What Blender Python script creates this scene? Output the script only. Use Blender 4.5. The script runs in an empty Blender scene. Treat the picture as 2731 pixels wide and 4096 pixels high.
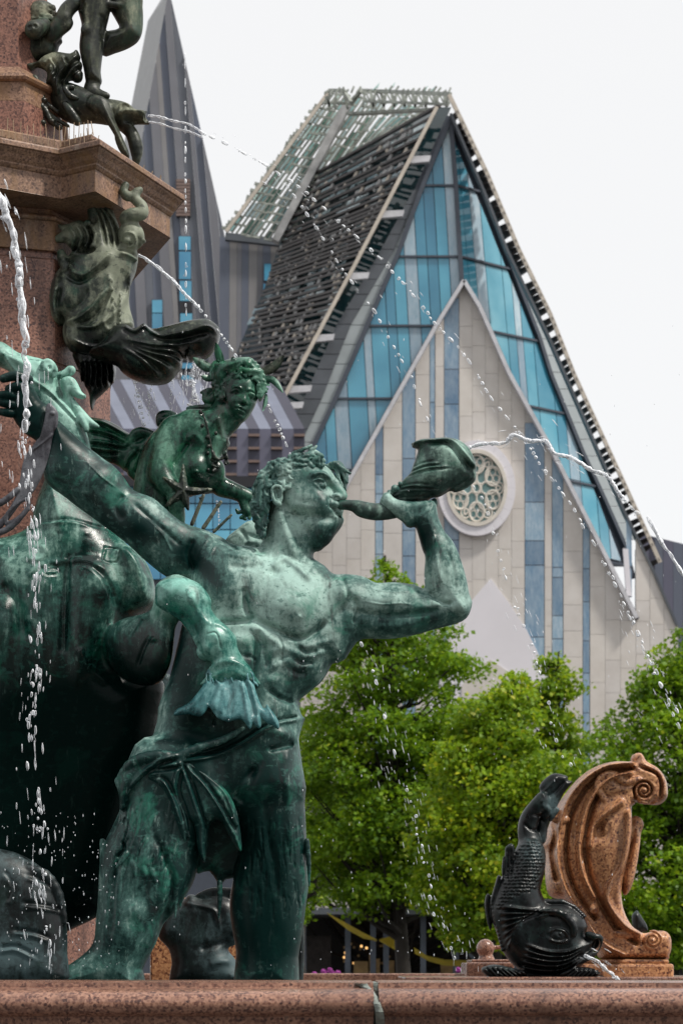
import bpy, math, random
import numpy as np
import openvdb
from mathutils import Vector

random.seed(7); np.random.seed(7)
SC = bpy.context.scene
COL = SC.collection

# ------------------------------------------------------------------ camera
F = 9671.0; CX = 1365.5; HV = 3863.0; EYE = 1.55      # lens in photo pixels, optical centre column, horizon row, eye height
K = 4096.0/2352.0
cd = bpy.data.cameras.new('camera'); cam = bpy.data.objects.new('camera', cd); COL.objects.link(cam)
cam.location = (0, 0, EYE); cam.rotation_euler = (math.radians(90), 0, 0)
cd.sensor_fit = 'VERTICAL'; cd.sensor_height = 36; cd.lens = F/4096*36
cd.shift_y = (HV-2048)/4096.0
cd.clip_start = 0.1; cd.clip_end = 3000
cd.dof.use_dof = True; cd.dof.focus_distance = 8.0; cd.dof.aperture_fstop = 11
SC.camera = cam

# ------------------------------------------------------------------ light
wd = bpy.data.worlds.new('World'); SC.world = wd; wd.use_nodes = True
nt = wd.node_tree; nt.nodes.clear()
out = nt.nodes.new('ShaderNodeOutputWorld')
sky = nt.nodes.new('ShaderNodeTexSky'); sky.sky_type = 'NISHITA'; sky.sun_disc = False
SUN_EL, SUN_AZ = 54.0, 116.0            # azimuth from +Y (view direction) towards +X (right)
sky.sun_elevation = math.radians(SUN_EL); sky.sun_rotation = math.radians(SUN_AZ)
bg1 = nt.nodes.new('ShaderNodeBackground'); bg1.inputs[1].default_value = 0.10
nt.links.new(sky.outputs[0], bg1.inputs[0])
bg2 = nt.nodes.new('ShaderNodeBackground'); bg2.inputs[0].default_value = (1.0, 0.99, 0.975, 1); bg2.inputs[1].default_value = 0.90
mx = nt.nodes.new('ShaderNodeMixShader'); mx.inputs[0].default_value = 0.85
nt.links.new(bg1.outputs[0], mx.inputs[1]); nt.links.new(bg2.outputs[0], mx.inputs[2]); nt.links.new(mx.outputs[0], out.inputs[0])
sl = bpy.data.lights.new('sun', 'SUN'); sl.energy = 3.2; sl.angle = math.radians(6); sl.color = (1.0, 0.95, 0.87)
so = bpy.data.objects.new('sun', sl); COL.objects.link(so)
_e, _a = math.radians(SUN_EL), math.radians(SUN_AZ)
sdir = Vector((math.sin(_a)*math.cos(_e), math.cos(_a)*math.cos(_e), math.sin(_e)))
so.rotation_euler = sdir.to_track_quat('Z', 'Y').to_euler()
vs = SC.view_settings; vs.view_transform = 'Standard'; vs.look = 'None'; vs.gamma = 1.0; vs.exposure = 0.22
try: vs.use_curve_mapping = False
except Exception: pass
SC.render.engine = 'CYCLES'
SC.cycles.max_bounces = 6; SC.cycles.diffuse_bounces = 3; SC.cycles.glossy_bounces = 3; SC.cycles.transmission_bounces = 4
SC.cycles.transparent_max_bounces = 8

# ------------------------------------------------------------------ helpers
def W(u, v, Y):                      # photo pixel + distance -> place in the world
    return Vector(((u-CX)/F*Y, Y, EYE+(HV-v)/F*Y))
def D(u, v, Y):                      # the same from the 1568-wide view of the photo
    return W(u*K, v*K, Y)
def tag(o, label=None, cat=None, group=None, kind=None):
    if label: o['label'] = label
    if cat: o['category'] = cat
    if group: o['group'] = group
    if kind: o['kind'] = kind
    return o
def empty(name, loc, label, cat, group=None):
    o = bpy.data.objects.new(name, None); o.location = loc; o.empty_display_size = .1; COL.objects.link(o)
    return tag(o, label, cat, group)
def link(name, me, parent=None):
    o = bpy.data.objects.new(name, me); COL.objects.link(o)
    if parent is not None:
        o.parent = parent
        if parent.type == 'EMPTY' and parent.parent is None:
            o.matrix_parent_inverse = __import__('mathutils').Matrix.Translation(-parent.location)
        elif parent.parent is not None and parent.type == 'MESH':
            pass
    return o
def mesh(name, verts, faces, mat, parent=None, smooth=False, kind=None):
    me = bpy.data.meshes.new(name)
    me.from_pydata([tuple(v) for v in verts], [], faces)
    me.materials.append(mat)
    if smooth: me.polygons.foreach_set('use_smooth', [True]*len(me.polygons))
    o = link(name, me, parent)
    if kind: o['kind'] = kind
    return o
def npmesh(name, V, Q, mat, parent=None, smooth=True, n=4):
    me = bpy.data.meshes.new(name)
    me.vertices.add(len(V)); me.vertices.foreach_set('co', np.asarray(V, np.float32).ravel())
    nf = len(Q)
    me.loops.add(nf*n); me.loops.foreach_set('vertex_index', np.asarray(Q, np.int32).ravel())
    me.polygons.add(nf); me.polygons.foreach_set('loop_start', np.arange(0, nf*n, n, dtype=np.int32))
    try: me.polygons.foreach_set('loop_total', np.full(nf, n, np.int32))
    except Exception: pass
    if smooth: me.polygons.foreach_set('use_smooth', np.ones(nf, bool))
    me.update(calc_edges=True); me.validate()
    me.materials.append(mat)
    return link(name, me, parent)
class MB:
    def __init__(s): s.v = []; s.f = []
    def add(s, v, f):
        n = len(s.v); s.v += [Vector(x) for x in v]; s.f += [[i+n for i in q] for q in f]; return s
    def box(s, a, b):
        x0, y0, z0 = a; x1, y1, z1 = b
        return s.add([(x0,y0,z0),(x1,y0,z0),(x1,y1,z0),(x0,y1,z0),(x0,y0,z1),(x1,y0,z1),(x1,y1,z1),(x0,y1,z1)],
                     [(0,3,2,1),(4,5,6,7),(0,1,5,4),(1,2,6,5),(2,3,7,6),(3,0,4,7)])
    def bar(s, p, q, w, h, up=(0,0,1)):
        p = Vector(p); q = Vector(q); d = (q-p).normalized(); up = Vector(up)
        a = d.cross(up)
        if a.length < 1e-4: a = d.cross(Vector((1,0,0)))
        a.normalize(); b = a.cross(d).normalized(); a = a*w/2; b = b*h/2
        return s.add([p-a-b,p+a-b,p+a+b,p-a+b,q-a-b,q+a-b,q+a+b,q-a+b],
                     [(0,1,2,3),(7,6,5,4),(0,4,5,1),(1,5,6,2),(2,6,7,3),(3,7,4,0)])
    def tube(s, pts, rs, n=8, cap=True):
        pts = [Vector(p) for p in pts]
        if not hasattr(rs, '__len__'): rs = [rs]*len(pts)
        base = len(s.v); ref = None
        for i, p in enumerate(pts):
            d = (pts[min(i+1,len(pts)-1)]-pts[max(i-1,0)]).normalized()
            if ref is None:
                ref = d.cross(Vector((0,0,1)));
                if ref.length < .1: ref = d.cross(Vector((1,0,0)))
            ref = (ref-d*ref.dot(d)).normalized(); b = d.cross(ref)
            for k in range(n):
                t = 2*math.pi*k/n; s.v.append(p+(ref*math.cos(t)+b*math.sin(t))*rs[i])
        for i in range(len(pts)-1):
            for k in range(n):
                a = base+i*n+k; c = base+i*n+(k+1)%n
                s.f.append([a, c, c+n, a+n])
        if cap:
            s.f.append([base+k for k in range(n)][::-1]); e = base+(len(pts)-1)*n; s.f.append([e+k for k in range(n)])
        return s
    def poly(s, pts, nrm, th):                 # extruded polygon; pts lie on its front
        nrm = Vector(nrm).normalized(); n = len(pts); b = len(s.v)
        s.v += [Vector(p) for p in pts]; s.v += [Vector(p)-nrm*th for p in pts]
        s.f.append([b+i for i in range(n)]); s.f.append([b+n+i for i in range(n)][::-1])
        for i in range(n): j = (i+1)%n; s.f.append([b+j, b+i, b+n+i, b+n+j])
        return s
    def build(s, name, mat, parent=None, smooth=False, kind=None):
        return mesh(name, s.v, s.f, mat, parent, smooth, kind)
def bevel(o, w, seg=2):
    m = o.modifiers.new('b', 'BEVEL'); m.width = w; m.segments = seg; m.limit_method = 'ANGLE'; return o
def plane3(a, b, c):
    A, B, C = D(*a), D(*b), D(*c); n = (B-A).cross(C-A).normalized()
    if n.y > 0: n = -n
    return A, n
def on(u, v, pl):                    # where the sight line through (u,v) meets a wall
    A, n = pl; o = Vector((0,0,EYE)); d = D(u, v, 1.0)-o
    return o+d*((A-o).dot(n)/d.dot(n))
def clip_poly(P, a, b):              # keep the part of P left of a->b (image coordinates)
    outp = []; n = len(P)
    def sd(p): return (b[0]-a[0])*(p[1]-a[1])-(b[1]-a[1])*(p[0]-a[0])
    for i in range(n):
        p, q = P[i], P[(i+1)%n]; sp, sq = sd(p), sd(q)
        if sp >= 0: outp.append(p)
        if (sp >= 0) != (sq >= 0):
            t = sp/(sp-sq); outp.append((p[0]+(q[0]-p[0])*t, p[1]+(q[1]-p[1])*t))
    return outp
def clip_conv(P, C):                 # C convex, clockwise on the picture (v down)
    for i in range(len(C)):
        if len(P) < 3: return []
        P = clip_poly(P, C[i], C[(i+1)%len(C)])
    return P
def area(P): return abs(sum(P[i][0]*P[(i+1)%len(P)][1]-P[(i+1)%len(P)][0]*P[i][1] for i in range(len(P))))/2 if len(P) > 2 else 0
def lerp(a, b, t): return tuple(x+(y-x)*t for x, y in zip(a, b))
def pw(v, pts):                      # piecewise linear x(v) from [(x,v)...]
    if v <= pts[0][1]: i = 0
    else:
        i = len(pts)-2
        for j in range(len(pts)-1):
            if v <= pts[j+1][1]: i = j; break
    (x0, v0), (x1, v1) = pts[i], pts[i+1]
    return x0+(x1-x0)*(v-v0)/(v1-v0)

# ------------------------------------------------------------------ materials
def newmat(name):
    m = bpy.data.materials.new(name); m.use_nodes = True
    return m, m.node_tree, m.node_tree.nodes['Principled BSDF']
def ramp(t, fac, stops):
    r = t.nodes.new('ShaderNodeValToRGB'); cr = r.color_ramp
    while len(cr.elements) < len(stops): cr.elements.new(0.5)
    for e, (p, c) in zip(cr.elements, stops): e.position = p; e.color = (*c, 1) if len(c) == 3 else c
    t.links.new(fac, r.inputs[0]); return r.outputs[0]
def coords(t, scale=(1,1,1)):
    c = t.nodes.new('ShaderNodeNewGeometry'); m = t.nodes.new('ShaderNodeMapping'); m.inputs['Scale'].default_value = scale
    t.links.new(c.outputs['Position'], m.inputs[0]); return m.outputs[0]
def noise(t, vec, scale, detail=4, rough=.55, dist=0):
    n = t.nodes.new('ShaderNodeTexNoise'); n.inputs['Scale'].default_value = scale; n.inputs['Detail'].default_value = detail
    n.inputs['Roughness'].default_value = rough; n.inputs['Distortion'].default_value = dist
    t.links.new(vec, n.inputs['Vector']); return n.outputs['Fac']
def mixc(t, f, a, b, mode='MIX'):
    m = t.nodes.new('ShaderNodeMix'); m.data_type = 'RGBA'; m.blend_type = mode
    for s_, x in ((m.inputs[0], f), (m.inputs[6], a), (m.inputs[7], b)):
        if isinstance(x, bpy.types.NodeSocket): t.links.new(x, s_)
        elif isinstance(x, (int, float)): s_.default_value = x
        else: s_.default_value = (*x, 1)
    return m.outputs[2]
def mth(t, op, a, b=None, c=None, clamp=False):
    m = t.nodes.new('ShaderNodeMath'); m.operation = op; m.use_clamp = clamp
    for i, x in enumerate((a, b, c)):
        if x is None: continue
        if isinstance(x, bpy.types.NodeSocket): t.links.new(x, m.inputs[i])
        else: m.inputs[i].default_value = x
    return m.outputs[0]
def bump(t, p, h, s, d):
    b = t.nodes.new('ShaderNodeBump'); b.inputs['Strength'].default_value = s; b.inputs['Distance'].default_value = d
    t.links.new(h, b.inputs['Height']); t.links.new(b.outputs[0], p.inputs['Normal']); return b
def simple(name, col, rough=.6, metal=0, var=.15, scale=3.0, spec=None, emit=None, es=0, bs=0, stretch=(1,1,1)):
    m, t, p = newmat(name); v = coords(t, stretch); n = noise(t, v, scale, 5, .6)
    c = ramp(t, n, [(.3, tuple(x*(1-var) for x in col)), (.7, tuple(min(1, x*(1+var)) for x in col))])
    t.links.new(c, p.inputs['Base Color']); p.inputs['Roughness'].default_value = rough; p.inputs['Metallic'].default_value = metal
    if spec is not None: p.inputs['Specular IOR Level'].default_value = spec
    if emit: p.inputs['Emission Color'].default_value = (*emit, 1); p.inputs['Emission Strength'].default_value = es
    if bs: bump(t, p, noise(t, v, scale*6, 4), bs, .01)
    return m
def granite(name, light, mid, dark, sc=130., rough=.35, wet=0.3, lich=None):
    m, t, p = newmat(name); v = coords(t)
    vo = t.nodes.new('ShaderNodeTexVoronoi'); vo.inputs['Scale'].default_value = sc; t.links.new(v, vo.inputs['Vector'])
    n1 = noise(t, v, sc*.8, 3, .7); n2 = noise(t, v, 3.5, 5, .6)
    f = mth(t, 'ADD', mth(t, 'MULTIPLY', vo.outputs['Color'], .5), mth(t, 'MULTIPLY', n1, .6))
    c = ramp(t, f, [(.34, dark), (.45, mid), (.62, light), (.85, tuple(min(1, x*1.3) for x in light))])
    c = mixc(t, ramp(t, n2, [(.35, (0,0,0)), (.75, (.55,.55,.55))]), c, tuple(x*.55 for x in mid))
    st_ = noise(t, coords(t, (1,1,.12)), 7, 5, .7, .4)
    c = mixc(t, ramp(t, st_, [(.5, (0,0,0)), (.72, (.6,.6,.6))]), c, tuple(x*.5 for x in dark))
    st2 = noise(t, coords(t, (1,1,.2)), 11, 5, .75, .4)
    c = mixc(t, ramp(t, st2, [(.60, (0,0,0)), (.72, (.35,.35,.35))]), c, (.42,.36,.31))
    if lich:
        n3 = noise(t, coords(t, (1,1,.5)), 9, 6, .7); c = mixc(t, ramp(t, n3, [(.5, (0,0,0)), (.62, (.7,.7,.7))]), c, lich)
    t.links.new(c, p.inputs['Base Color'])
    t.links.new(ramp(t, noise(t, v, 5, 4), [(.4, (rough,)*3), (.65, (max(.08, rough-wet),)*3)]), p.inputs['Roughness'])
    bump(t, p, mth(t, 'ADD', n1, n2), .25, .004)
    return m
def bronze(name, light, mid, dark, brown=(.03,.022,.02), rough=.42, bias=0.0, spotty=1.0, wet=.25, seed=0.0, hue=None, bmp=.35):
    m, t, p = newmat(name)
    g = t.nodes.new('ShaderNodeNewGeometry')
    mp = t.nodes.new('ShaderNodeMapping'); mp.inputs['Location'].default_value = (seed, seed*1.7, 0)
    t.links.new(g.outputs['Position'], mp.inputs[0]); v = mp.outputs[0]
    mp2 = t.nodes.new('ShaderNodeMapping'); mp2.inputs['Scale'].default_value = (1, 1, .28); mp2.inputs['Location'].default_value = (seed, 0, 0)
    t.links.new(g.outputs['Position'], mp2.inputs[0])
    big = noise(t, v, 3.2, 6, .62, .6); streak = noise(t, mp2.outputs[0], 22, 6, .7, .4); fine = noise(t, v, 60, 6, .75)
    at = t.nodes.new('ShaderNodeAttribute'); at.attribute_name = 'patina_shade'
    def amp(x, k): return mth(t, 'MULTIPLY', mth(t, 'SUBTRACT', x, .5), k)
    f = mth(t, 'ADD', amp(big, 1.9), amp(streak, 1.15*spotty))
    f = mth(t, 'ADD', f, amp(fine, .75*spotty))
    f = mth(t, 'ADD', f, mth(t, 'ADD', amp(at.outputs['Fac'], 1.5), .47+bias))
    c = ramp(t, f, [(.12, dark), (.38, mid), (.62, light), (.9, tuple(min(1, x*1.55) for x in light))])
    # copper-green bloom and brown stains of their own shape
    c = mixc(t, ramp(t, noise(t, v, 7.5, 5, .7, .8), [(.55, (0,0,0)), (.66, (.6,.6,.6))]), c, hue or (mid[0]*.6, mid[1]*1.5, mid[2]*1.2))
    c = mixc(t, ramp(t, noise(t, mp2.outputs[0], 6.1, 6, .75, 1.2), [(.58, (0,0,0)), (.68, (.75,.75,.75))]), c, brown)
    # small flaked spots where the pale crust has come off, and pale runs on the dark
    mp3 = t.nodes.new('ShaderNodeMapping'); mp3.inputs['Scale'].default_value = (1, 1, 1.8); t.links.new(v, mp3.inputs[0])
    fl = noise(t, mp3.outputs[0], 34, 3, .55, .3)
    c = mixc(t, ramp(t, fl, [(.60, (0,0,0)), (.635, (.6,.6,.6))]), c, mid)
    c = mixc(t, ramp(t, noise(t, mp2.outputs[0], 48, 5, .7), [(.60, (0,0,0)), (.68, (.38,.38,.38))]), c, light)
    c = mixc(t, ramp(t, at.outputs['Fac'], [(0, (.92,.92,.92)), (.26, (0,0,0))]), c, tuple(x*.5 for x in dark))  # lowest tones go near-black, deepening the painted shade
    t.links.new(c, p.inputs['Base Color'])
    r = ramp(t, mth(t, 'ADD', mth(t, 'MULTIPLY', noise(t, v, 9, 4), .7), mth(t, 'MULTIPLY', f, .4)), [(.3, (max(.12, rough-wet),)*3), (.7, (min(.8, rough+.15),)*3)])
    t.links.new(r, p.inputs['Roughness'])
    t.links.new(ramp(t, at.outputs['Fac'], [(0, (.06,)*3), (.35, (.4,)*3)]), p.inputs['Specular IOR Level'])
    h = mth(t, 'ADD', mth(t, 'MULTIPLY', noise(t, v, 38, 6, .7), .6), mth(t, 'MULTIPLY', fine, .4))
    bump(t, p, h, bmp, .004)
    return m
# ================================================================== ground
M = {}
M['paving'] = simple('paving_stone', (.11,.10,.095), .8, var=.25, scale=2)
M['asphalt'] = simple('asphalt', (.06,.06,.06), .85, scale=4)
tag(mesh('ground', [(-900,-60,0),(900,-60,0),(900,1500,0),(-900,1500,0)], [(0,1,2,3)], M['paving']), kind='structure')
tag(mesh('road', [(-900,48,.004),(900,48,.004),(900,56,.004),(-900,56,.004)], [(0,1,2,3)], M['asphalt']), kind='structure')

# ================================================================== church
M['stone'] = None
def stone_mat():
    m, t, p = newmat('facade_stone'); v = coords(t)
    oi = t.nodes.new('ShaderNodeObjectInfo')
    n = noise(t, v, 1.3, 7, .65); n2 = noise(t, coords(t, (1,1,.25)), 5, 5, .6)
    c = ramp(t, n, [(.3, (.50,.47,.44)), (.7, (.60,.575,.55))])
    c = mixc(t, mth(t, 'MULTIPLY', n2, .35), c, (.60,.55,.5))
    c = mixc(t, 1.0, c, ramp(t, oi.outputs['Random'], [(0, (.945,.945,.96)), (.5, (.975,.97,.97)), (1, (1,.99,.98))]), 'MULTIPLY')
    t.links.new(c, p.inputs['Base Color']); p.inputs['Roughness'].default_value = .7; bump(t, p, n, .2, .02); return m
M['stone'] = stone_mat()
def glass_mat(name, a, b, rough=.06, sc=.35, noisy=0):
    m, t, p = newmat(name); v = coords(t); oi = t.nodes.new('ShaderNodeObjectInfo')
    n = noise(t, v, sc, 4, .5); c = ramp(t, n, [(.35, a), (.65, b)])
    if noisy:
        n2 = noise(t, coords(t, (1,1,.3)), 5, 6, .8); c = mixc(t, ramp(t, n2, [(.35, (0,0,0)), (.7, (noisy,)*3)]), c, (.45,.52,.58))
    c = mixc(t, 1.0, c, ramp(t, oi.outputs['Random'], [(0, (.66,.70,.74)), (.5, (.95,.95,.95)), (1, (1.22,1.18,1.12))]), 'MULTIPLY')
    t.links.new(c, p.inputs['Base Color']); p.inputs['Roughness'].default_value = rough; p.inputs['Specular IOR Level'].default_value = .7; return m
M['glass'] = glass_mat('clear_blue_glass', (.05,.215,.335), (.095,.335,.47))
M['glassR'] = glass_mat('pale_blue_glass', (.055,.26,.375), (.19,.43,.53))
M['frost'] = glass_mat('printed_glass', (.19,.31,.39), (.25,.38,.48), .3, .6, .8)
M['strip'] = glass_mat('blue_printed_glass', (.10,.20,.32), (.15,.27,.39), .3, .6, .6)
M['mull'] = simple('mullion_metal', (.045,.055,.075), .5)
M['greypanel'] = simple('grey_panel', (.30,.335,.35), .45, scale=.6)
M['slate'] = simple('slate_sheet', (.075,.085,.10), .55, scale=.8, var=.25)
M['trim'] = simple('light_trim', (.50,.50,.53), .45)
M['white'] = simple('white_render', (.66,.64,.68), .6, scale=.5, var=.04)
M['cream'] = simple('cream_tracery', (.58,.54,.48), .6)
M['teal'] = glass_mat('teal_glass', (.20,.40,.41), (.27,.48,.48), .2, 1.)
M['slat'] = simple('brown_steel', (.032,.026,.026), .55, var=.6, scale=6)
M['pole'] = simple('tan_pole', (.48,.43,.37), .5)
M['darkglass'] = simple('dark_glass', (.008,.03,.036), .08, spec=.9)
M['palesteel'] = simple('pale_steel', (.33,.33,.33), .45, var=.3, scale=2)

YF = 90.0
PLF = plane3((0,0,YF), (1568,0,YF), (700,1500,YF))              # front glazing, square to the square
PLS = plane3((0,0,YF-.5), (1568,0,YF-.5), (700,1500,YF-.5))      # stone gable, half a metre proud
PLR = plane3((1034,272,YF), (1064,650,YF), (1170,618,YF*1.0185)) # glazing turned away on the right
church = empty('church', D(1100, 2380, YF), 'modern church with steep blue glass gable, stone front and rose window', 'church')
GL = [(1034,272),(971,427),(913,586),(843,749),(771,916),(724,1017),(640,1200),(560,1400)]
SLo = [(1026,262),(950,436),(868,586),(772,749),(698,916),(640,1017),(556,1200),(470,1400)]
SLi = [(1030,268),(965,432),(899,586),(804,749),(739,916),(692,1017),(606,1200),(520,1400)]
FOLD = [(1034,272),(1046,427),(1056,590),(1067,749),(1080,916),(1094,1080),(1110,1300)]
def pane(P, pl, mat, name='glass_pane', gap=1.0, th=.06, back=0.0, par=None):
    if area(P) < 14: return None
    cx = sum(p[0] for p in P)/len(P); cy = sum(p[1] for p in P)/len(P)
    wx = max(p[0] for p in P)-min(p[0] for p in P); wy = max(p[1] for p in P)-min(p[1] for p in P)
    pts = [on(cx+(x-cx)*max(.3, 1-2.2/wx), cy+(y-cy)*(1-2.0/wy), pl) for x, y in P]
    pts = [p-pl[1]*back for p in pts]
    return MB().poly(pts, pl[1], th).build(name, mat, par or church)
rowsL = [272,427,590,749,916,1080,1250]
linesL = [600,640,680,706,733,757,789,833,851,889,911,938,966,990,1014,1040,1067]
typeL  = ['b','f','b','b','b','f','b','f','b','b','b','f','b','b','b','f']
def leanx(x, v, s=.06): return x+(v-749)*s
def left_glass(x, v): return max(x, pw(v, GL))
glassL = [(1034,272)]+[(pw(v, FOLD), v) for v in (427,590,749,916,1080,1250)]+[(pw(v, GL), v) for v in (1250,1017,916,749,586,427)]
cL = [(1034,272),(1060,560),(1112,1300),(600,1300)]            # convex hull; ragged left handled row by row
for r in range(len(rowsL)-1):
    v0, v1 = rowsL[r], rowsL[r+1]
    C = [(pw(v0, GL)+.01, v0), (pw(v0, FOLD)+.02, v0), (pw(v1, FOLD), v1), (pw(v1, GL), v1)]
    for i, ty in enumerate(typeL):
        a, b = linesL[i], linesL[i+1]
        P = [(leanx(a, v0), v0), (leanx(b, v0), v0), (leanx(b, v1), v1), (leanx(a, v1), v1)]
        P = clip_conv(P, C)
        pane(P, PLF, M['frost'] if ty == 'f' else M['glass'])
# dark backing that shows as the joints between the panes
def strip_poly(Lp, Rp, vs_, pl, mat, name, back=.05, th=.1, par=None):
    P = [(pw(v, Lp), v) for v in vs_]+[(pw(v, Rp), v) for v in reversed(vs_)]
    mb = MB(); n = len(vs_)
    for i in range(n-1):
        q = [(pw(vs_[i], Lp), vs_[i]), (pw(vs_[i], Rp), vs_[i]), (pw(vs_[i+1], Rp), vs_[i+1]), (pw(vs_[i+1], Lp), vs_[i+1])]
        q = [on(x, y, pl)-pl[1]*back for x, y in q]
        mb.poly(q, pl[1], th)
    return mb.build(name, mat, par or church)
strip_poly(GL, FOLD, [272.5,350,427,500,590,749,916,1080,1250], PLF, M['mull'], 'glazing_backing', .07)
# bolder mullions that stand out
for v in rowsL[1:]:
    MB().bar(on(pw(v, GL), v, PLF)+Vector((0,-.05,0)), on(pw(v, FOLD), v, PLF)+Vector((0,-.05,0)), .07, .08).build('transom', M['mull'], church)
for (q, w_) in ((GL, .22), (FOLD, .16)):
    for i in range(len(q)-1):
        if q[i][1] < 1300: MB().bar(on(*q[i], PLF)+Vector((0,-.08,0)), on(*q[i+1], PLF)+Vector((0,-.08,0)), w_, .16).build('mullion', M['mull'], church)
# right hand facet
GR = [(1034,272),(1108,445),(1167,600),(1235,775),(1262,861),(1333,1035),(1387,1152),(1432,1254),(1452,1330)]
def rowR(v, u): return v+(u-pw(v, FOLD))*(.25 if v < 700 else .21)
linesR = [1066,1086,1104,1127,1165,1185,1200,1224,1262,1284,1306,1340,1362,1384,1410,1440]
typeR = ['b','b','f','b','b','f','b','b','b','f','b','b','f','b','f']
rowsR = [250,427,590,749,905,1060,1230]
for r in range(len(rowsR)-1):
    v0, v1 = rowsR[r], rowsR[r+1]
    for i, ty in enumerate(typeR):
        a, b = linesR[i], linesR[i+1]; s_ = .085
        P = [(leanx(a, v0, s_), rowR(v0, a)), (leanx(b, v0, s_), rowR(v0, b)), (leanx(b, v1, s_), rowR(v1, b)), (leanx(a, v1, s_), rowR(v1, a))]
        P = clip_conv(P, [(1034.5,272),(1262,862),(1452,1330),(1300,1330),(1110,1300),(1047,427)])
        pane(P, PLR, M['frost'] if ty == 'f' else M['glassR'])
strip_poly(FOLD, GR, [272.5,360,445,600,775,861,1035,1152,1254,1300], PLR, M['mull'], 'glazing_backing', .07)
for v in rowsR[1:]:
    ue = min(1440, pw(v+30, GR)+8)
    MB().bar(on(pw(v, FOLD), v, PLR)+Vector((0,-.06,0)), on(ue, rowR(v, ue), PLR)+Vector((0,-.06,0)), .07, .08).build('transom', M['mull'], church)
for i in range(len(GR)-1): MB().bar(on(*GR[i], PLR)+Vector((0,-.06,0)), on(*GR[i+1], PLR)+Vector((0,-.06,0)), .2, .16).build('mullion', M['mull'], church)
# grey panels beside the glass on both sides, dark slate border
def band(Lp, Rp, v0, v1, n, mat, name, pl, prd=0, jit=0, thk=.1):
    rnd = random.Random(n); v = v0; k = 0
    vv = [v0+(v1-v0)*i/n for i in range(n+1)]
    for i in range(n):
        a, b = vv[i]+.7, vv[i+1]-.7
        P = [(pw(a, Lp), a), (pw(a, Rp), a), (pw(b, Rp), b), (pw(b, Lp), b)]
        pts = [on(x, y, pl)+pl[1]*prd for x, y in P]
        MB().poly(pts, pl[1], thk).build(name, mat, church)
band(SLi, GL, 432, 1330, 20, M['greypanel'], 'grey_panel', PLF, 0, 0)
band(SLo, SLi, 436, 1330, 26, M['slate'], 'slate_sheet', PLF, .05)
strip_poly(SLo, GL, [263,300,350,436,586,749,916,1017,1200,1330], PLF, M['mull'], 'edge_backing', .12)
OR = [(1038,262),(1119,452),(1167,575),(1263,775),(1293,845),(1380,1045),(1436,1176),(1500,1308),(1556,1437)]
GRp = [(x+3, y) for x, y in GR]
ORi = [(x-5, y) for x, y in OR]
band(GRp, ORi, 470, 1240, 20, M['greypanel'], 'grey_panel', PLR, 0)
strip_poly([(x-6, y) for x, y in OR], OR, [262,452,575,775,845,1045,1176,1308,1437], PLS, M['slate'], 'edge_sheet', -.1, .5)
# stone gable ---------------------------------------------------
TRL = [(1064,650),(1001,752),(805,1101),(700,1290),(600,1470)]
TRR = [(1064,650),(1101,711),(1167,861),(1270,1047),(1366,1236),(1459,1422)]
strips = [(861,880,[1090,1134,1221,1273,1360,1500,1640]),(923,954,[1053,1218,1277,1341,1480,1620,1740]),(986,999,[924,1100,1250,1400,1560]),
          (1019,1054,[848,928,1240,1380,1500,1650]),(1204,1250,[1153,1242,1298,1463,1600,1750]),(1266.5,1293,[1303,1326,1414,1467,1600,1750]),
          (1337,1354,[1212,1306,1382,1472,1546,1637,1760])]
GAB = [[(1064,650),(1101,711),(1167,861),(1270,1047),(1366,1236),(1459,1422),(1459,2330),(600,2330),(600,1470),(700,1290),(805,1101),(1001,752)]]
cols = [(600,861),(880,923),(954,986),(999,1019),(1054,1204),(1250,1266.5),(1293,1337),(1354,1459)]
def gabclip(P):
    u0 = min(p[0] for p in P); u1 = max(p[0] for p in P)
    # left and right trim as convex cuts (both runs bend outwards only slightly)
    for i in range(len(TRL)-1):
        a, b = TRL[i], TRL[i+1]
        if max(p[0] for p in P) > b[0] and min(p[0] for p in P) < a[0]: P = clip_poly(P, b, a)
        if len(P) < 3: return []
    for i in range(len(TRR)-1):
        a, b = TRR[i], TRR[i+1]
        if max(p[0] for p in P) > a[0] and min(p[0] for p in P) < b[0]: P = clip_poly(P, a, b)
        if len(P) < 3: return []
    return P
def below(P):   # all of a slab above the trim?
    cx = sum(p[0] for p in P)/len(P); cy = sum(p[1] for p in P)/len(P)
    top = pw2(cx); return cy > top
def pw2(x):
    pts = sorted([(b, a) for a, b in TRL]+[(b, a) for a, b in TRR[1:]], key=lambda q: q[1])
    return pw(x, [(p[0], p[1]) for p in pts])
rnd = random.Random(3); nsl = 0
for (a, b) in cols+[(1459,1556)]:
    n = max(1, round((b-a)/31)); w = (b-a)/n
    for j in range(n):
        v = 640+rnd.random()*60; x0, x1 = a+j*w, a+(j+1)*w
        while v < 1800:
            h = rnd.choice([48,60,75,92,110]); P = [(x0+.35,v),(x1-.35,v),(x1-.35,v+h-.7),(x0+.35,v+h-.7)]
            v += h
            if x0 >= 1458:
                P = clip_poly(clip_poly(P, (1436,1176), (1500,1308)), (1500,1308), (1556,1437))
            else:
                P = gabclip(P)
            P = [(x_, min(y_, 1801)) for x_, y_ in P]
            if area(P) > 25:
                if x0 < 1458 and not below(P): continue
                if x0 < 640: continue
                MB().poly([on(x, y, PLS) for x, y in P], PLS[1], .12).build('stone_slab', M['stone'], church); nsl += 1
print('slabs', nsl)
mb = MB()
P = [(x, y) for x, y in GAB[0]]
bk = [(1064,652),(1103,716),(1165,861),(1268,1047),(1364,1236),(1458,1422),(1458,2330),(602,2330),(602,1470),(702,1290),(807,1101),(1003,752)]
joint = simple('joint_grey', (.46,.44,.42), .8)
mb.poly([on(x, y, PLS)-PLS[1]*.03 for x, y in bk], PLS[1], .3)
mb.build('wall_core', joint, church)
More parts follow.
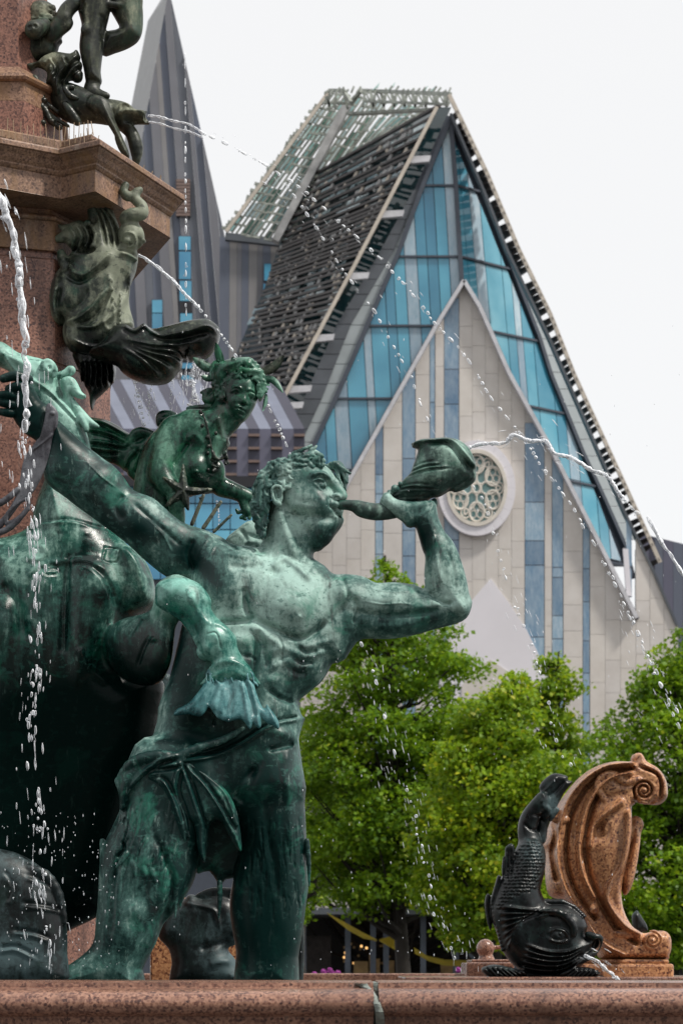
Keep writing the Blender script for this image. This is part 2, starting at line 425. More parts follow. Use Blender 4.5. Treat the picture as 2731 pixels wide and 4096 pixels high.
mb = MB(); mb.poly([on(x, y, PLS)-PLS[1]*.04 for x, y in [(1459.5,1260),(1554,1440),(1554,2330),(1459.5,2330)]], PLS[1], .3); mb.build('wall_core', joint, church)
# lower wall faces that only show between the trees
low = MB().poly([on(x, y, PLS)-PLS[1]*.0 for x, y in [(605,1802),(1554,1802),(1554,2325),(605,2325)]], PLS[1], .02).build('lower_wall', M['stone'], church)
for (a, b, div) in strips:
    vt = max(pw2(a), pw2(b))-40; vs_ = [vt]+div+[1800]
    for i in range(len(vs_)-1):
        P = gabclip([(a+1.2, vs_[i]+1), (b-1.2, vs_[i]+1), (b-1.2, vs_[i+1]-1), (a+1.2, vs_[i+1]-1)])
        if area(P) > 20 and below(P):
            MB().poly([on(x, y, PLS)+PLS[1]*.0-PLS[1]*.015 for x, y in P], PLS[1], .05).build('blue_strip_pane', M['strip'], church)
    P = gabclip([(a, vt), (b, vt), (b, 1800), (a, 1800)])
    MB().poly([on(x, y, PLS)-PLS[1]*.022 for x, y in P], PLS[1], .05).build('strip_frame', M['mull'], church)
for q in (TRL, TRR):
    for i in range(len(q)-1):
        MB().bar(on(*q[i], PLS)+Vector((0,-.12,0)), on(*q[i+1], PLS)+Vector((0,-.12,0)), .14, .5, (0,1,0)).build('gable_trim', M['trim'], church)
        s = -4 if q is TRL else 4
        MB().bar(on(q[i][0]+s, q[i][1], PLS)+Vector((0,.0,0)), on(q[i+1][0]+s, q[i+1][1], PLS), .1, .35, (0,1,0)).build('gable_trim', M['mull'], church)
# side blue strip and white post at the lower right corner of the glass
for i, (v0, v1) in enumerate(((1195,1300),(1302,1372))):
    MB().poly([on(x, y, PLS)+PLS[1]*.03 for x, y in [(1437,v0-15),(1449,v0+8),(1450,v1),(1438,v1)]], PLS[1], .05).build('blue_strip_pane', M['strip'], church)
MB().poly([on(x, y, PLS)+PLS[1]*.25 for x, y in [(1428,1262),(1440,1264),(1448,1372),(1436,1370)]], PLS[1], .2).build('white_post', M['white'], church)
# portal
port = [(1126,1329),(1168,1385),(1210,1450),(1250,1532),(1270,1620),(1278,1802),(980,1802),(985,1620),(1002,1535),(1030,1458),(1078,1385)]
MB().poly([on(x, y, PLS)+PLS[1]*.06 for x, y in port], PLS[1], .15).build('white_portal', M['white'], church)
MB().poly([on(x, y, PLS)+PLS[1]*.1 for x, y in [(1125,1516),(1163,1541),(1190,1575),(1198,1802),(1052,1802),(1060,1575),(1087,1541)]], PLS[1], .09).build('portal_recess', M['stone'], church)
# rose window -----------------------------------------------------
RC = (1093, 1124); 
def el(r, t, a=1.0, b=1.0, c=RC, d=0.0): return on(c[0]+r*a*math.cos(t), c[1]+r*b*math.sin(t), PLS)+PLS[1]*d
A_, B_ = 63.0, 80.0
def ring_mesh(r0a, r0b, r1a, r1b, d, th, name, mat, n=72):
    mb = MB(); vs2 = []
    for k in range(n):
        t = 2*math.pi*k/n
        o1 = el(1, t, r1a, r1b, d=d); i1 = el(1, t, r0a, r0b, d=d)
        vs2 += [i1, o1, o1+Vector((0,th,0)), i1+Vector((0,th,0))]
    fs = []
    for k in range(n):
        a = 4*k; b = 4*((k+1)%n)
        for j in range(4): fs.append([a+j, a+(j+1)%4, b+(j+1)%4, b+j])
    mb.add(vs2, fs); return mb.build(name, mat, church)
rs = bpy.data.materials.new('x')
seg = 24
for k in range(seg):
    mbb = MB(); t0, t1 = 2*math.pi*(k+.006)/seg, 2*math.pi*(k+.994)/seg; pts = []
    for j in range(4): t = t0+(t1-t0)*j/3; pts.append(el(1, t, 89, 109, d=.28))
    for j in range(4): t = t1+(t0-t1)*j/3; pts.append(el(1, t, 69, 87, d=.28))
    mbb.poly(pts, PLS[1], .3).build('ring_stone', M['white'], church)
ring_mesh(62, 79, 70, 88, .34, .3, 'rose_frame', M['cream'])
MB().poly([el(1, 2*math.pi*k/48, 66, 84, d=.06) for k in range(48)], PLS[1], .04).build('rose_glass', M['teal'], church)
def loop(cx, cy, ra, rb, r, name='tracery', rot=0, n=26, tear=0):
    pts = []
    for k in range(n+1):
        t = 2*math.pi*k/n; x = ra*math.cos(t); y = rb*math.sin(t)*(1-tear*math.cos(t))
        X = x*math.cos(rot)-y*math.sin(rot); Y_ = x*math.sin(rot)+y*math.cos(rot)
        pts.append(on(RC[0]+(cx+X)*A_, RC[1]+(cy+Y_)*B_, PLS)+PLS[1]*.22)
    MB().tube(pts, r, 6, False).build(name, M['cream'], church, True)
loop(0, 0, .135, .135, .045)
for k in range(6):
    t = math.radians(90+60*k)
    loop(.68*math.cos(t), .68*math.sin(t), .27, .27, .045)
    for j in range(3):
        q = t+math.radians(60+120*j)
        loop(.68*math.cos(t)+.135*math.cos(q), .68*math.sin(t)+.135*math.sin(q), .105, .105, .022, n=14)
    t2 = t+math.radians(30)
    loop(.52*math.cos(t2), .52*math.sin(t2), .36, .16, .04, rot=t2, tear=.55)
    loop(.83*math.cos(t2), .83*math.sin(t2), .13, .16, .035, rot=t2, n=14)
bpy.data.materials.remove(rs)

# roof side with its slatted steel screen -----------------------------
PR = [(1003,246),(833,574),(637,941)]                      # tan pole, front edge of the screen
def pole(t): return lerp(PR[0], PR[1], t/.47) if t < .47 else lerp(PR[1], PR[2], (t-.47)/.53)
LFT = [(0,(722,401)),(.25,(653,530)),(.5,(606,665)),(.75,(548,800)),(.88,(520,885)),(1.,(520,960))]
def left(t):
    for i in range(len(LFT)-1):
        if t <= LFT[i+1][0]: return lerp(LFT[i][1], LFT[i+1][1], (t-LFT[i][0])/(LFT[i+1][0]-LFT[i][0]))
    return LFT[-1][1]
def pt(t, s, off=0):                                     # s 0 at the pole, 1 at the far edge
    a = pole(t); b = left(t); p = lerp(a, b, s); Y = 1/(1/(89.6)*(1-s)+1/(98.0)*s)
    return D(p[0], p[1], Y+off)
screen = empty('roof_screen', pt(.5, .5), 'slatted brown steel screen over the steep left side roof of the church', 'roof screen')
mb = MB(); n = 24
for i in range(n):
    for j in range(4): mb.add([pt(i/n, j/4, 1.6), pt((i+1)/n, j/4, 1.6), pt((i+1)/n, (j+1)/4, 1.6), pt(i/n, (j+1)/4, 1.6)], [(0,1,2,3)])
mb.build('roof_glazing', M['darkglass'], church)
# dark glazed gap between pole and slate border
mb = MB()
for i in range(n):
    a, b = pole(i/n), pole((i+1)/n); c, d_ = (pw(a[1], SLo)+3, a[1]), (pw(b[1], SLo)+3, b[1])
    mb.add([D(*a, YF+1.0), D(*b, YF+1.0), D(*d_, YF+.4), D(*c, YF+.4)], [(0,1,2,3)])
mb.build('verge_glazing', M['darkglass'], church)
rnd = random.Random(11)
t = .0; i = 0
while t < .99:
    big = i % 3 == 0
    MB().bar(pt(t, -.02), pt(t, 1.0-rnd.random()*.04), .15 if big else .07, .09).build('slat', M['slat'], screen)
    if rnd.random() < .6:
        s0 = rnd.random()*.5; MB().bar(pt(t+.007, s0, .5), pt(t+.007, min(1, s0+.3+rnd.random()*.4), .5), .07, .07).build('slat', M['slat'], screen)
    t += rnd.choice([.017,.021,.028]) if t > .3 else rnd.choice([.022,.028,.034]); i += 1
for k in range(230):
    t = .01+rnd.random()*.9; s = rnd.random()*.97; L = .014+rnd.random()*.03
    MB().bar(pt(t, s, .2), pt(min(1, t+L), s+.004, .2), .16, .1).build('rafter', M['pole'] if k % 3 == 0 else M['palesteel'], screen)
M['skyglass'] = glass_mat('reflecting_roof_glass', (.30,.42,.46), (.5,.62,.66), .1, 1.)
for k in range(150):
    t = .02+rnd.random()**1.4*.66; s = rnd.random()*.9; L = .014+rnd.random()*.02; ds = .04+rnd.random()*.09
    q = [pt(t, s, .9), pt(t, s+ds, .9), pt(t+L, s+ds, .9), pt(t+L, s, .9)]
    MB().poly(q[::-1], (0,-1,.3), .05).build('roof_light', M['skyglass'] if k % 3 else M['palegreen'] if 'palegreen' in M else M['skyglass'], screen)
for i in range(8):
    a, b = pole(i/8), pole((i+1)/8)
    MB().bar(D(*a, 89.2), D(*b, 89.2), .13, .13).build('pole', M['pole'], screen)
for t in (.17,.35,.555,.76,.93,.985):
    a = pole(t); b = (pw(a[1], SLo)+8, a[1]-2)
    MB().poly([D(a[0], a[1]-6, 89.3), D(b[0], b[1]-6, 89.3), D(b[0]-4, b[1]+8, 89.3), D(a[0], a[1]+10, 89.3)], (0,-1,0), .25).build('bracket', M['trim'], screen)
# rear, light roof: pale green glass panes under a bright lattice
M['palegreen'] = glass_mat('pale_green_glass', (.30,.50,.46), (.55,.70,.68), .12, 1.2)
M['palecyan'] = glass_mat('pale_cyan_glass', (.50,.64,.68), (.68,.78,.80), .12, 1.2)
M['darkgreen'] = glass_mat('dark_green_glass', (.05,.14,.11), (.12,.26,.21), .12, 1.2)
M['lattice'] = simple('lattice_steel', (.27,.29,.26), .5, var=.5, scale=5)
def rp(u, v, Y=99.): return D(u, v, Y)
def quadpt(a, b):    # a along the ridge 0..1 (left to right), b down the slope 0..1
    tl, tr, bl, br = (757,212), (1010,243), (522,532), (722,401)
    tr2 = (1000, 250)
    p = lerp(lerp(tl, tr2, a), lerp(bl, (660,557) if a < .5 else (722,401), min(1, a*2) if a < .5 else 1), b)
    if a >= .5: p = lerp(lerp(tl, tr2, a), lerp((660,557), (722,401), (a-.5)*2), b)
    return p
rnd = random.Random(21)
NA, NB = 26, 9
for i in range(NA):
    for j in range(NB):
        if rnd.random() < .22: continue
        a0, a1, b0, b1 = (i+.12)/NA, (i+.85)/NA, (j+.06)/NB, (j+.9)/NB
        q = [quadpt(a0, b0), quadpt(a1, b0), quadpt(a1, b1), quadpt(a0, b1)]
        MB().poly([rp(*p, 99.5-6*(1-p[0]/1000)*0) for p in q], (0,-1,.2), .08).build('roof_pane', rnd.choice([M['palegreen'], M['palecyan'], M['palecyan'], M['teal'], M['darkgreen']]), church)
mb = MB()
for i in range(NA+1):
    if i > NA/2 and i % 2: continue
    for j in range(NB):
        p, q = quadpt(i/NA, j/NB), quadpt(i/NA, (j+1)/NB)
        mb.bar(rp(*p, 98.6), rp(*q, 98.6), .07, .08)
for j in range(NB*2+1):
    for i in range(NA):
        p, q = quadpt(i/NA, j/NB/2), quadpt((i+1)/NA, j/NB/2)
        if rnd.random() < (.6 if i < NA/2 else .22): mb.bar(rp(p[0], p[1]+rnd.uniform(-2,2), 98.2), rp(q[0], q[1]+rnd.uniform(-2,2), 98.2), .075, .08)
mb.build('lattice_bars', M['lattice'], screen, kind='stuff')
MB().bar(rp(798,240,97.8), rp(633,556,97.8), .55, .3).build('valley_beam', M['palesteel'], screen)
MB().bar(rp(757,209,98), rp(520,532,98), .14, .14).build('verge_beam', M['pole'], screen)
# ragged stubs along the far verge
mb = MB()
for k in range(44):
    p = lerp((757,212), (522,530), (k+.5)/44); L = rnd.uniform(4, 15)
    mb.bar(rp(p[0]+4, p[1]+1, 98), rp(p[0]-L, p[1]-L*.25, 98), .1, .12)
mb.build('verge_stubs', M['lattice'], screen, kind='stuff')
# ridge truss
mb = MB(); ridge = [(757,208),(789,208),(806,236),(829,208),(1034,216)]
for i in range(len(ridge)-1): mb.bar(rp(*ridge[i], 96), rp(*ridge[i+1], 95 if i < 3 else 91), .13, .13)
for k in range(17):
    u = 838+k*12; mb.bar(rp(u, 209+k*.3, 95), rp(u+(7 if k % 2 else -5), 246, 95), .1, .1); mb.bar(rp(u, 209+k*.3, 95), rp(u+14, 238, 95), .06, .06)
for (u, v) in ((748,222),(757,210),(772,209),(789,209)): mb.bar(rp(u, v, 96), rp(u+rnd.uniform(-14,14), 250, 96), .1, .1)
mb.bar(rp(740,236,96), rp(812,238,96), .08, .08); mb.bar(rp(835,232,95), rp(1030,240,92), .09, .09); mb.bar(rp(800,262,97), rp(1000,252,93), .3, .1)
for k in range(24):
    u = 745+k*12.3; mb.bar(rp(u, 214+rnd.uniform(-3,3), 95), rp(u+rnd.uniform(6,12), 214-rnd.uniform(6,17), 95), .07, .07)
mb.build('ridge_truss', M['lattice'], screen, kind='stuff')
for (u, v) in ((862,197),(898,196),(972,204),(992,203),(1015,212)):
    MB().poly([rp(u-8,v+10,95), rp(u+10,v-8,95), rp(u+6,v+2,95), rp(u-12,v+14,95)], (0,-1,0), .1).build('ridge_fin', M['palegreen'], screen)
# right hand pole with louvres seen edge on
RP = [(1031,218),(1119,401),(1191,574),(1263,722),(1318,861),(1515,1292)]
for i in range(len(RP)-1):
    MB().bar(D(*RP[i], 89.4), D(*RP[i+1], 89.4), .14, .14).build('pole', M['pole'], screen)
k = 0; v = 262.0
while v < 1300:
    x0, x1 = pw(v, OR)+1, pw(v-12, RP)+3
    MB().poly([D(x0, v, 89.9), D(x1, v-9, 89.3), D(x1+4, v-3, 89.3), D(x0+5, v+10, 89.9)], (0,-1,0), .5).build('louvre', M['slat'], screen)
    v += 15 if (k % 5) else 24; k += 1
    if k % 7 == 0: v += 10

# ================================================================== steeple and wing
def stripes(colors):
    pass
M['cladA'] = simple('clad_slate_blue', (.10,.115,.155), .5, scale=.5, var=.12)
M['cladB'] = simple('clad_grey_brown', (.15,.152,.172), .5, scale=.5, var=.12)
M['cladC'] = simple('clad_tan', (.20,.195,.20), .5, scale=.5, var=.12)
M['cladD'] = simple('clad_mid', (.115,.125,.15), .5, scale=.5, var=.12)
M['clight'] = simple('clad_light_ribbed', (.27,.275,.28), .5, scale=2, var=.2, stretch=(6,6,.2))
M['bluewin'] = glass_mat('bright_blue_glass', (.04,.22,.40), (.10,.36,.52), .08)
M['black'] = simple('black_void', (.008,.008,.012), .4)
tower = empty('steeple', D(420, 2380, 106), 'tall pointed grey striped steeple with narrow blue windows', 'steeple')
YT = 106.
LE = [(386,-14),(318,366),(287,540),(258,700),(190,1100)]
RE = [(391,-14),(512,523),(575,800),(642,1100)]
LL = [(378,-14),(340,48),(248,523),(225,640),(150,1100)]
vv = [-14,48,121,249,366,523,640,700,800,1100]
offs = [-40,-22,0,14,34,52,62,84,102,121,133,155,174,192,214,240,275,300,340,380,420,470]   # widths measured from the right-hand arris at row 540
cc = 'ABDBABDBACBADBABDABCADB'
for i in range(len(offs)-1):
    segs = []
    for j in range(len(vv)-1):
        v0, v1 = vv[j], vv[j+1]
        def X(o, v): return 519-o+(v-540)*(.035+.06*(1-o/300))
        P = [(X(offs[i+1], v0), v0), (X(offs[i], v0)-.5, v0), (X(offs[i], v1)-.5, v1), (X(offs[i+1], v1), v1)]
        P = clip_poly(P, (pw(v1, LE), v1), (pw(v0, LE), v0)); P = clip_poly(P, (pw(v0, RE), v0), (pw(v1, RE), v1)) if len(P) > 2 else P
        if area(P) > 1: segs.append(P)
    for a in range(0, len(segs), 3):
        mb = MB()
        for P in segs[a:a+3]: mb.poly([D(x, y, YT-(.12 if cc[i] in 'BC' else 0)) for x, y in P], (0,-1,0), .2)
        mb.build('cladding_strip', M['clad'+cc[i]], tower)
mb = MB()
for j in range(len(vv)-1):
    q = [(pw(vv[j], LL), vv[j]), (pw(vv[j], LE), vv[j]), (pw(vv[j+1], LE), vv[j+1]), (pw(vv[j+1], LL), vv[j+1])]
    mb.add([D(*q[0], YT+4), D(*q[1], YT), D(*q[2], YT), D(*q[3], YT+4)], [(3,2,1,0)])
    mb.add([D(*q[1], YT), D(pw(vv[j], RE), vv[j], YT+.0), D(pw(vv[j], RE)-2, vv[j], YT+6), D(*q[0], YT+6)], [(0,1,2,3)]) if j == 0 else None
mb.build('ribbed_side', M['clight'], tower)
def win(x0, x1, v0, v1, Y, par, mat='bluewin', pr=.12, name='window'):
    MB().poly([D(x0-1.5,v0-1.5,Y), D(x1+1.5,v0-1.5,Y), D(x1+1.5,v1+1.5,Y), D(x0-1.5,v1+1.5,Y)], (0,-1,0), .1).build('window_frame', M['mull'], par)
    return MB().poly([D(x0,v0,Y-.02), D(x1,v0,Y-.02), D(x1,v1,Y-.02), D(x0,v1,Y-.02)], (0,-1,0), .1).build(name, M[mat], par)
for (v0, v1, mt) in ((543,574,'bluewin'),(578,641,'bluewin'),(645,691,'bluewin'),(693,718,'black'),(720,780,'bluewin'),(784,830,'black'),(834,846,'bluewin'),(862,880,'bluewin')):
    win(411+(v0-543)*.02, 438+(v0-543)*.02, v0, v1, YT-.15, tower, mt)
win(350, 373, 689, 718, YT-.15, tower); win(350, 373, 720, 758, YT-.15, tower)
MB().poly([D(404,411,YT-.1), D(436,411,YT-.1), D(438,499,YT-.1), D(406,499,YT-.1)], (0,-1,0), .08).build('vent_back', M['black'], tower)
M['ventslat'] = simple('vent_brown', (.16,.11,.095), .6)
for k in range(11): MB().bar(D(405,415+k*7.8,YT-.25), D(437,415+k*7.8,YT-.25), .07, .12).build('vent_slat', M['ventslat'], tower)
wing = empty('university_wing', D(580, 2380, 104), 'lower grey striped wing joining the steeple to the church roof', 'building')
xs = [505,528,545,556,572,592,604,622,640,664,700]; cw = 'ACBACBACBA'
for i in range(10):
    a, b = xs[i], xs[i+1]-.4
    MB().poly([D(a, 545+(a-520)*.107, 103), D(b, 545+(b-520)*.107, 103), D(b-4, 1150, 103), D(a-4, 1150, 103)], (0,-1,0), .3).build('cladding_strip', M['clad'+cw[i]], wing)
MB().bar(D(518,544,102.7), D(664,560,102.7), .3, .3).build('parapet', M['slate'], wing)
win(607, 623, 606, 644, 102.85, wing); win(605, 614, 652, 675, 102.85, wing)
# low building with raking striped roof
hall = empty('striped_hall', D(450, 2380, 80), 'low hall with diagonal dark blue and grey roof stripes above blue windows', 'building')
M['roofA'] = simple('roof_navy', (.028,.028,.05), .45, scale=.8)
M['roofB'] = simple('roof_grey_blue', (.125,.14,.195), .4, scale=.8)
YH = 78.
x = 120.; i = 0
while x < 640:
    w_ = 25 if i % 2 else 27
    MB().poly([D(x, 872, YH+5), D(x+w_-.5, 872, YH+5), D(x+w_+60-.5, 985, YH), D(x+60, 985, YH)], (0,-1,1), .2).build('roof_strip', M['roofA' if i % 2 else 'roofB'], hall)
    MB().poly([D(x+60, 986, YH), D(x+60+w_-.5, 986, YH), D(x+60+w_-.5, 1104, YH), D(x+60, 1104, YH)], (0,-1,0), .25 if i % 2 else .5).build('facade_panel', M['roofA'] if i % 2 else M['purple'] if 'purple' in M else M.setdefault('purple', simple('purple_panel', (.10,.10,.145), .5, scale=.5)), hall)
    if i % 2:
        for k in range(4): MB().bar(D(x+60, 1000+k*30, YH-.05), D(x+60+w_, 1000+k*30, YH-.05), .12, .08).build('sill_bar', M['ventslat'], hall)
    x += w_; i += 1
MB().bar(D(180,1105,YH-.1), D(690,1108,YH-.1), .2, .35).build('cornice_bar', M['black'], hall)
x = 250.
while x < 680:
    for (v0, v1) in ((1110,1155),(1158,1215),(1218,1330)):
        MB().poly([D(x,v0,YH), D(x+38,v0,YH), D(x+38,v1,YH), D(x,v1,YH)], (0,-1,0), .1).build('window_pane', M['bluewin'], hall)
    x += 40
MB().poly([D(180,1106,YH+.12), D(690,1106,YH+.12), D(690,2330,YH+.12), D(180,2330,YH+.12)], (0,-1,0), .3).build('lower_wall', M['mull'], hall)
# building at the far right
east = empty('dark_office_building', D(1560, 2390, 96), 'dark purple-grey building edge right of the church gable', 'building')
xs = [1470,1490,1503,1522,1545,1568,1600,1640]
for i in range(7):
    a, b = xs[i], xs[i+1]-.6
    MB().poly([D(a, 1228+(a-1480)*.24, 95), D(b, 1228+(b-1480)*.24, 95), D(b, 2380, 95), D(a, 2380, 95)], (0,-1,0), .3).build('cladding_strip', [M['purple'], M['roofA'], M['cladA'], M['purple'], M['cladA'], M['purple'], M['cladB']][i], east)
MB().poly([D(1488,1300,94.5), D(1500,1304,94.5), D(1514,1400,94.5), D(1500,1395,94.5)], (0,-1,0), .1).build('window_pane', M['cladD'], east)
# ================================================================== trees
def leafmat(name, a, b, c):
    m, t, p = newmat(name); g = t.nodes.new('ShaderNodeNewGeometry')
    col = ramp(t, g.outputs['Random Per Island'], [(0, a), (.55, b), (.92, c), (1, (min(1,c[0]*1.5), c[1]*1.15, c[2]))])
    ta = t.nodes.new('ShaderNodeAttribute'); ta.attribute_name = 'tone'
    col = mixc(t, 1.0, col, ramp(t, ta.outputs['Fac'], [(0, (.55,.62,.6)), (.5, (1.0,1.0,.95)), (1, (1.5,1.3,1.0))]), 'MULTIPLY')
    t.links.new(col, p.inputs['Base Color']); p.inputs['Roughness'].default_value = .5; p.inputs['Specular IOR Level'].default_value = .35
    tr = t.nodes.new('ShaderNodeBsdfTranslucent'); t.links.new(mixc(t, .5, col, (.34,.50,.02)), tr.inputs[0])
    mx_ = t.nodes.new('ShaderNodeMixShader'); mx_.inputs[0].default_value = .42
    t.links.new(p.outputs[0], mx_.inputs[1]); t.links.new(tr.outputs[0], mx_.inputs[2])
    t.links.new(mx_.outputs[0], t.nodes['Material Output'].inputs[0]); return m
M['leafG'] = leafmat('linden_leaf_green', (.085,.19,.008), (.13,.265,.012), (.19,.32,.018))
M['leafY'] = leafmat('linden_leaf_yellow', (.11,.215,.008), (.17,.30,.012), (.30,.39,.02))
M['bark'] = simple('bark', (.022,.018,.015), .9, scale=8, var=.4, bs=.5, stretch=(1,1,.2))
def tree(Y, axis, prof, n_cl, mat, label, seed, leaf=.085, per=150, dens=1.0):
    """prof: [(v, left, right)] rows of the crown outline in the 1568-wide view; axis: column of the trunk"""
    R = np.random.RandomState(seed); rr = random.Random(seed)
    s = Y/F*K; base = D(axis, HV/K, Y); base.z = 0
    root = empty('linden_tree', base, label, 'tree', 'trees between the fountain and the church')
    vs_ = [p[0] for p in prof]; v0, v1 = vs_[0], vs_[-1]
    cl = []; tries = 0
    n_cl = int(n_cl*.74)
    while len(cl) < n_cl and tries < 20000:
        tries += 1
        v = rr.uniform(v0, v1); l = np.interp(v, vs_, [p[1] for p in prof]); r = np.interp(v, vs_, [p[2] for p in prof])
        if rr.random() > (r-l)/max(p[2]-p[1] for p in prof)*1.2: continue
        c = (l+r)/2; h = (r-l)/2
        a = rr.uniform(0, 2*math.pi); q = math.sqrt(rr.uniform(.1, 1.0))
        x = c+math.cos(a)*q*h*.93; dep = math.sin(a)*q*h*.9*s
        cl.append((D(x, v, Y)+Vector((0, dep, 0)), rr.uniform(.2, .62)*min(1.0, .35+h/150), q))
    # trunk and limbs
    mb = MB(); top = D(sum(prof[0][1:])/2, v0+14, Y); n = 9
    tp = [base.lerp(top, i/n)+Vector((rr.uniform(-.06,.06), rr.uniform(-.06,.06), 0))*(i > 0) for i in range(n+1)]
    H = top.z-base.z; mb.tube(tp, [.17*(1-.93*i/n)+.01 for i in range(n+1)], 8)
    mb.build('trunk', M['bark'], root, True)
    for p, rad, q in cl[::2]:
        hz = max(.18, (p.z-math.hypot(p.x-base.x, p.y-base.y)*.75-base.z)/H); hz = min(.95, hz)
        st = base.lerp(top, hz); mid = st.lerp(p, .55)+Vector((0,0,-.12*(p-st).length))
        MB().tube([st, mid, p], [.08*(1-hz)+.03, .035, .01], 5, False).build('branch', M['bark'], root, True)
    V = []; TN = []
    for p, rad, q in cl:
        m = int(per*dens*(rad/.4)**2)
        d = R.normal(size=(m,3)); d /= np.linalg.norm(d, axis=1)[:,None]
        rr_ = R.uniform(.35, 1.0, (m,1))**.6
        lump = 1+.35*np.sin(d[:,:1]*5+seed+p.x*9)*np.cos(d[:,1:2]*4+p.z*7)
        V.append(np.array(p)+d*rr_*lump*np.array([rad*1.1, rad*1.1, rad*.55])); TN.append(np.full(m, rr.random())+R.uniform(-.15,.15,m))
    C = np.concatenate(V)
    m = len(C)
    nrm = R.normal(size=(m,3))*.75+np.array([0,-.15,.75]); nrm /= np.linalg.norm(nrm, axis=1)[:,None]
    a = np.cross(nrm, R.normal(size=(m,3))); a /= np.linalg.norm(a, axis=1)[:,None]; b = np.cross(nrm, a)
    sz = leaf*R.uniform(.6, 1.5, (m,1))*.5
    q = np.stack([C+a*sz*1.15, C+b*sz*.85+nrm*sz*.25, C-a*sz*1.1, C-b*sz*.85+nrm*sz*.25], 1).reshape(-1,3)
    o = npmesh('crown', q, np.arange(4*m).reshape(-1,4), mat, root, smooth=False)
    tn = o.data.attributes.new('tone', 'FLOAT', 'POINT'); tv_ = np.repeat(np.clip(np.concatenate(TN), 0, 1), 4).astype(np.float32)
    if len(tn.data) == len(tv_): tn.data.foreach_set('value', tv_)
    o['kind'] = 'stuff'
    return root
T1 = [(1262,884,892),(1290,872,905),(1340,846,935),(1400,820,960),(1440,790,1050),(1450,780,1075),(1500,730,1100),(1560,710,1105),(1620,685,1090),(1700,665,1090),(1800,660,1100),(1900,660,1090),(1980,680,1060),(2040,720,1030),(2085,800,1000)]
tree(52, 932, T1, 420, M['leafG'], 'tallest linden with a narrow top, directly right of the triton torso', 1)
T2 = [(1528,1172,1182),(1560,1130,1200),(1600,1075,1215),(1680,1030,1260),(1760,990,1300),(1860,960,1300),(1950,950,1280),(2060,950,1260),(2130,1000,1180),(2170,1030,1150)]
tree(48, 1128, T2, 320, M['leafY'], 'yellow-green linden in the middle, left of the black dolphin', 2)
T3 = [(1482,1278,1290),(1520,1240,1308),(1580,1210,1320),(1640,1200,1330),(1700,1205,1335),(1800,1190,1340),(1900,1180,1350),(2050,1180,1350),(2130,1200,1320)]
tree(55, 1266, T3, 230, M['leafY'], 'slender linden with pale seed bracts in front of the blue facade strips', 3)
T4 = [(1436,1570,1590),(1480,1520,1640),(1560,1470,1660),(1600,1430,1680),(1660,1390,1700),(1720,1330,1700),(1800,1330,1700),(1900,1340,1700),(2050,1350,1700),(2150,1380,1680),(2210,1400,1660)]
tree(50, 1540, T4, 340, M['leafG'], 'dark green linden behind the granite scroll at the right edge', 4)
T5 = [(1600,660,700),(1700,620,740),(1850,600,760),(2000,600,770),(2120,640,760)]
tree(58, 690, T5, 90, M['leafG'], 'linden mostly hidden behind the triton, left of the tallest one', 5)
T6 = [(1700,1300,1360),(1740,1280,1420),(1850,1270,1440),(2000,1280,1440),(2160,1300,1420)]
tree(60, 1350, T6, 110, M['leafG'], 'linden furthest back, between the slender one and the right edge tree', 6)
T7 = [(1800,640,760),(1880,600,1300),(2030,600,1400),(2070,600,1400)]
tag(tree(66, 950, T7, 200, M['leafG'], 'broad shady tree furthest back behind the tallest linden, low and dark', 7, leaf=.11, per=150))

# ================================================================== pavilion, awnings, planters behind the rim
M['pdark'] = simple('pavilion_dark', (.012,.012,.016), .4)
M['warm'] = simple('warm_wood', (.42,.27,.12), .6, scale=3, var=.35)
M['yellow'] = simple('yellow_cloth', (.68,.52,.03), .7, var=.2, scale=2)
pav = empty('pavilion', D(1100, 2380, 64), 'dark glass cafe pavilion under the trees with warm wood inside', 'pavilion')
def wbox(u0, u1, v0, v1, Y0, dep, name, mat, par):
    a = D(u0, v1, Y0); b = D(u1, v0, Y0); return MB().box((a.x, Y0, a.z), (b.x, Y0+dep, b.z)).build(name, mat, par)
wbox(380, 1750, 2085, 2100, 62.0, 7, 'roof', M['slate'], pav)
wbox(390, 1740, 2101, 2380, 68.0, .3, 'back_wall', M['pdark'], pav)
for u in (430,560,690,792,850,880,965,1040,1075,1180,1290,1400,1500,1610): wbox(u, u+13, 2100.5, 2380, 62.3, .15, 'post', M['mull'], pav)
for i, (u0, u1, v0) in enumerate([(812,845,2208),(848,860,2195),(862,872,2202),(890,905,2206),(1012,1042,2205),(1048,1062,2212),(700,760,2150),(905,925,2180)]):
    wbox(u0, u1, v0, 2300, 64.5+i*.1, .3, 'wood_panel', M['warm'] if i < 6 else M['slat'], pav)
rnd = random.Random(5)
M['warmlight'] = simple('warm_lamp', (.9,.5,.2), .5, emit=(1,.55,.2), es=1.2)
for i in range(26):
    u, v = rnd.uniform(790, 900), rnd.uniform(2165, 2215); c = D(u, v, 65)
    MB().box((c.x-.03, 65, c.z-.03), (c.x+.03, 65.06, c.z+.03)).build('lamp', M['warmlight'] if i % 3 == 0 else M['warm'], pav)
def sail(top, bot, Y, label):
    mb = MB(); n = len(top); 
    for k in range(n-1):
        mb.add([D(*top[k], Y), D(*top[k+1], Y), D(*bot[k+1], Y+.5), D(*bot[k], Y+.5), D(*top[k], Y+.03), D(*top[k+1], Y+.03), D(*bot[k+1], Y+.53), D(*bot[k], Y+.53)],
               [(3,2,1,0),(4,5,6,7),(0,1,5,4),(2,3,7,6)])
    o = mb.build('shade_sail', M['yellow']); tag(o, label, 'shade sail'); return o
sail([(750,2096),(790,2117),(830,2140),(866,2158)], [(751,2098),(800,2137),(835,2156),(864,2162)], 53.4, 'yellow shade sail hanging left of the dark linden trunk')
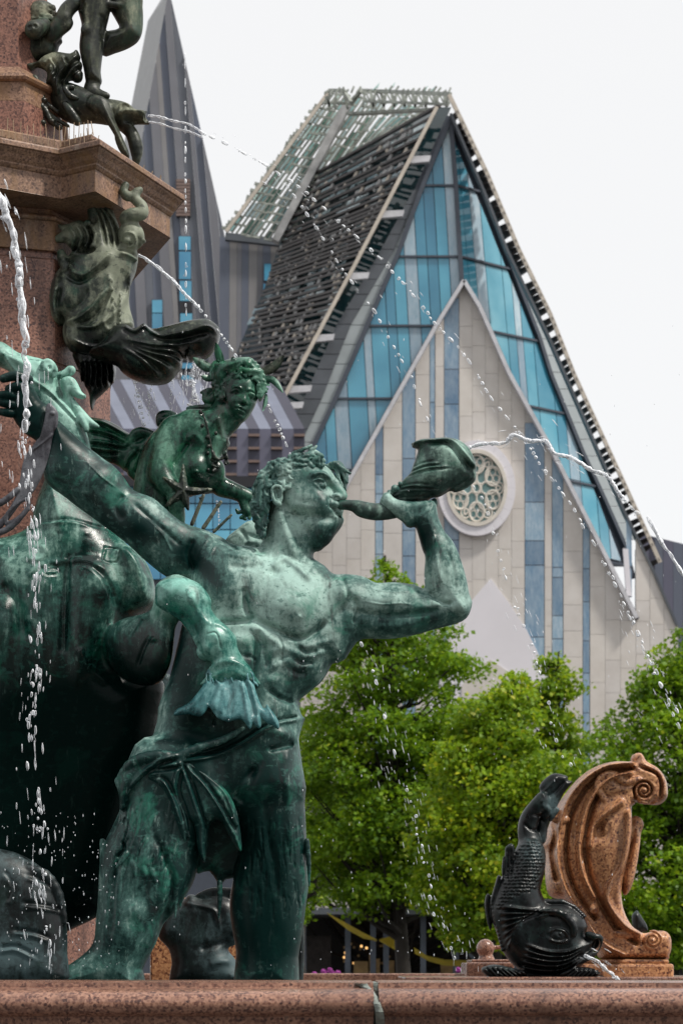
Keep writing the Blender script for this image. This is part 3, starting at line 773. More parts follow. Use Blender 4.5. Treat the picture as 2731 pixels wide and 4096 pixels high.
sail([(870,2158),(905,2148),(928,2160),(935,2190)], [(872,2162),(900,2178),(925,2192),(936,2198)], 53.8, 'middle yellow shade sail meeting the linden trunk')
sail([(950,2176),(980,2195),(1020,2204),(1082,2206)], [(952,2190),(985,2208),(1020,2218),(1080,2220)], 53.4, 'yellow shade sail right of the linden trunk, left of the granite ball')
# allium flowers beyond the rim
M['purple_fl'] = simple('allium_purple', (.30,.05,.26), .8, var=.4, scale=60)
M['stem'] = simple('stem_green', (.05,.12,.03), .7)
rnd = random.Random(9)
ALB = {(743,2232):'leftmost but one purple allium head, low and half hidden by the far rim', (757,2229):'tallest purple allium head of the cluster right of the triton leg', (763,2236):'purple allium head just below and right of the tallest one',
       (776,2235):'rightmost purple allium head of the cluster beside the triton leg', (722,2238):'leftmost purple allium head, next to the triton leg', (1052,2228):'purple allium head left of the two near the granite ball block', (1070,2233):'purple allium head nearest the granite ball block', (747,2240):'lowest purple allium head of the cluster, almost on the rim'}
for (u, v) in ((743,2232),(757,2229),(763,2236),(776,2235),(722,2238),(1052,2228),(1070,2233),(747,2240)):
    c = D(u, v, 24); t = MB(); t.tube([Vector((c.x, c.y, .9)), c], .006, 5).build
    r_ = empty('allium', Vector((c.x, c.y, .9)), ALB[(u, v)], 'flower', 'alliums behind the rim')
    MB().tube([Vector((c.x, c.y, .9)), c], .006, 5).build('stem', M['stem'], r_)
    h = MB()
    for k in range(60):
        d = Vector((rnd.gauss(0,1), rnd.gauss(0,1), rnd.gauss(0,1))).normalized()*.03
        h.bar(c, c+d, .009, .009)
    h.build('flower_head', M['purple_fl'], r_, kind='stuff')
planter = MB().box((-7, 23.5, .004), (4, 25, .92)).build('planter', M['slate']); tag(planter, 'long low dark planter with alliums, hidden behind the far rim', 'planter')

# ================================================================== basin rim
M['granite'] = granite('red_granite', (.33,.18,.125), (.175,.082,.06), (.05,.025,.024), sc=165, rough=.3, wet=.2)
M['granite2'] = granite('orange_granite', (.58,.30,.145), (.33,.14,.07), (.08,.03,.025), sc=110, rough=.4, wet=.22)
M['lead'] = simple('lead_joint', (.20,.23,.21), .45, scale=12, var=.5, bs=.6)
YB = 5.6
def rimprof():
    zt = D(0, 2266, YB).z; m = YB/5553
    pr = [(.62, zt-.013), (.16, zt-.013), (.15, zt), (.012, zt)]           # (y offset, z): inner step, then top
    for k in range(9):
        a = math.pi/2*k/8; pr.append((-.02-.035*math.sin(a)+.02, zt-.034*(1-math.cos(a))))
    return pr, zt, m
pr, zt, mm = rimprof()
# front profile: flat strip at the top, narrow quirk, big roll, undercut
def py(v): return D(0, v, YB).z
prof = [(.75, py(2255)), (.17, py(2255.5)), (.165, py(2257)), (.10, py(2258)), (.098, py(2268)), (.085, py(2270.5)), (.05, py(2271.5)), (.02, py(2276)), (-.004, py(2284)), (-.016, py(2296)), (-.018, py(2310)), (-.010, py(2324)), (.006, py(2332)), (.03, py(2336)), (.034, py(2352)), (.05, py(2372)), (.10, py(2410)), (.12, .15)]
rim = empty('fountain_basin', (0, YB, 0), 'rounded red granite rim of the fountain basin along the bottom of the picture', 'fountain basin')
def rimseg(x0, x1, name='rim_stone', curve=0):
    vs2 = []; n = 14
    for i in range(n+1):
        x = x0+(x1-x0)*i/n
        for (y, z) in prof: vs2.append((x, YB+y, z))
        
    m = len(prof); fs = []
    for i in range(n):
        for j in range(m-1): fs.append([i*m+j, i*m+j+1, (i+1)*m+j+1, (i+1)*m+j])
    fs.append([j for j in range(m)][::-1]); fs.append([n*m+j for j in range(m)])
    return mesh(name, vs2, fs, M['granite'], rim, True)
xj = D(864, 2340, YB).x
for a, b in ((-2.6, xj-.006), (xj+.006, 2.8)):
    o = rimseg(a, b)
    o.data.polygons.foreach_set('use_smooth', [True]*len(o.data.polygons))
    m_ = o.modifiers.new('e', 'EDGE_SPLIT'); m_.split_angle = math.radians(38)
# metal joint strip that bends over the roll
jp = [(829,2259),(836,2264),(845,2269),(852,2277),(860,2290),(866,2306),(871,2324),(873,2340),(873,2356),(873,2400)]
mb = MB(); pts = []
yy = [.09,.09,.06,.03,0,-.018,-.016,.0,.03,.09]
for (u, v), y in zip(jp, yy): pts.append(D(u, v, YB+y-.004))
ws = [.015,.010,.006,.006,.007,.008,.009,.010,.010,.010]
for i in range(len(pts)-1):
    a, b = pts[i], pts[i+1]
    mb.add([a+Vector((-ws[i],0,0)), a+Vector((ws[i],0,0)), b+Vector((ws[i+1],0,0)), b+Vector((-ws[i+1],0,0)), a+Vector((-ws[i],.05,-.01)), a+Vector((ws[i],.05,-.01)), b+Vector((ws[i+1],.05,-.01)), b+Vector((-ws[i+1],.05,-.01))], [(3,2,1,0),(0,4,7,3),(1,2,6,5)])
mb.build('lead_joint', M['lead'], rim, True)
MB().box((xj-.006, YB+.1, .15), (xj+.006, YB+.7, py(2258.5))).build('joint_filler', M['lead'], rim)
# far rim and the ledge the scroll stands on
def slab(u0, u1, vt, vb, Y, dep, name, par=rim, mat='granite', bv=.008):
    a, b = D(u0, vb, Y), D(u1, vt, Y); o = MB().box((a.x, Y, min(a.z, b.z-.02)), (b.x, Y+dep, b.z)).build(name, M[mat], par); bevel(o, bv); return o
slab(560, 1078, 2236.0, 2400, 13.2, .5, 'far_rim_stone')
slab(200, 559, 2236, 2400, 13.2, .5, 'far_rim_stone')
slab(930, 1700, 2244, 2400, 11.6, 2.0, 'ledge_stone')
wz = py(2255)-.10
wm, t, p = newmat('basin_water'); p.inputs['Base Color'].default_value = (.02,.04,.035,1); p.inputs['Roughness'].default_value = .06
bump(t, p, noise(t, coords(t), 9, 4), .5, .03); M['waterpool'] = wm
tag(mesh('water', [(-8,YB+.2,wz),(8,YB+.2,wz),(8,13.1,wz),(-8,13.1,wz)], [(0,1,2,3)], wm), kind='structure')

# ================================================================== unseen opera house, added behind the camera to darken light and reflections
M['opera'] = simple('opera_stone', (.34,.31,.27), .75, scale=.6)
opera = empty('opera_house_blocker', (0, -62, 0), 'unseen long pale stone opera house with tall windows, added behind the camera to darken the light', 'building')
MB().box((-70,-86,0), (70,-62,21)).build('wall', M['opera'], opera)
MB().box((-71,-87,21.01), (71,-61.2,22.4)).build('cornice', M['opera'], opera)
MB().box((-22,-84,22.41), (22,-66,30)).build('stage_tower', M['opera'], opera)
wb = MB().box((-1.3,-.1,0), (1.3,.1,8)); w0 = wb.build('window', M['darkglass'], opera); 
for i in range(24):
    for zz_ in (2.5, 12.0):
        o = w0 if (i == 0 and zz_ == 2.5) else w0.copy()
        if o is not w0: COL.objects.link(o)
        o.location = (-64+i*5.56, -61.95, zz_)
        if zz_ > 5: o.scale = (1,1,.8)
# ================================================================== sculpting kit
def Zm(ou, ov, sc):
    """points read in an enlarged view of the photo -> photo pixels"""
    def f(*pts):
        r = []
        for p in pts:
            q = (ou+p[0]/sc, ov+p[1]/sc)
            if len(p) > 2: q += tuple(x for x in p[2:])
            r.append(q)
        return r if len(r) != 1 else r[0]
    f.s = sc; return f
def spline(pts, sub=6, closed=False):
    P = np.array(pts, float); n = len(P); out = []
    rng = range(n) if closed else range(n-1)
    for i in rng:
        if closed: p0, p1, p2, p3 = P[(i-1)%n], P[i], P[(i+1)%n], P[(i+2)%n]
        else: p0, p1, p2, p3 = P[max(i-1,0)], P[i], P[i+1], P[min(i+2,n-1)]
        for k in range(sub):
            t = k/sub
            out.append(.5*((2*p1)+(-p0+p2)*t+(2*p0-5*p1+4*p2-p3)*t*t+(-p0+3*p1-3*p2+p3)*t**3))
    if not closed: out.append(P[-1])
    return np.array(out)
class Sculpt:
    def __init__(s, Y, vox): s.Y = Y; s.s = Y/F; s.vox = vox; s.ops = []; s.pat = []; s.amp = 1.0; s.wm = 1.0
    def P(s, u, v, w=0.0):
        y = s.Y-w*s.s; return np.array([(u-CX)/F*y, y, EYE+(HV-v)/F*y])
    # --- modelling strokes -------------------------------------------------
    def tube(s, pts, k=8, sub=3, sq=1.0, sign=1):
        q = spline(pts, sub) if (sub > 1 and len(pts) > 2) else np.array(pts, float)
        for a, b in zip(q[:-1], q[1:]):
            s.ops.append(('cap', s.P(*a[:3]), s.P(*b[:3]), a[3]*s.s, b[3]*s.s, k*s.s, sq, sign))
        return s
    def ball(s, u, v, w, ru, rv=None, rw=None, rot=0, k=8, sign=1):
        rv = rv or ru; rw = rw or ru
        s.ops.append(('ell', s.P(u, v, w), (ru*s.s, rw*s.s, rv*s.s), math.radians(rot), k*s.s, sign)); return s
    def infl(s, outl, w, R, T, k=10, sign=1, smooth=3, tilt=(0,0), c=None):
        q = spline(outl, smooth, True) if smooth > 1 else np.array(outl, float)
        y0 = s.Y-w*s.s
        X = (q[:,0]-CX)/F*y0; Z = EYE+(HV-q[:,1])/F*y0
        s.ops.append(('inf', np.stack([X, Z], 1), y0, R*s.s, T*s.s, k*s.s, sign, tilt, (X.mean(), Z.mean()))); return s
    def line(s, pts, w, width, amp, rng=60, sub=4, taper=True):       # raise (+) or cut (-) the skin along a line
        q = spline(pts, sub) if len(pts) > 2 else np.array(pts, float)
        y0 = s.Y-w*s.s; X = (q[:,0]-CX)/F*y0; Z = EYE+(HV-q[:,1])/F*y0
        s.ops.append(('lin', np.stack([X, Z], 1), y0, width*s.wm*s.s, amp*s.amp*s.s, rng*s.s, taper)); return s
    def bump(s, u, v, w, ru, rv, amp, rot=0, rng=60):
        y0 = s.Y-w*s.s; s.ops.append(('bmp', ((u-CX)/F*y0, EYE+(HV-v)/F*y0), y0, ru*s.s, rv*s.s, math.radians(rot), amp*s.amp*s.s, rng*s.s)); return s
    def patch(s, u, v, ru, rv, val, rot=0): s.pat.append((u, v, ru, rv, val, math.radians(rot))); return s  # tone blob: carries real patina and painted shade alike
    # --- evaluation ------------------------------------------------------------
    def build(s, name, mat, parent=None, base=.5, smooth_it=0):
        lo = np.array([1e9]*3); hi = -lo
        for o in s.ops:
            if o[0] == 'cap':
                r = max(o[3], o[4])*max(1, o[6]); l = np.minimum(o[1], o[2])-r; h = np.maximum(o[1], o[2])+r
            elif o[0] == 'ell': r = max(o[2]); l = o[1]-r; h = o[1]+r
            elif o[0] == 'inf':
                l = np.array([o[1][:,0].min(), o[2]-o[4]*1.1, o[1][:,1].min()]); h = np.array([o[1][:,0].max(), o[2]+o[4]*1.1, o[1][:,1].max()])
                tl = abs(o[7][0])*(h[0]-l[0])/2+abs(o[7][1])*(h[2]-l[2])/2; l[1] -= tl; h[1] += tl
            else: continue
            if (o[0] == 'inf' and o[6] < 0) or (o[0] in ('cap','ell') and o[-1] < 0): continue
            lo = np.minimum(lo, l); hi = np.maximum(hi, h)
        vx = s.vox; lo -= 5*vx; hi += 5*vx
        n = np.ceil((hi-lo)/vx).astype(int)+1
        ax = [lo[i]+vx*np.arange(n[i]) for i in range(3)]; ax = [a.astype(np.float32) for a in ax]
        G = np.full(tuple(n), .08, np.float32)
        def sl(l, h):
            i0 = np.maximum(np.floor((np.asarray(l)-lo)/vx).astype(int), 0); i1 = np.minimum(np.ceil((np.asarray(h)-lo)/vx).astype(int)+1, n)
            if (i1 <= i0).any(): return None
            return tuple(slice(a, b) for a, b in zip(i0, i1))
        def put(S, d, k, sign):
            g = G[S]
            if sign > 0:
                h = np.clip(.5+.5*(g-d)/k, 0, 1); G[S] = g*(1-h)+d*h-k*h*(1-h)
            else:
                d = -d; h = np.clip(.5-.5*(g-d)/k, 0, 1); G[S] = g*(1-h)+d*h+k*h*(1-h)
        for o in s.ops:
            if o[0] == 'cap':
                _, a, b, ra, rb, k, sq, sign = o; m = max(ra, rb)*max(1, sq)+k+3*vx
                S = sl(np.minimum(a, b)-m, np.maximum(a, b)+m)
                if S is None: continue
                x = ax[0][S[0]][:,None,None]-a[0]; y = (ax[1][S[1]][None,:,None]-a[1])/sq; z = ax[2][S[2]][None,None,:]-a[2]
                d = (b-a).astype(np.float32); dy = d[1]/sq; L = d[0]**2+dy**2+d[2]**2+1e-12
                t = np.clip((x*d[0]+y*dy+z*d[2])/L, 0, 1)
                D_ = np.sqrt((x-t*d[0])**2+(y-t*dy)**2+(z-t*d[2])**2)-(ra+(rb-ra)*t)
                put(S, D_*min(1, sq), k, sign)
            elif o[0] == 'ell':
                _, c, r, rot, k, sign = o; m = max(r)+k+3*vx; S = sl(c-m, c+m)
                if S is None: continue
                x = ax[0][S[0]][:,None,None]-c[0]; y = ax[1][S[1]][None,:,None]-c[1]; z = ax[2][S[2]][None,None,:]-c[2]
                ca, sa = math.cos(rot), math.sin(rot); X = x*ca-z*sa; Z_ = x*sa+z*ca
                X, Y_, Z_ = X/r[0], y/r[1], Z_/r[2]
                k0 = np.sqrt(X*X+Y_*Y_+Z_*Z_)+1e-6; k1 = np.sqrt((X/r[0])**2+(Y_/r[1])**2+(Z_/r[2])**2)+1e-6
                put(S, k0*(k0-1)/k1, k, sign)
            elif o[0] == 'inf':
                _, q, y0, R, T, k, sign, tilt, cen = o
                ext = T+k+3*vx+abs(tilt[0])*(q[:,0].max()-q[:,0].min())+abs(tilt[1])*(q[:,1].max()-q[:,1].min()); m = k+3*vx
                S = sl((q[:,0].min()-m, y0-ext, q[:,1].min()-m), (q[:,0].max()+m, y0+ext, q[:,1].max()+m))
                if S is None: continue
                X = ax[0][S[0]][:,None]; Z_ = ax[2][S[2]][None,:]
                dd = None; ins = np.zeros((X.shape[0], Z_.shape[1]), bool)
                for i in range(len(q)):
                    a, b = q[i], q[(i+1)%len(q)]; ex, ez = b-a; L = ex*ex+ez*ez+1e-12
                    t = np.clip(((X-a[0])*ex+(Z_-a[1])*ez)/L, 0, 1); dq = (X-a[0]-t*ex)**2+(Z_-a[1]-t*ez)**2
                    dd = dq if dd is None else np.minimum(dd, dq)
                    if a[1] != b[1]:
                        c = ((a[1] > Z_) != (b[1] > Z_)) & (X < (b[0]-a[0])*(Z_-a[1])/(b[1]-a[1])+a[0]); ins ^= c
                d2 = np.sqrt(dd); d2 = np.where(ins, -d2, d2)
                e = np.maximum(R+d2, 0).astype(np.float32)[:,None,:]
                off = (tilt[0]*(X-cen[0])+tilt[1]*(Z_-cen[1])).astype(np.float32)[:,None,:]
                y = (ax[1][S[1]][None,:,None]-y0+off)*(R/T)
                put(S, (np.sqrt(e*e+y*y)-R)*min(1, T/R), k, sign)
            elif o[0] == 'lin':
                _, q, y0, wd_, amp, rng, taper = o; m = wd_*2.5
                S = sl((q[:,0].min()-m, y0-rng, q[:,1].min()-m), (q[:,0].max()+m, y0+rng, q[:,1].max()+m))
                if S is None: continue
                X = ax[0][S[0]][:,None]; Z_ = ax[2][S[2]][None,:]; best = None; tt = None; nn = len(q)-1
                for i in range(nn):
                    a, b = q[i], q[i+1]; ex, ez = b-a; L = ex*ex+ez*ez+1e-12
                    t = np.clip(((X-a[0])*ex+(Z_-a[1])*ez)/L, 0, 1); dq = (X-a[0]-t*ex)**2+(Z_-a[1]-t*ez)**2; T_ = (i+t)/nn
                    if best is None: best, tt = dq, T_
                    else: tt = np.where(dq < best, T_, tt); best = np.minimum(best, dq)
                f = np.exp(-best/(wd_*wd_))*amp
                if taper: f = f*np.clip(np.sin(np.pi*np.clip(tt, .03, .97))*2, 0, 1)
                yy = ax[1][S[1]]; wy = np.clip((rng-np.abs(yy-y0))/(rng*.3), 0, 1)
                G[S] -= (f.astype(np.float32)[:,None,:]*wy[None,:,None]).astype(np.float32)
            elif o[0] == 'bmp':
                _, c, y0, ru, rv, rot, amp, rng = o; m = max(ru, rv)*2.2
                S = sl((c[0]-m, y0-rng, c[1]-m), (c[0]+m, y0+rng, c[1]+m))
                if S is None: continue
                x = ax[0][S[0]][:,None]-c[0]; z = ax[2][S[2]][None,:]-c[1]; ca, sa = math.cos(rot), math.sin(rot)
                X = (x*ca-z*sa)/ru; Z_ = (x*sa+z*ca)/rv; f = amp*np.exp(-(X*X+Z_*Z_))
                yy = ax[1][S[1]]; wy = np.clip((rng-np.abs(yy-y0))/(rng*.3), 0, 1)
                G[S] -= (f.astype(np.float32)[:,None,:]*wy[None,:,None]).astype(np.float32)
        for _ in range(smooth_it):
            for a in range(3):
                A = G.swapaxes(0, a); B = A.copy(); B[1:-1] = .5*A[1:-1]+.25*(A[:-2]+A[2:]); G = B.swapaxes(0, a)
        G = np.ascontiguousarray(np.clip(G, -3*vx, 3*vx))
        gr = openvdb.FloatGrid(3*vx); gr.copyFromArray(G, tolerance=0.0)
        pts, quads = gr.convertToQuads(isovalue=0.0)
        pts = np.asarray(pts, np.float64)*vx+lo; quads = np.asarray(quads, np.int64)
        a, b, c, d = (pts[quads[:,i]] for i in range(4)); fn = np.cross(c-a, d-b)
        vol = (fn*((a+b+c+d)/4-pts.mean(0))).sum()
        if vol < 0: quads = quads[:, ::-1]; fn = -fn
        o = npmesh(name, pts, quads, mat, parent)
        u = CX+pts[:,0]/pts[:,1]*F; v = HV-(pts[:,2]-EYE)/pts[:,1]*F
        pa = np.full(len(pts), base)
        for (pu, pv, ru, rv, val, rot) in s.pat:
            x = (u-pu); z = (v-pv); X = (x*math.cos(rot)+z*math.sin(rot))/ru; Z_ = (-x*math.sin(rot)+z*math.cos(rot))/rv
            pa += val*np.exp(-(X*X+Z_*Z_))
        at = o.data.attributes.new('patina_shade', 'FLOAT', 'POINT'); 
        if len(at.data) == len(pa): at.data.foreach_set('value', pa.astype(np.float32))
        return o
zA4 = Zm(900,1600,1.4255); zB1 = Zm(0,1900,1.2062); zB2 = Zm(0,2900,1.2062); zH = Zm(980,1760,3.136); zN = Zm(600,1350,2.6133)
zHN = Zm(1450,1700,3.136); zHL = Zm(0,1350,2.6133); zHF = Zm(600,2250,2.6133); zHC = Zm(0,1900,1.96); zS = Zm(1700,2950,1.5209)
zCT = Zm(60,0,2.24); zC1 = Zm(0,0,1.568); zC2 = Zm(0,900,1.568); zW4 = Zm(450,900,1.96)
M['bzT'] = bronze('bronze_verdigris', (.235,.355,.32), (.045,.118,.104), (.004,.026,.024), brown=(.022,.022,.024), rough=.56, wet=.22)
M['bzH'] = bronze('bronze_horse', (.19,.34,.29), (.022,.095,.077), (.002,.014,.012), brown=(.014,.02,.02), rough=.4, wet=.22, seed=3.3)
M['bzN'] = bronze('bronze_green', (.10,.225,.165), (.012,.070,.044), (.002,.014,.010), rough=.34, seed=5.1, hue=(.02,.15,.07))
M['bzF'] = bronze('bronze_wet_teal', (.16,.35,.30), (.03,.145,.12), (.006,.045,.038), brown=(.015,.04,.035), rough=.3, wet=.2, seed=6.6)
M['bzW'] = bronze('bronze_blue_teal', (.12,.28,.29), (.035,.135,.145), (.008,.04,.045), brown=(.02,.05,.055), rough=.36, wet=.2, seed=7.7, hue=(.03,.17,.18))
M['bzK'] = bronze('bronze_black', (.04,.065,.07), (.007,.013,.014), (.002,.003,.004), rough=.4, seed=8.2, hue=(.006,.022,.018), brown=(.01,.01,.011), wet=.14)
M['bzU'] = bronze('bronze_olive', (.20,.21,.15), (.045,.052,.034), (.010,.013,.010), brown=(.05,.03,.015), rough=.55, seed=9.9, hue=(.03,.07,.045))
M['bzM'] = bronze('bronze_dark_olive', (.14,.155,.115), (.020,.028,.021), (.004,.006,.006), brown=(.02,.015,.01), rough=.42, seed=12.9, hue=(.012,.06,.04))
VS = 1.0
# ================================================================== triton
rT = random.Random(17)
YTR = 8.0
triton = empty('triton_statue', tuple(D(560, 2300, YTR)), 'large bare-chested green bronze triton blowing a shell horn, hips wrapped in cloth', 'statue')
S = Sculpt(YTR, .0030*VS); S.amp = 1.15; S.wm = .85
# legs
S.infl(zB2((700,60),(610,210),(590,380),(540,500),(495,600),(480,720),(474,850),(464,950),(452,1050),(400,1110),(330,1160),(250,1225),(250,1290),(680,1290),(690,1180),(750,1060),(790,960),(850,900),(900,820),(940,740),(965,620),(1000,480),(1100,300),(1000,80)), 90, 110, 120, k=20)
S.infl(zB2((880,40),(960,250),(1060,400),(1140,480),(1160,600),(1130,720),(1108,860),(1120,980),(1140,1100),(1150,1290),(1420,1290),(1440,1120),(1460,1000),(1475,880),(1488,770),(1482,620),(1474,450),(1465,300),(1450,170),(1436,70),(1430,-60)), -10, 120, 125, k=25)
S.infl(zB2((920,430),(1180,430),(1190,700),(1090,745),(1062,775),(1010,705),(935,700)), -70, 40, 50, k=14)
# pelvis and belly
S.infl(zB1((760,1190),(735,1300),(745,1420),(900,1560),(1200,1640),(1455,1560),(1445,1400),(1432,1300),(1424,1190),(1428,1110),(1300,1000),(1000,1000),(830,1010)), 20, 130, 130, k=30)
# rib cage
S.infl(zB1((930,400),(1000,350),(1100,340),(1200,345),(1330,380),(1450,400),(1568,440),(1640,560),(1640,700),(1610,880),(1560,985),(1500,1040),(1440,1095),(1424,1180),(1300,1220),(1050,1230),(780,1180),(815,1000),(850,850),(900,620)), 0, 150, 150, k=30)
# shoulders and raised arm
S.infl(zA4((420,960),(520,1035),(600,1002),(700,996),(790,1010),(865,1045),(960,1040),(1080,1055),(1150,1082),(1250,1040),(1395,1130),(1395,1200),(1350,1262),(1200,1305),(1050,1346),(920,1362),(820,1360),(750,1380),(640,1500),(420,1350)), 30, 100, 92, k=25)
S.infl(zA4((1150,1090),(1134,1000),(1140,900),(1122,850),(1100,770),(1075,700),(1040,680),(1185,585),(1215,670),(1250,750),(1292,800),(1332,880),(1370,1000),(1386,1080),(1396,1160),(1385,1215),(1340,1240),(1230,1190)), 60, 78, 70, k=18)
# lowered arm reaching back to the horse
S.infl(zB1((275,-255),(245,-180),(228,-96),(215,-30),(235,50),(330,120),(450,210),(600,320),(700,410),(800,486),(880,505),(960,500),(1100,420),(1150,372),(1090,305),(1000,262),(880,224),(800,160),(740,110),(650,76),(610,30),(560,-20),(480,-90),(400,-150),(340,-205)), 30, 95, 84, k=22, tilt=(-.12,0))
# neck
S.infl(zH((330,760),(300,900),(262,1150),(215,1280),(120,1430),(-60,1560),(200,1700),(600,1750),(950,1650),(860,1500),(875,1400),(980,1340),(900,1000),(600,700)), 5, 95, 88, k=18)
# head
S.infl(zH((1010,330),(1085,380),(1150,470),(1190,560),(1222,615),(1242,665),(1225,720),(1200,760),(1230,800),(1240,860),(1225,930),(1222,965),(1240,1010),(1200,1100),(1130,1190),(1060,1290),(975,1350),(870,1378),(700,1200),(520,1000),(420,850),(380,700),(300,500),(420,300),(700,200),(880,240)), 10, 100, 112, k=10)
hb = 112
# face
def H_(x, y): return zH((x, y))
def inside(px, py, q):
    c = False
    for i in range(len(q)):
        a, b = q[i], q[i-1]
        if (a[1] > py) != (b[1] > py) and px < (b[0]-a[0])*(py-a[1])/(b[1]-a[1])+a[0]: c = not c
    return c

def ln(z, pts, w, wd, amp, rng=60, **k_): S.line(z(*pts), w, wd, amp, rng, **k_)
S.bump(*H_(1010,585), hb, 34, 24, -15, rot=-35); S.bump(*H_(1105,600), hb-20, 20, 26, -9)
S.bump(*H_(900,720), hb, 60, 40, 9); S.bump(*H_(985,800), hb, 30, 24, 8); S.bump(*H_(1080,1010), hb-10, 42, 34, 12)
ln(zH, [(560,880),(700,925),(880,950),(1040,975),(1150,1000)], hb-10, 26, -17, 70)
ln(zH, [(560,800),(700,850),(880,880),(1050,900)], hb, 18, 7, 60)
S.bump(*H_(760,1110), hb-10, 70, 40, -10); S.bump(*H_(980,1220), hb-30, 50, 40, 9)
S.ball(*H_(952,575), hb-8, 17, 11, 14, rot=-20, k=2)
ln(zH, [(835,530),(890,500),(950,492),(1000,520),(1015,570),(1000,640)], hb+2, 5.5, 5.5, 40)
ln(zH, [(850,540),(900,580),(950,620),(1000,645)], hb+2, 5, 3, 40)
S.ball(*H_(980,562), hb+7, 4.5, 7, 5, rot=-10, k=1, sign=-1)
ln(zH, [(820,470),(900,425),(980,420),(1050,460),(1095,530)], hb, 12, 15, 55)
ln(zH, [(840,500),(920,458),(1000,470),(1045,520)], hb+4, 5, -5, 50)
S.tube([(*H_(1110,520),hb-45,16),(*H_(1170,620),hb-40,17),(*H_(1222,705),hb-35,19)], k=10)
S.ball(*H_(1150,712), hb-22, 21, 15, 18, rot=10, k=5); S.ball(*H_(1222,706), hb-32, 14, 13, 16, k=5)
S.ball(*H_(1152,722), hb-4, 11, 7, 12, rot=12, k=3, sign=-1)
ln(zH, [(1075,700),(1050,760),(1062,830)], hb-5, 7, -8, 60)
S.ball(*H_(1125,805), hb-22, 22, 13, 20, rot=15, k=5); S.ball(*H_(1190,820), hb-38, 14, 13, 20, k=4)
ln(zH, [(1040,828),(1100,855),(1160,910),(1205,965)], hb-15, 6, -13, 80)
S.ball(*H_(1170,900), hb-40, 18, 12, 20, rot=45, k=5)
# ear
S.ball(*H_(405,690), hb-2, 22, 36, 12, rot=-12, k=4)
S.tube([(*H_(352,700),hb+10,5),(*H_(335,630),hb+11,5.5),(*H_(375,578),hb+12,6),(*H_(440,585),hb+12,6),(*H_(462,640),hb+10,5),(*H_(450,700),hb+6,4)], k=2)
S.tube([(*H_(345,700),hb+11,6),(*H_(370,770),hb+12,7),(*H_(430,800),hb+12,9)], k=2)
S.ball(*H_(402,680), hb+10, 11, 22, 9, rot=-10, k=2, sign=-1); S.tube([(*H_(385,650),hb+8,3),(*H_(400,740),hb+8,3)], k=2)
# neck muscles
ln(zH, [(420,860),(470,1050),(560,1300),(640,1500)], 85, 26, 13, 70); ln(zH, [(520,900),(620,1150),(700,1400)], 85, 16, -8, 70)
ln(zH, [(780,1300),(760,1450),(740,1560)], 85, 16, 7, 60); ln(zH, [(300,1200),(200,1400),(40,1500)], 80, 20, -8, 70)
# collar bones, pit of the neck
ln(zA4, [(500,1040),(420,960),(330,900),(260,960)], 120, 16, 10, 90)
ln(zA4, [(200,880),(100,890),(0,870)], 125, 14, 8, 90); ln(zA4, [(230,940),(120,960),(20,950)], 130, 18, -9, 90)
S.bump(*zA4((280,985)), 140, 26, 20, -13, rng=90)
ln(zA4, [(660,1000),(690,1080),(700,1150),(620,1260)], 110, 12, -9, 80)
# pectorals
S.bump(*zA4((380,1180)), 150, 105, 85, 34, rot=15, rng=110); S.bump(*zA4((60,1080)), 150, 85, 70, 22, rng=110)
ln(zA4, [(110,1060),(120,1180),(170,1260)], 150, 17, -18, 110)
ln(zA4, [(170,1260),(280,1300),(390,1350),(470,1345),(540,1290),(580,1240)], 155, 15, -24, 110)
ln(zA4, [(-40,1270),(60,1265),(160,1260)], 150, 15, -17, 110)
S.bump(*zA4((425,1235)), 178, 7, 7, 6, rng=60)
# ribs and flank
for (x, y, L) in ((470,1430,1),(450,1490,.9),(420,1545,.8)):
    ln(zA4, [(x-60,y-20),(x,y+10),(x+60*L,y)], 140, 12, -9, 90); 
for (x, y) in ((500,1400),(480,1460),(455,1520),(560,1380),(540,1440)): S.bump(*zA4((x,y)), 135, 24, 13, 9, rot=-20, rng=90)
ln(zA4, [(180,1300),(230,1420),(250,1540)], 155, 16, -12, 100)
ln(zB1, [(1200,720),(1300,790),(1400,850),(1450,860)], 150, 20, 10, 100)
ln(zB1, [(1240,760),(1230,900),(1180,1050),(1080,1190)], 148, 14, -15, 100)
for (x, y) in ((1160,800),(1130,900),(1100,1000),(1060,1100)): S.bump(*zB1((x,y)), 150, 42, 26, 12, rot=15, rng=90)
ln(zB1, [(1080,860),(1180,870),(1240,890)], 150, 9, -8, 90); ln(zB1, [(1050,970),(1140,985),(1210,990)], 150, 9, -8, 90)
for (x, y) in ((1330,850),(1320,920),(1310,990),(1390,900)): S.bump(*zB1((x,y)), 148, 24, 16, 9, rot=-25, rng=90)
ln(zB1, [(1290,1030),(1350,1075),(1420,1090)], 130, 14, -14, 90)
S.bump(*zB1((960,1130)), 150, 70, 55, 22, rng=100); S.bump(*zB1((1180,1150)), 145, 60, 50, 14, rng=100)
S.ball(*zB1((1032,1196)), 160, 9, 17, 16, rot=10, k=5, sign=-1); S.bump(*zB1((1005,1196)), 160, 12, 22, 7, rng=80)
# belt rolls and belt edge
ln(zB1, [(1425,1155),(1340,1180),(1250,1225),(1150,1290),(1000,1350),(850,1370)], 140, 6, -13, 110, taper=False)
ln(zB1, [(1425,1175),(1340,1200),(1250,1245),(1150,1310),(1000,1372),(850,1392)], 142, 9, 8, 110, taper=False)
ln(zB1, [(1420,1290),(1360,1310),(1290,1330)], 130, 12, -15, 100); S.bump(*zB1((1375,1250)), 120, 50, 22, 12, rot=10, rng=90)
ln(zB1, [(1250,1400),(1170,1480),(1130,1568)], 120, 16, -12, 100)
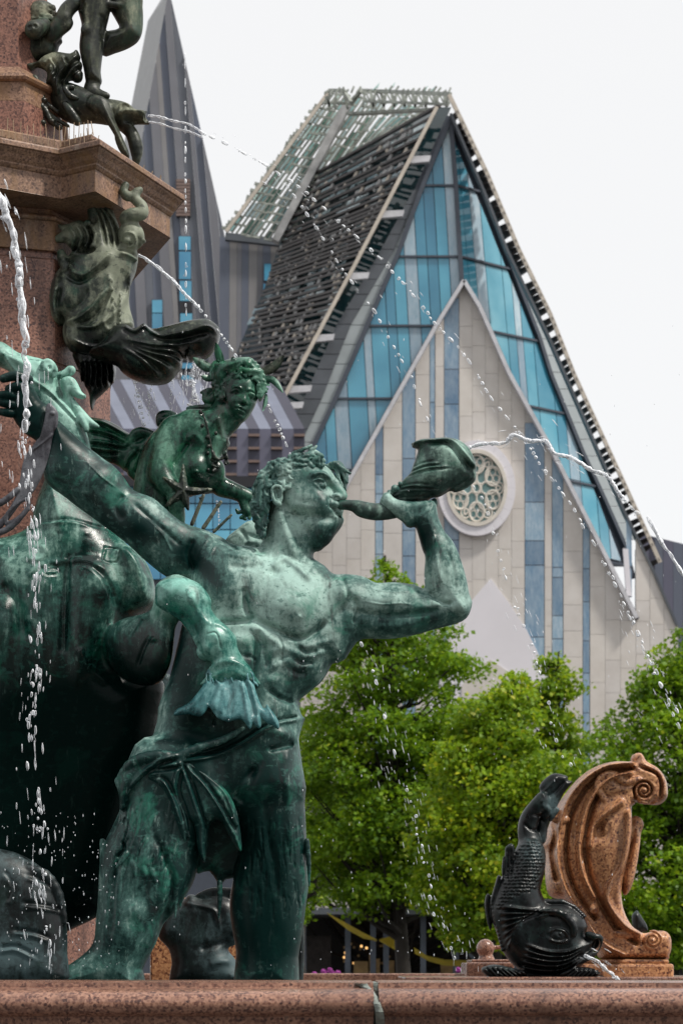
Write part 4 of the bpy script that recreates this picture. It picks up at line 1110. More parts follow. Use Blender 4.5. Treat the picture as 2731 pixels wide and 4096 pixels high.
# arm muscles (raised arm)
S.bump(*zA4((900,1140)), 110, 80, 42, 20, rot=4, rng=80); S.bump(*zA4((700,1090)), 115, 55, 50, 18, rng=80)
ln(zA4, [(700,1200),(850,1225),(1000,1225),(1150,1210),(1230,1190)], 105, 17, -13, 80)
ln(zA4, [(730,1130),(760,1200),(730,1280)], 105, 14, -12, 80)
ln(zA4, [(1165,1080),(1200,1130),(1260,1160),(1300,1150)], 125, 10, -11, 80); S.bump(*zA4((1340,1180)), 120, 22, 22, 10)
ln(zA4, [(1190,760),(1200,900),(1230,1050)], 125, 14, 7, 80); ln(zA4, [(1260,850),(1300,980),(1310,1090)], 120, 12, -6, 80); S.bump(*zA4((1210,960)), 128, 34, 70, 9)
ln(zA4, [(800,1290),(950,1300),(1100,1280)], 90, 20, 8, 80)
# arm muscles (lowered arm)
S.bump(*zB1((480,20)), 110, 90, 50, 16, rot=-40, rng=80); S.bump(*zB1((780,260)), 115, 80, 50, 16, rot=-35, rng=80)
ln(zB1, [(600,90),(560,150),(600,220)], 115, 16, -11, 80); ln(zB1, [(640,130),(760,240),(880,340)], 115, 12, -7, 80)
ln(zB1, [(935,300),(905,370),(940,460)], 112, 14, -13, 90); S.bump(*zB1((1030,330)), 115, 60, 50, 14, rng=90)
ln(zB1, [(1000,262),(1100,320),(1150,372)], 90, 10, -10, 100)
# legs: tendons, shaggy fin-hair
S.bump(*zB2((700,620)), 205, 90, 120, 14, rng=120); S.bump(*zB2((650,900)), 205, 40, 40, 14, rng=110); S.bump(*zB2((600,990)), 205, 40, 70, 12, rng=110)
ln(zB2, [(740,520),(800,650),(830,780),(760,1000)], 200, 14, -13, 110); ln(zB2, [(620,560),(560,700),(540,900),(530,1040)], 200, 14, -10, 110)
ln(zB2, [(560,640),(600,600),(590,560)], 205, 6, -14, 100)
ln(zB2, [(1400,100),(1380,250),(1400,400),(1400,600)], 105, 25, 12, 110); ln(zB2, [(1230,200),(1200,300),(1150,380)], 110, 22, -14, 110)
ln(zB2, [(1300,300),(1290,500),(1330,700),(1350,850)], 110, 22, -9, 110)
for i in range(110):
    t = rT.random(); x = 560+rT.random()*290; y = 330+t*380; L = 60+rT.random()*110
    ln(zB2, [(x,y),(x-12+rT.uniform(-8,8),y+L*.5),(x-28+rT.uniform(-10,10),y+L)], 205, rT.uniform(3,6), rT.choice((-2.6,2,-3)), 110, sub=2)
for i in range(80):
    x = 1190+rT.random()*270; y = 430+rT.random()*420; L = 60+rT.random()*80
    ln(zB2, [(x,y),(x+4+rT.uniform(-6,6),y+L*.5),(x+rT.uniform(-10,10),y+L)], 100, rT.uniform(3,6), rT.choice((-2.6,2,-3)), 110, sub=2)
for (x0, y0, x1, y1, w) in ((1480,560,1492,780,40),(495,560,486,700,90),(690,680,700,735,215),(640,660,650,730,215),(850,700,846,930,150),(905,640,870,880,120),(1060,760,1055,935,60),(735,700,745,760,215),(610,620,560,690,215)):
    S.tube([(*zB2((x0,y0)),w,11),(*zB2(((x0+x1)/2+3,(y0+y1)/2)),w+4,9),(*zB2((x1,y1)),w+5,3)], k=4)
# hand on the bridle: palm and four bent fingers with the thumb
S.infl(zHL((600,880),(520,720),(430,660),(330,480),(250,430),(130,500),(110,700),(150,860),(260,1000),(380,1080),(500,1230)), 60, 60, 52, k=14)
for (x0, y0, x1, y1, x2, y2, r) in ((300,440,170,400,40,430,20),(310,560,200,520,100,540,21),(220,640,120,610,10,600,18),(200,720,110,700,0,680,17),(170,800,90,790,0,775,16)):
    S.tube([(*zHL((x0,y0)),70,r),(*zHL((x1,y1)),98,r),(*zHL((x2,y2)),84,r*.85)], k=3)
# hand on the horn: palm, finger knuckles, thumb
S.infl(zHN((215,950),(270,870),(335,860),(420,930),(620,960),(860,950),(900,1010),(880,1060),(860,1180),(600,1290),(490,1205),(390,1140),(300,1095),(230,1030)), 62, 34, 48, k=10)
for (x, y, x2, y2, r) in ((468,735,560,800,9),(402,795,520,850,15),(335,842,450,880,10),(290,890,420,930,14)):
    S.tube([(*zHN((x,y)),62,r),(*zHN(((x+x2)/2,(y+y2)/2)),40,r),(*zHN((x2,y2)),20,r*.9)], k=2, sub=2)
S.tube([(*zHN((820,1060)),60,17),(*zHN((880,1010)),40,16),(*zHN((895,960)),20,13)], k=4)
# veins, skin creases and small tendons
for q in ([(1160,900),(1190,960),(1170,1020),(1200,1080)],[(1250,880),(1290,960),(1300,1050)],[(850,1080),(950,1095),(1050,1085)],[(800,1150),(900,1170),(1000,1160),(1080,1170)]): S.line(zA4(*q), 125, 4, 3.5, 90)
for q in ([(420,-60),(500,20),(560,60)],[(700,200),(780,280),(830,370)],[(1000,300),(960,380)],[(1040,330),(1010,400)]): S.line(zB1(*q), 115, 4, 4, 90)
for q in ([(640,1020),(600,1060)],[(600,1050),(560,1110)],[(150,1320),(200,1400),(190,1480)],[(300,1330),(330,1420),(320,1500)]): S.line(zA4(*q), 140, 5, -6, 90)
# patina: paler on breast, face and shoulder, dark on wrist, armpit, flank and shins, partly painted shade
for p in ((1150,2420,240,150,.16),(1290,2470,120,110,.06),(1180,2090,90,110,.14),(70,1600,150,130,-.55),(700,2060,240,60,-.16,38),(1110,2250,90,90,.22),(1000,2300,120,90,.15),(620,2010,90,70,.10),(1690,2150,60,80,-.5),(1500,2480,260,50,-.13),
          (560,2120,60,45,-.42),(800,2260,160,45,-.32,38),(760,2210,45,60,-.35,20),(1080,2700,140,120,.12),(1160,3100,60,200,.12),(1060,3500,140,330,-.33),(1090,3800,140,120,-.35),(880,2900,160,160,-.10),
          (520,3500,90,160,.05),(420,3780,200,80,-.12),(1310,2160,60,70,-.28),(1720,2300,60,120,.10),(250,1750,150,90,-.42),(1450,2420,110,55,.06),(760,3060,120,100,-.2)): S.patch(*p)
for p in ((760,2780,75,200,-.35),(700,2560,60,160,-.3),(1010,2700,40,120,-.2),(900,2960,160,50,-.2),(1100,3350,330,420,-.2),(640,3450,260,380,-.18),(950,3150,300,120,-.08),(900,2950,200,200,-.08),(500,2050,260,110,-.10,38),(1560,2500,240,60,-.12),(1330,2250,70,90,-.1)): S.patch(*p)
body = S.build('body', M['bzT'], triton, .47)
# hair ---------------------------------------------------------------
S = Sculpt(YTR, .0024*VS)
hairo = zH((1010,335),(985,250),(960,180),(870,130),(800,180),(700,170),(600,170),(540,245),(430,250),(330,275),(290,320),(180,410),(140,500),(105,600),(90,720),(75,830),(100,950),(130,1040),(160,1150),(215,1255),(240,1180),(270,1060),(290,930),(310,800),(315,680),(350,585),(440,585),(490,645),(550,610),(590,540),(640,490),(680,430),(760,375),(850,345),(930,325))
S.infl(hairo, 10, 60, 112, k=10)
S.infl(zH((1010,320),(1100,275),(1180,265),(1240,315),(1295,420),(1298,520),(1278,580),(1270,650),(1240,640),(1195,540),(1140,430),(1060,345)), 0, 40, 55, k=10)
def lock(x, y, a, L, w, r, curl=1.0, clampit=True):
    px, py = x, y
    q = []; n = 7
    for i in range(n+1):
        t = i/n
        if clampit and i and not inside(*zH((x, y)), hc): a += 2.2; x, y = px, py
        px, py = x, y
        q.append((*zH((x, y)), w+5*math.sin(t*3.1), r*(1-.55*t)+.8)); a += curl*math.sin(t*5+x*.05)*.55; x += math.cos(a)*L/n; y += math.sin(a)*L/n
    S.tube(q, k=2.2, sub=1)
hc = np.array([[p[0], p[1]] for p in hairo])
cnt = 0
while cnt < 330:
    x, y = rT.uniform(60, 1000), rT.uniform(130, 1230)
    if not inside(*zH((x, y)), hc): continue
    cnt += 1
    ang = math.atan2(y-420, x-620); a = ang+math.pi/2*(.9 if y > 480 and x < 480 else -.15)+rT.uniform(-.7,.7)
    if x < 420 and y > 450: a = math.pi/2+rT.uniform(-.6,.7)
    elif x > 600: a = rT.uniform(-.5, .8)
    else: a = math.pi*.8+rT.uniform(-.7,.8)
    lock(x, y, a, rT.uniform(80, 200), 104-abs(x-560)*.05+rT.uniform(-8,13), rT.uniform(5,9.5), rT.choice((-1,1))*rT.uniform(.5,1.3))
for (x, y, a, L, w) in ((800,190,-1.2,130,60),(790,180,-.9,150,80),(600,180,-.3,260,70),(560,210,-.2,300,90),(880,160,.9,190,60),(820,120,.6,170,50),(1050,330,.3,220,40),(1080,300,.5,230,50),(1120,290,.6,240,55),(1180,330,1.1,230,48),(1240,420,1.4,200,30),(1150,380,1.0,240,50),(300,300,-.4,220,60),(420,250,0,160,50)):
    lock(x, y, a, L, w, 9, .5, False)
S.patch(1180,1900,80,60,.15); S.patch(1060,2050,50,140,-.1)
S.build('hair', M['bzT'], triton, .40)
# cloth round the hips ------------------------------------------------
S = Sculpt(YTR, .003*VS)
S.infl(zB2((585,390),(572,270),(620,190),(700,128),(830,138),(900,150),(960,200),(1040,262),(1110,340),(1150,450),(1166,610),(1120,560),(1070,470),(1020,470),(1000,560),(990,665),(955,600),(935,490),(905,580),(860,540),(820,440),(790,350),(720,290),(640,320),(600,410)), 160, 45, 62, k=8)
S.tube([(*zB2((590,250)),170,20),(*zB2((650,180)),205,24),(*zB2((760,150)),215,24),(*zB2((870,160)),205,20)], k=6)
S.tube([(*zB2((575,270)),160,18),(*zB2((600,330)),175,18),(*zB2((590,400)),170,10)], k=6)
S.tube([(*zB2((870,150)),200,22),(*zB2((960,110)),190,18),(*zB2((1080,70)),170,14),(*zB2((1200,0)),140,8)], k=6)
for q in ([(850,150),(760,180),(680,240),(610,330)],[(860,170),(900,260),(940,380),(980,500)],[(880,180),(980,280),(1060,400),(1120,520)],[(870,180),(840,300),(880,420),(915,540)],[(700,235),(780,260),(840,370),(880,500)],[(890,170),(1000,240),(1090,330),(1145,480)],[(860,190),(800,200),(720,210)]):
    S.line(zB2(*q), 222, 8, 10, 60); S.tube([(*p_, 196+6*(i_ % 2), 11-i_*1.5) for i_, p_ in enumerate(zB2(*q))], k=5); S.line(zB2(*[(x+22, y+8) for x, y in q]), 222, 8, -14, 60)
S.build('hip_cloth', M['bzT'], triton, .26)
# shell horn ----------------------------------------------------------
horn = Sculpt(YTR, .003*VS); S = horn
S.tube([(*zH((1195,815)),85,17),(*zH((1290,815)),82,18),(*zH((1400,835)),78,23),(*zHN((0,1060)),74,30),(*zHN((180,1090)),70,32),(*zHN((380,1060)),50,34),(*zHN((600,1000)),25,30)], k=8)
S.infl(zHN((350,890),(430,810),(500,700),(590,620),(632,500),(680,370),(685,300),(622,240),(680,206),(740,182),(900,171),(1050,162),(1180,186),(1290,252),(1352,330),(1402,430),(1420,560),(1402,690),(1330,762),(1240,808),(1150,824),(1090,826),(1030,862),(960,898),(870,912),(780,958),(620,990),(440,972),(355,940)), 20, 85, 90, k=10)
for q, a in (([(640,500),(760,465),(900,455)],-6),([(625,530),(780,490),(950,480)],6),([(612,560),(780,520),(1000,500)],-7),([(600,590),(800,545),(1080,520)],7),([(590,618),(800,575),(1100,540)],-6),
             ([(480,745),(650,735),(850,750)],-6),([(470,765),(650,758),(900,770)],6),([(455,790),(650,785),(950,790)],-7),([(440,820),(650,812),(1000,800)],7),([(400,930),(550,940),(760,930)],-6),([(380,905),(550,910),(800,900)],5)):
    S.line(zHN(*q), 105, 4.5, a, 60)
S.line(zHN((640,235),(740,205),(900,195),(1060,190),(1160,240),(1240,330),(1330,430),(1400,500)), 70, 8, 13, 80, taper=False)
S.line(zHN((760,240),(900,225),(1040,225),(1120,280),(1200,370),(1300,480),(1370,560)), 85, 13, -16, 90)
S.line(zHN((1390,520),(1400,620),(1330,700),(1200,780),(1130,800)), 80, 9, 10, 90); S.bump(*zHN((1250,620)), 105, 50, 60, -22, rng=90)
S.bump(*zHN((900,640)), 110, 90, 40, 14, rot=8, rng=80)
S.tube([(*zHN((615,238)),30,3),(*zHN((690,250)),30,12)], k=8)
S.patch(1850,1790,60,50,.35); S.patch(1500,2040,60,40,.15)
hn = S.build('shell_horn', bronze('bronze_horn', (.16,.26,.22), (.03,.065,.055), (.008,.018,.016), rough=.5, seed=2.2), None, .40)
tag(hn, 'dark ribbed shell horn the triton blows and holds up beside the rose window', 'shell horn')
# ================================================================== horse group on the left
YHO = 8.25
horse = empty('sea_horse_statue', tuple(D(120, 2300, YHO)), 'rearing green bronze sea horse with webbed hoof, head thrown back at the left edge', 'statue')
S = Sculpt(YHO, .0042*VS)
# chest and barrel
S.infl(zHC((-150,520),(0,500),(130,470),(240,400),(280,250),(330,120),(420,20),(560,110),(700,230),(800,320),(900,430),(950,490),(1010,560),(1110,640),(1190,800),(1218,930),(1205,1030),(1100,1100),(1000,1200),(900,1330),(1000,1500),(1180,1560),(1290,1640),(1260,1900),(1220,2150),(1100,2400),(1020,2700),(900,3200),(700,3500),(-200,3500)), -88, 190, 190, k=30)
S.infl(zHC((520,720),(580,650),(700,630),(830,670),(920,760),(960,900),(930,1060),(860,1220),(790,1420),(700,1620),(600,1700),(530,1500),(512,1200)), 30, 85, 105, k=26)
S.infl(zHC((488,720),(430,670),(320,680),(220,750),(170,900),(175,1100),(230,1350),(330,1580),(440,1650),(490,1450),(496,1100)), 30, 85, 102, k=26)
S.infl(zHC((960,560),(1060,600),(1150,700),(1200,860),(1195,980),(1120,1050),(1010,1060),(960,960),(930,800),(910,640)), 10, 70, 100, k=45)
S.infl(zHC((-150,1000),(-40,960),(60,1000),(120,1120),(130,1300),(70,1480),(-60,1560),(-160,1500)), 20, 80, 110, k=30)
S.bump(*zHC((720,830)), 150, 60, 70, 10, rng=150); S.bump(*zHC((330,820)), 150, 60, 60, 8, rng=150)
S.line(zHC((530,640),(515,760),(505,900),(500,1100),(490,1350)), 140, 14, -10, 150, taper=False)
S.line(zHC((0,850),(60,900),(130,1000),(170,1150),(160,1300)), 120, 24, -20, 150); S.line(zHC((330,700),(450,680),(540,660),(700,690),(850,740)), 135, 14, 8, 120)
S.line(zHC((270,350),(400,350),(560,345),(700,370),(800,380)), 110, 7, -8, 140, taper=False); S.line(zHC((270,362),(400,362),(560,357),(700,382)), 110, 8, 7, 140)
S.line(zHC((940,520),(1050,640),(1110,800),(1150,1000)), 120, 18, 10, 140); S.line(zHC((980,500),(1090,620),(1160,800)), 110, 14, -9, 140)
S.bump(*zHC((60,1150)), 100, 60, 120, 22, rng=130)
S.bump(*zHC((850,980)), 125, 60, 70, 14, rng=140); S.bump(*zHC((640,1150)), 125, 60, 150, 16, rng=140); S.bump(*zHC((380,1150)), 125, 60, 150, 14, rng=140)
S.line(zHC((560,690),(700,700),(800,780),(870,900),(900,1040)), 135, 12, -12, 120); S.line(zHC((480,690),(350,720),(240,820),(200,960)), 135, 12, -12, 120)
S.line(zHC((620,1350),(700,1500),(860,1640)), 125, 16, 10, 150); S.line(zHC((300,520),(360,600),(300,660),(200,640)), 115, 10, 9, 120)
rH = random.Random(4)
for i in range(40):
    x, y = rH.uniform(250,1100), rH.uniform(380,1000); S.bump(*zHC((x,y)), 130, rH.uniform(6,22), rH.uniform(5,14), rH.uniform(-4,4), rot=rH.uniform(0,90), rng=120)
S.line(zHC((350,740),(440,730),(450,765),(365,780),(350,745)), 135, 3.5, -6, 120, taper=False); S.line(zHC((815,545),(920,560),(915,660),(805,660),(815,545)), 135, 3.5, -6, 120, taper=False)
# neck and head thrown back
S.infl(zHL((-200,20),(0,45),(90,85),(200,165),(330,202),(470,238),(560,295),(620,380),(650,470),(700,600),(770,700),(840,780),(880,900),(930,1060),(960,1180),(1050,1400),(1100,1800),(500,1900),(480,1500),(430,1100),(330,900),(240,640),(200,450),(60,330),(-200,200)), -70, 95, 95, k=25)
S.ball(*zHL((520,318)), 20, 20, 24, 20, rot=25, k=4); S.ball(*zHL((515,318)), 40, 11, 14, 12, rot=25, k=2, sign=-1)
S.tube([(*zHL((460,290)),22,8),(*zHL((490,245)),26,9),(*zHL((545,270)),22,10),(*zHL((585,340)),16,9),(*zHL((570,400)),14,6)], k=4)
S.line(zHL((20,160),(150,330),(330,440),(520,560),(660,700),(780,830),(850,880)), 25, 8, 11, 70, taper=False); S.line(zHL((20,185),(150,355),(330,465),(520,588),(660,728),(780,850)), 25, 6, -9, 70, taper=False)
S.line(zHL((330,200),(420,260),(520,400),(600,480)), 25, 16, 7, 70); S.line(zHL((560,430),(620,520),(640,640)), 15, 14, -8, 70)
S.tube([(*zHL((620,400)),-30,14),(*zHL((690,370)),-30,13),(*zHL((730,330)),-28,12),(*zHL((755,345)),-25,14),(*zHL((735,385)),-25,8)], k=5)
S.infl(zHL((640,440),(720,405),(790,440),(835,520),(860,570),(905,610),(880,642),(800,630),(740,590),(715,640),(680,600),(640,520)), -10, 22, 26, k=6)
S.tube([(*zHL((700,600)),-20,16),(*zHL((760,700)),-18,18),(*zHL((850,800)),-15,17),(*zHL((930,880)),-15,15),(*zHL((1030,930)),-12,6)], k=6)
S.tube([(*zHL((840,820)),-5,14),(*zHL((900,930)),-5,12),(*zHL((905,975)),-5,8)], k=5)
# raised foreleg
S.infl(zHC((800,1200),(880,1120),(960,1095),(1080,1085),(1180,1060),(1218,960),(1225,880),(1290,830),(1390,812),(1480,850),(1530,900),(1500,1050),(1400,1200),(1380,1300),(1360,1450),(1320,1560),(1250,1640),(1100,1640),(930,1560),(820,1420),(785,1300)), 250, 80, 82, k=45, tilt=(.95,0))
for q in ([(1000,1120),(900,1180),(830,1290),(800,1400)],[(1090,1090),(1030,1180),(940,1260)],[(1180,1250),(1120,1330),(1060,1480)]): S.line(zHC(*q), 380, 8, -8, 160)
S.bump(*zHC((1188,1278)), 380, 15, 9, 12, rng=150)
for p in ((420,2640,160,60,.15),(150,1480,170,80,.35,30),(300,1620,120,60,.25,35),(730,2400,110,90,.30),(860,2550,80,90,.30),(930,2700,90,80,.22),(880,2850,170,90,.28),(430,2350,120,70,.15),(250,2330,110,60,.12),(420,2380,50,40,-.35),(300,2230,100,50,-.12),(300,3000,560,330,-.6),(250,3400,560,420,-.8),(420,1560,200,70,.42,25),(330,1640,110,70,.25),(700,2380,80,60,.25),(880,2600,60,120,.15),(900,2800,120,60,-.12),(520,2650,120,110,-.28),(560,2750,160,120,-.3)): S.patch(*p)  # belly patches paint its deep shade near-black, on top of dark patina
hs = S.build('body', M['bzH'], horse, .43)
S = Sculpt(YHO, .003*VS)
S.infl(zHF((60,330),(60,430),(110,480),(220,545),(320,620),(430,770),(478,860),(490,950),(530,1010),(640,1060),(605,1130),(580,1200),(560,1300),(1120,1300),(1100,1190),(1050,1100),(1000,1040),(950,960),(912,880),(905,810),(860,735),(780,655),(700,580),(640,480),(642,400),(590,310),(515,232),(400,182),(240,172),(110,205),(60,260)), 440, 66, 62, k=16)
S.bump(*zHF((350,290)), 500, 60, 45, 14, rot=20, rng=90); S.bump(*zHF((700,760)), 500, 55, 40, 14, rot=30, rng=90); S.bump(*zHF((590,900)), 495, 22, 42, 12, rot=-20, rng=90)
S.line(zHF((320,500),(430,650),(500,780)), 495, 12, -12, 90); S.line(zHF((420,330),(520,520),(620,660)), 500, 16, 8, 90); S.line(zHF((500,820),(520,900),(600,1000),(660,1050)), 495, 10, -10, 90)
S.line(zHF((620,1120),(700,1060),(820,1035),(950,1060),(1040,1120)), 490, 12, 7, 90); S.line(zHF((590,760),(680,735),(720,800),(745,920)), 500, 3, -5, 90); S.line(zHF((640,640),(740,650),(830,720)), 500, 9, 7, 80)
S.patch(730,2370,90,60,.2); S.patch(860,2520,50,60,.15); S.patch(720,2480,60,60,-.2)
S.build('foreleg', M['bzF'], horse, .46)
S = Sculpt(YHO, .003*VS)
S.infl(zHF((600,1110),(575,1200),(545,1290),(480,1380),(400,1470),(285,1530),(246,1585),(270,1606),(400,1588),(510,1615),(570,1580),(605,1522),(645,1530),(700,1622),(820,1670),(930,1640),(1000,1680),(1050,1750),(1082,1690),(1140,1742),(1165,1700),(1150,1600),(1185,1650),(1250,1700),(1290,1708),(1345,1755),(1352,1690),(1310,1610),(1230,1535),(1155,1430),(1115,1300),(1095,1190),(1040,1110),(820,1060)), 497, 26, 17, k=8, tilt=(0,-.22), smooth=2)
for (x0, y0, x1, y1, a) in ((640,1230,420,1540,7),(700,1240,600,1500,-9),(740,1250,660,1560,7),(840,1250,860,1640,-5),(960,1240,1040,1720,8),(1000,1240,1110,1640,-10),(1040,1230,1140,1700,7),(1070,1220,1200,1560,-8),(1090,1220,1320,1700,7),(780,1300,740,1600,6)):
    S.line([zHF((x0,y0)), zHF(((x0+x1)/2+8,(y0+y1)/2)), zHF((x1,y1))], 480, 9, a, 120)
for i in range(46):
    x = 580+i*11.5+rH.uniform(-6,6); y = 1130+abs(i-23)*1.2+rH.uniform(-10,30); S.line(zHF((x,y),(x-6,y+40),(x+rH.uniform(-12,12),y+90)), 500, 3.2, rH.choice((-8,7,-6)), 90, sub=2)
S.patch(1000,2800,60,120,.15)
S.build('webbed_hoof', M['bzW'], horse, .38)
# bridle straps -------------------------------------------------------
M['strap'] = bronze('bronze_strap', (.10,.105,.12), (.045,.045,.055), (.012,.012,.016), rough=.42, seed=4.4, hue=(.04,.06,.07))
S = Sculpt(YTR, .003*VS)
S.infl(zHL((490,705),(530,690),(600,760),(615,830),(600,950),(560,1020),(520,1250),(430,1480),(350,1620),(280,1700),(220,1740),(100,1900),(0,2010),(-60,1990),(-60,1960),(60,1840),(180,1640),(210,1500),(260,1250),(400,1050),(455,850)), 120, 12, 9, k=3)
S.tube([(*zHL((70,1940)),130,7),(*zHL((80,1840)),135,7),(*zHL((180,1740)),138,7),(*zHL((285,1690)),138,7),(*zHL((300,1760)),138,7),(*zHL((200,1880)),136,7),(*zHL((70,1950)),132,7)], k=2)
S.tube([(*zHL((-60,1760)),128,13),(*zHL((60,1700)),128,13),(*zHL((190,1590)),128,11)], k=3); S.tube([(*zHL((-60,2060)),132,12),(*zHL((120,1980)),134,12),(*zHL((300,1790)),138,8)], k=3)
S.ball(*zHL((552,790)), 131, 10, 9, 6, k=1); S.line(zHL((560,1000),(480,1080),(330,1190)), 130, 4, 5, 30); S.line(zHL((470,760),(440,900),(400,1060)), 130, 5, -7, 30)
st = S.build('bridle_strap', M['strap'], None, .5)
tag(st, 'dark riveted bridle strap hanging from the triton fist at the left edge', 'strap')
# dark sea tail low at the left edge, and the one showing between the triton legs
S = Sculpt(7.7, .0045*VS)
S.infl(zB2((-100,590),(0,598),(90,620),(180,670),(250,740),(295,830),(322,960),(325,1100),(300,1260),(-100,1260)), 0, 120, 110, k=14)
for i, q in enumerate(([(120,720),(220,760),(270,800)],[(110,860),(210,870),(300,890)],[(60,990),(160,1000),(240,1030)],[(0,1080),(80,1070),(180,1120)],[(20,700),(60,780),(40,860)])): S.line(zB2(*q), 100, 9, -10, 100); S.line(zB2(*[(x, y+14) for x, y in q]), 100, 9, 8, 100)
S.tube([(*zB2((120,690)),60,16),(*zB2((220,720)),60,18),(*zB2((285,820)),50,18),(*zB2((310,950)),40,14)], k=8)
S.patch(30,3800,120,60,.5)
tl = S.build('sea_tail', M['bzK'], None, .42); tag(tl, 'wet black rounded bronze sea tail in the bottom left corner', 'statue')
S = Sculpt(9.0, .005*VS)
S.infl(zB2((760,1010),(800,900),(880,850),(920,815),(980,835),(1060,820),(1140,850),(1200,950),(1150,1050),(1100,1080),(1140,1140),(1180,1260),(845,1260),(830,1150),(815,1080)), 0, 70, 70, k=14)
S.infl(zB2((940,826),(1000,790),(1070,782),(1200,800),(1150,850),(1000,850)), 20, 14, 14, k=5)
S.line(zB2((960,1080),(1040,1060),(1130,1000)), 60, 14, -14, 90); S.line(zB2((880,860),(960,870),(1040,900),(1060,990)), 65, 8, 8, 80); S.line(zB2((1010,1160),(1060,1140),(1120,1140)), 60, 16, 12, 80)
S.patch(880,3870,70,60,.4)
t2 = S.build('coiled_tail', M['bzK'], None, .40); tag(t2, 'coiled dark bronze tail seen between the two triton legs', 'statue')
S = Sculpt(8.9, .005*VS)
S.infl(zB2((1440,1040),(1462,960),(1470,1060),(1465,1200),(1455,1260),(1420,1260),(1425,1130)), 0, 20, 20, k=6)
t3 = S.build('fin_tip', M['bzK'], None, .4); tag(t3, 'small dark fin tip just right of the triton straight leg, above the rim', 'statue')
# granite block seen between the legs
gb = MB(); a, b = W(600, 4050, 9.6), W(1010, 3590, 9.6)
gb.box((a.x, 9.6, .2), (b.x, 10.2, b.z)); o = gb.build('rock_block', M['granite2']); bevel(o, .01); tag(o, 'granite block of the fountain base showing between the triton legs', 'granite block')
# pale feathered cloth scrap and dark hair tuft behind horse
S = Sculpt(8.6, .005*VS)
S.infl(zB1((640,1260),(690,1150),(720,1060),(760,990),(820,960),(825,1050),(800,1130),(750,1180),(745,1260),(700,1330),(660,1400),(590,1430),(560,1300),(575,1190),(600,1250)), 0, 30, 30, k=6)
for i in range(12): x = 580+i*20; S.line(zB1((x,1350-i*22),(x+15,1290-i*22),(x+30,1210-i*20)), 28, 5, (-9,8)[i % 2], 60)
o = S.build('sea_weed_tuft', M['bzK'], None, .62); tag(o, 'ragged dark bronze tuft hanging between sea horse belly and triton hip', 'statue')
# pale shell-like wing behind the triton neck
S = Sculpt(8.7, .005*VS)
S.infl(zH((-240,1250),(-100,1120),(0,1040),(90,1010),(200,1030),(320,1100),(330,1500),(200,1560),(-60,1520),(-220,1420)), 0, 50, 50, k=8)
S.line(zH((-80,1110),(0,1200),(20,1300),(-40,1400)), 45, 8, -9, 60); S.line(zH((40,1180),(120,1220),(200,1240)), 45, 6, -8, 60); S.line(zH((0,1300),(80,1280),(200,1300)), 45, 9, 9, 60)
o = S.build('shell_wing', M['bzT'], None, .62); tag(o, 'pale verdigris scaly shape between the nereid arm and the triton neck', 'statue')
# three reeds / spear tips
for i, (a, b, r) in enumerate((((440,1950),(560,1650),9),((560,1990),(740,1720),9),((670,2030),(850,1855),7))):
    S = Sculpt(9.2, .004*VS); S.tube([(*zN(a),0,r),(*zN(b),0,r*.8)], k=2, sub=1)
    S.ball(*zN((b[0]-25, b[1]+28)), 0, r*1.2, 5, 8, k=2)
    o = S.build('bronze_reed', M['bzM'], None, .5); tag(o, ['leftmost bronze reed under the nereid arm, nearly upright', 'middle bronze reed under the nereid outstretched arm', 'lowest rightmost bronze reed, with knobbed tip, before the blue windows'][i], 'reed', 'bronze reeds')
# ================================================================== nereid
YN = 8.5; rN = random.Random(23)
ner = empty('nereid_statue', tuple(D(400, 2300, YN)), 'bronze sea nymph with leaf crown leaning forward above the triton arm', 'statue')
S = Sculpt(YN, .0032*VS)
S.infl(zN((700,670),(620,745),(500,752),(400,755),(300,800),(210,860),(100,940),(0,1040),(-90,1200),(-160,1500),(-200,1900),(-100,2000),(340,1980),(335,1800),(380,1690),(500,1640),(640,1625),(778,1540),(768,1450),(738,1350),(742,1250),(800,1170),(838,1110),(822,1060),(850,1000),(950,880),(900,700)), 0, 95, 90, k=16)
S.tube([(*zN((250,960)),30,52),(*zN((200,1120)),55,48),(*zN((130,1330)),75,40),(*zN((110,1430)),85,42)], k=20)
S.tube([(*zN((110,1440)),88,42),(*zN((200,1560)),100,36),(*zN((290,1650)),110,26)], k=14)
S.ball(*zN((480,1370)), 62, 50, 52, 48, k=22); S.ball(*zN((487,1400)), 108, 7, 7, 8, k=5)
S.ball(*zN((700,1400)), 30, 34, 48, 40, k=18)
S.tube([(*zN((740,1560)),0,38),(*zN((860,1600)),0,30),(*zN((980,1650)),0,27),(*zN((1060,1690)),-5,24)], k=14)
S.tube([(*zN((980,1670)),0,24),(*zN((990,1760)),5,18),(*zN((1020,1830)),8,18)], k=8)
for (x, y, x2, y2, r) in ((1000,1810,925,1830,9),(1010,1850,950,1885,9),(920,1830,905,1800,8),(1050,1840,1040,1890,9),(960,1880,1000,1900,8)): S.tube([(*zN((x,y)),10,r),(*zN((x2,y2)),14,r*.8)], k=3, sub=1)
S.infl(zN((700,640),(690,760),(720,900),(800,1040),(860,1000),(960,880),(900,820),(800,760)), 10, 48, 52, k=12)
S.line(zN((700,830),(740,950),(780,1060)), 70, 14, 9, 60); S.line(zN((540,780),(600,850),(640,900)), 85, 10, -6, 60); S.line(zN((400,1080),(450,1020),(500,1040),(560,1130)), 90, 12, 7, 60)
S.line(zN((410,1085),(330,1200),(230,1340)), 90, 10, -14, 70)
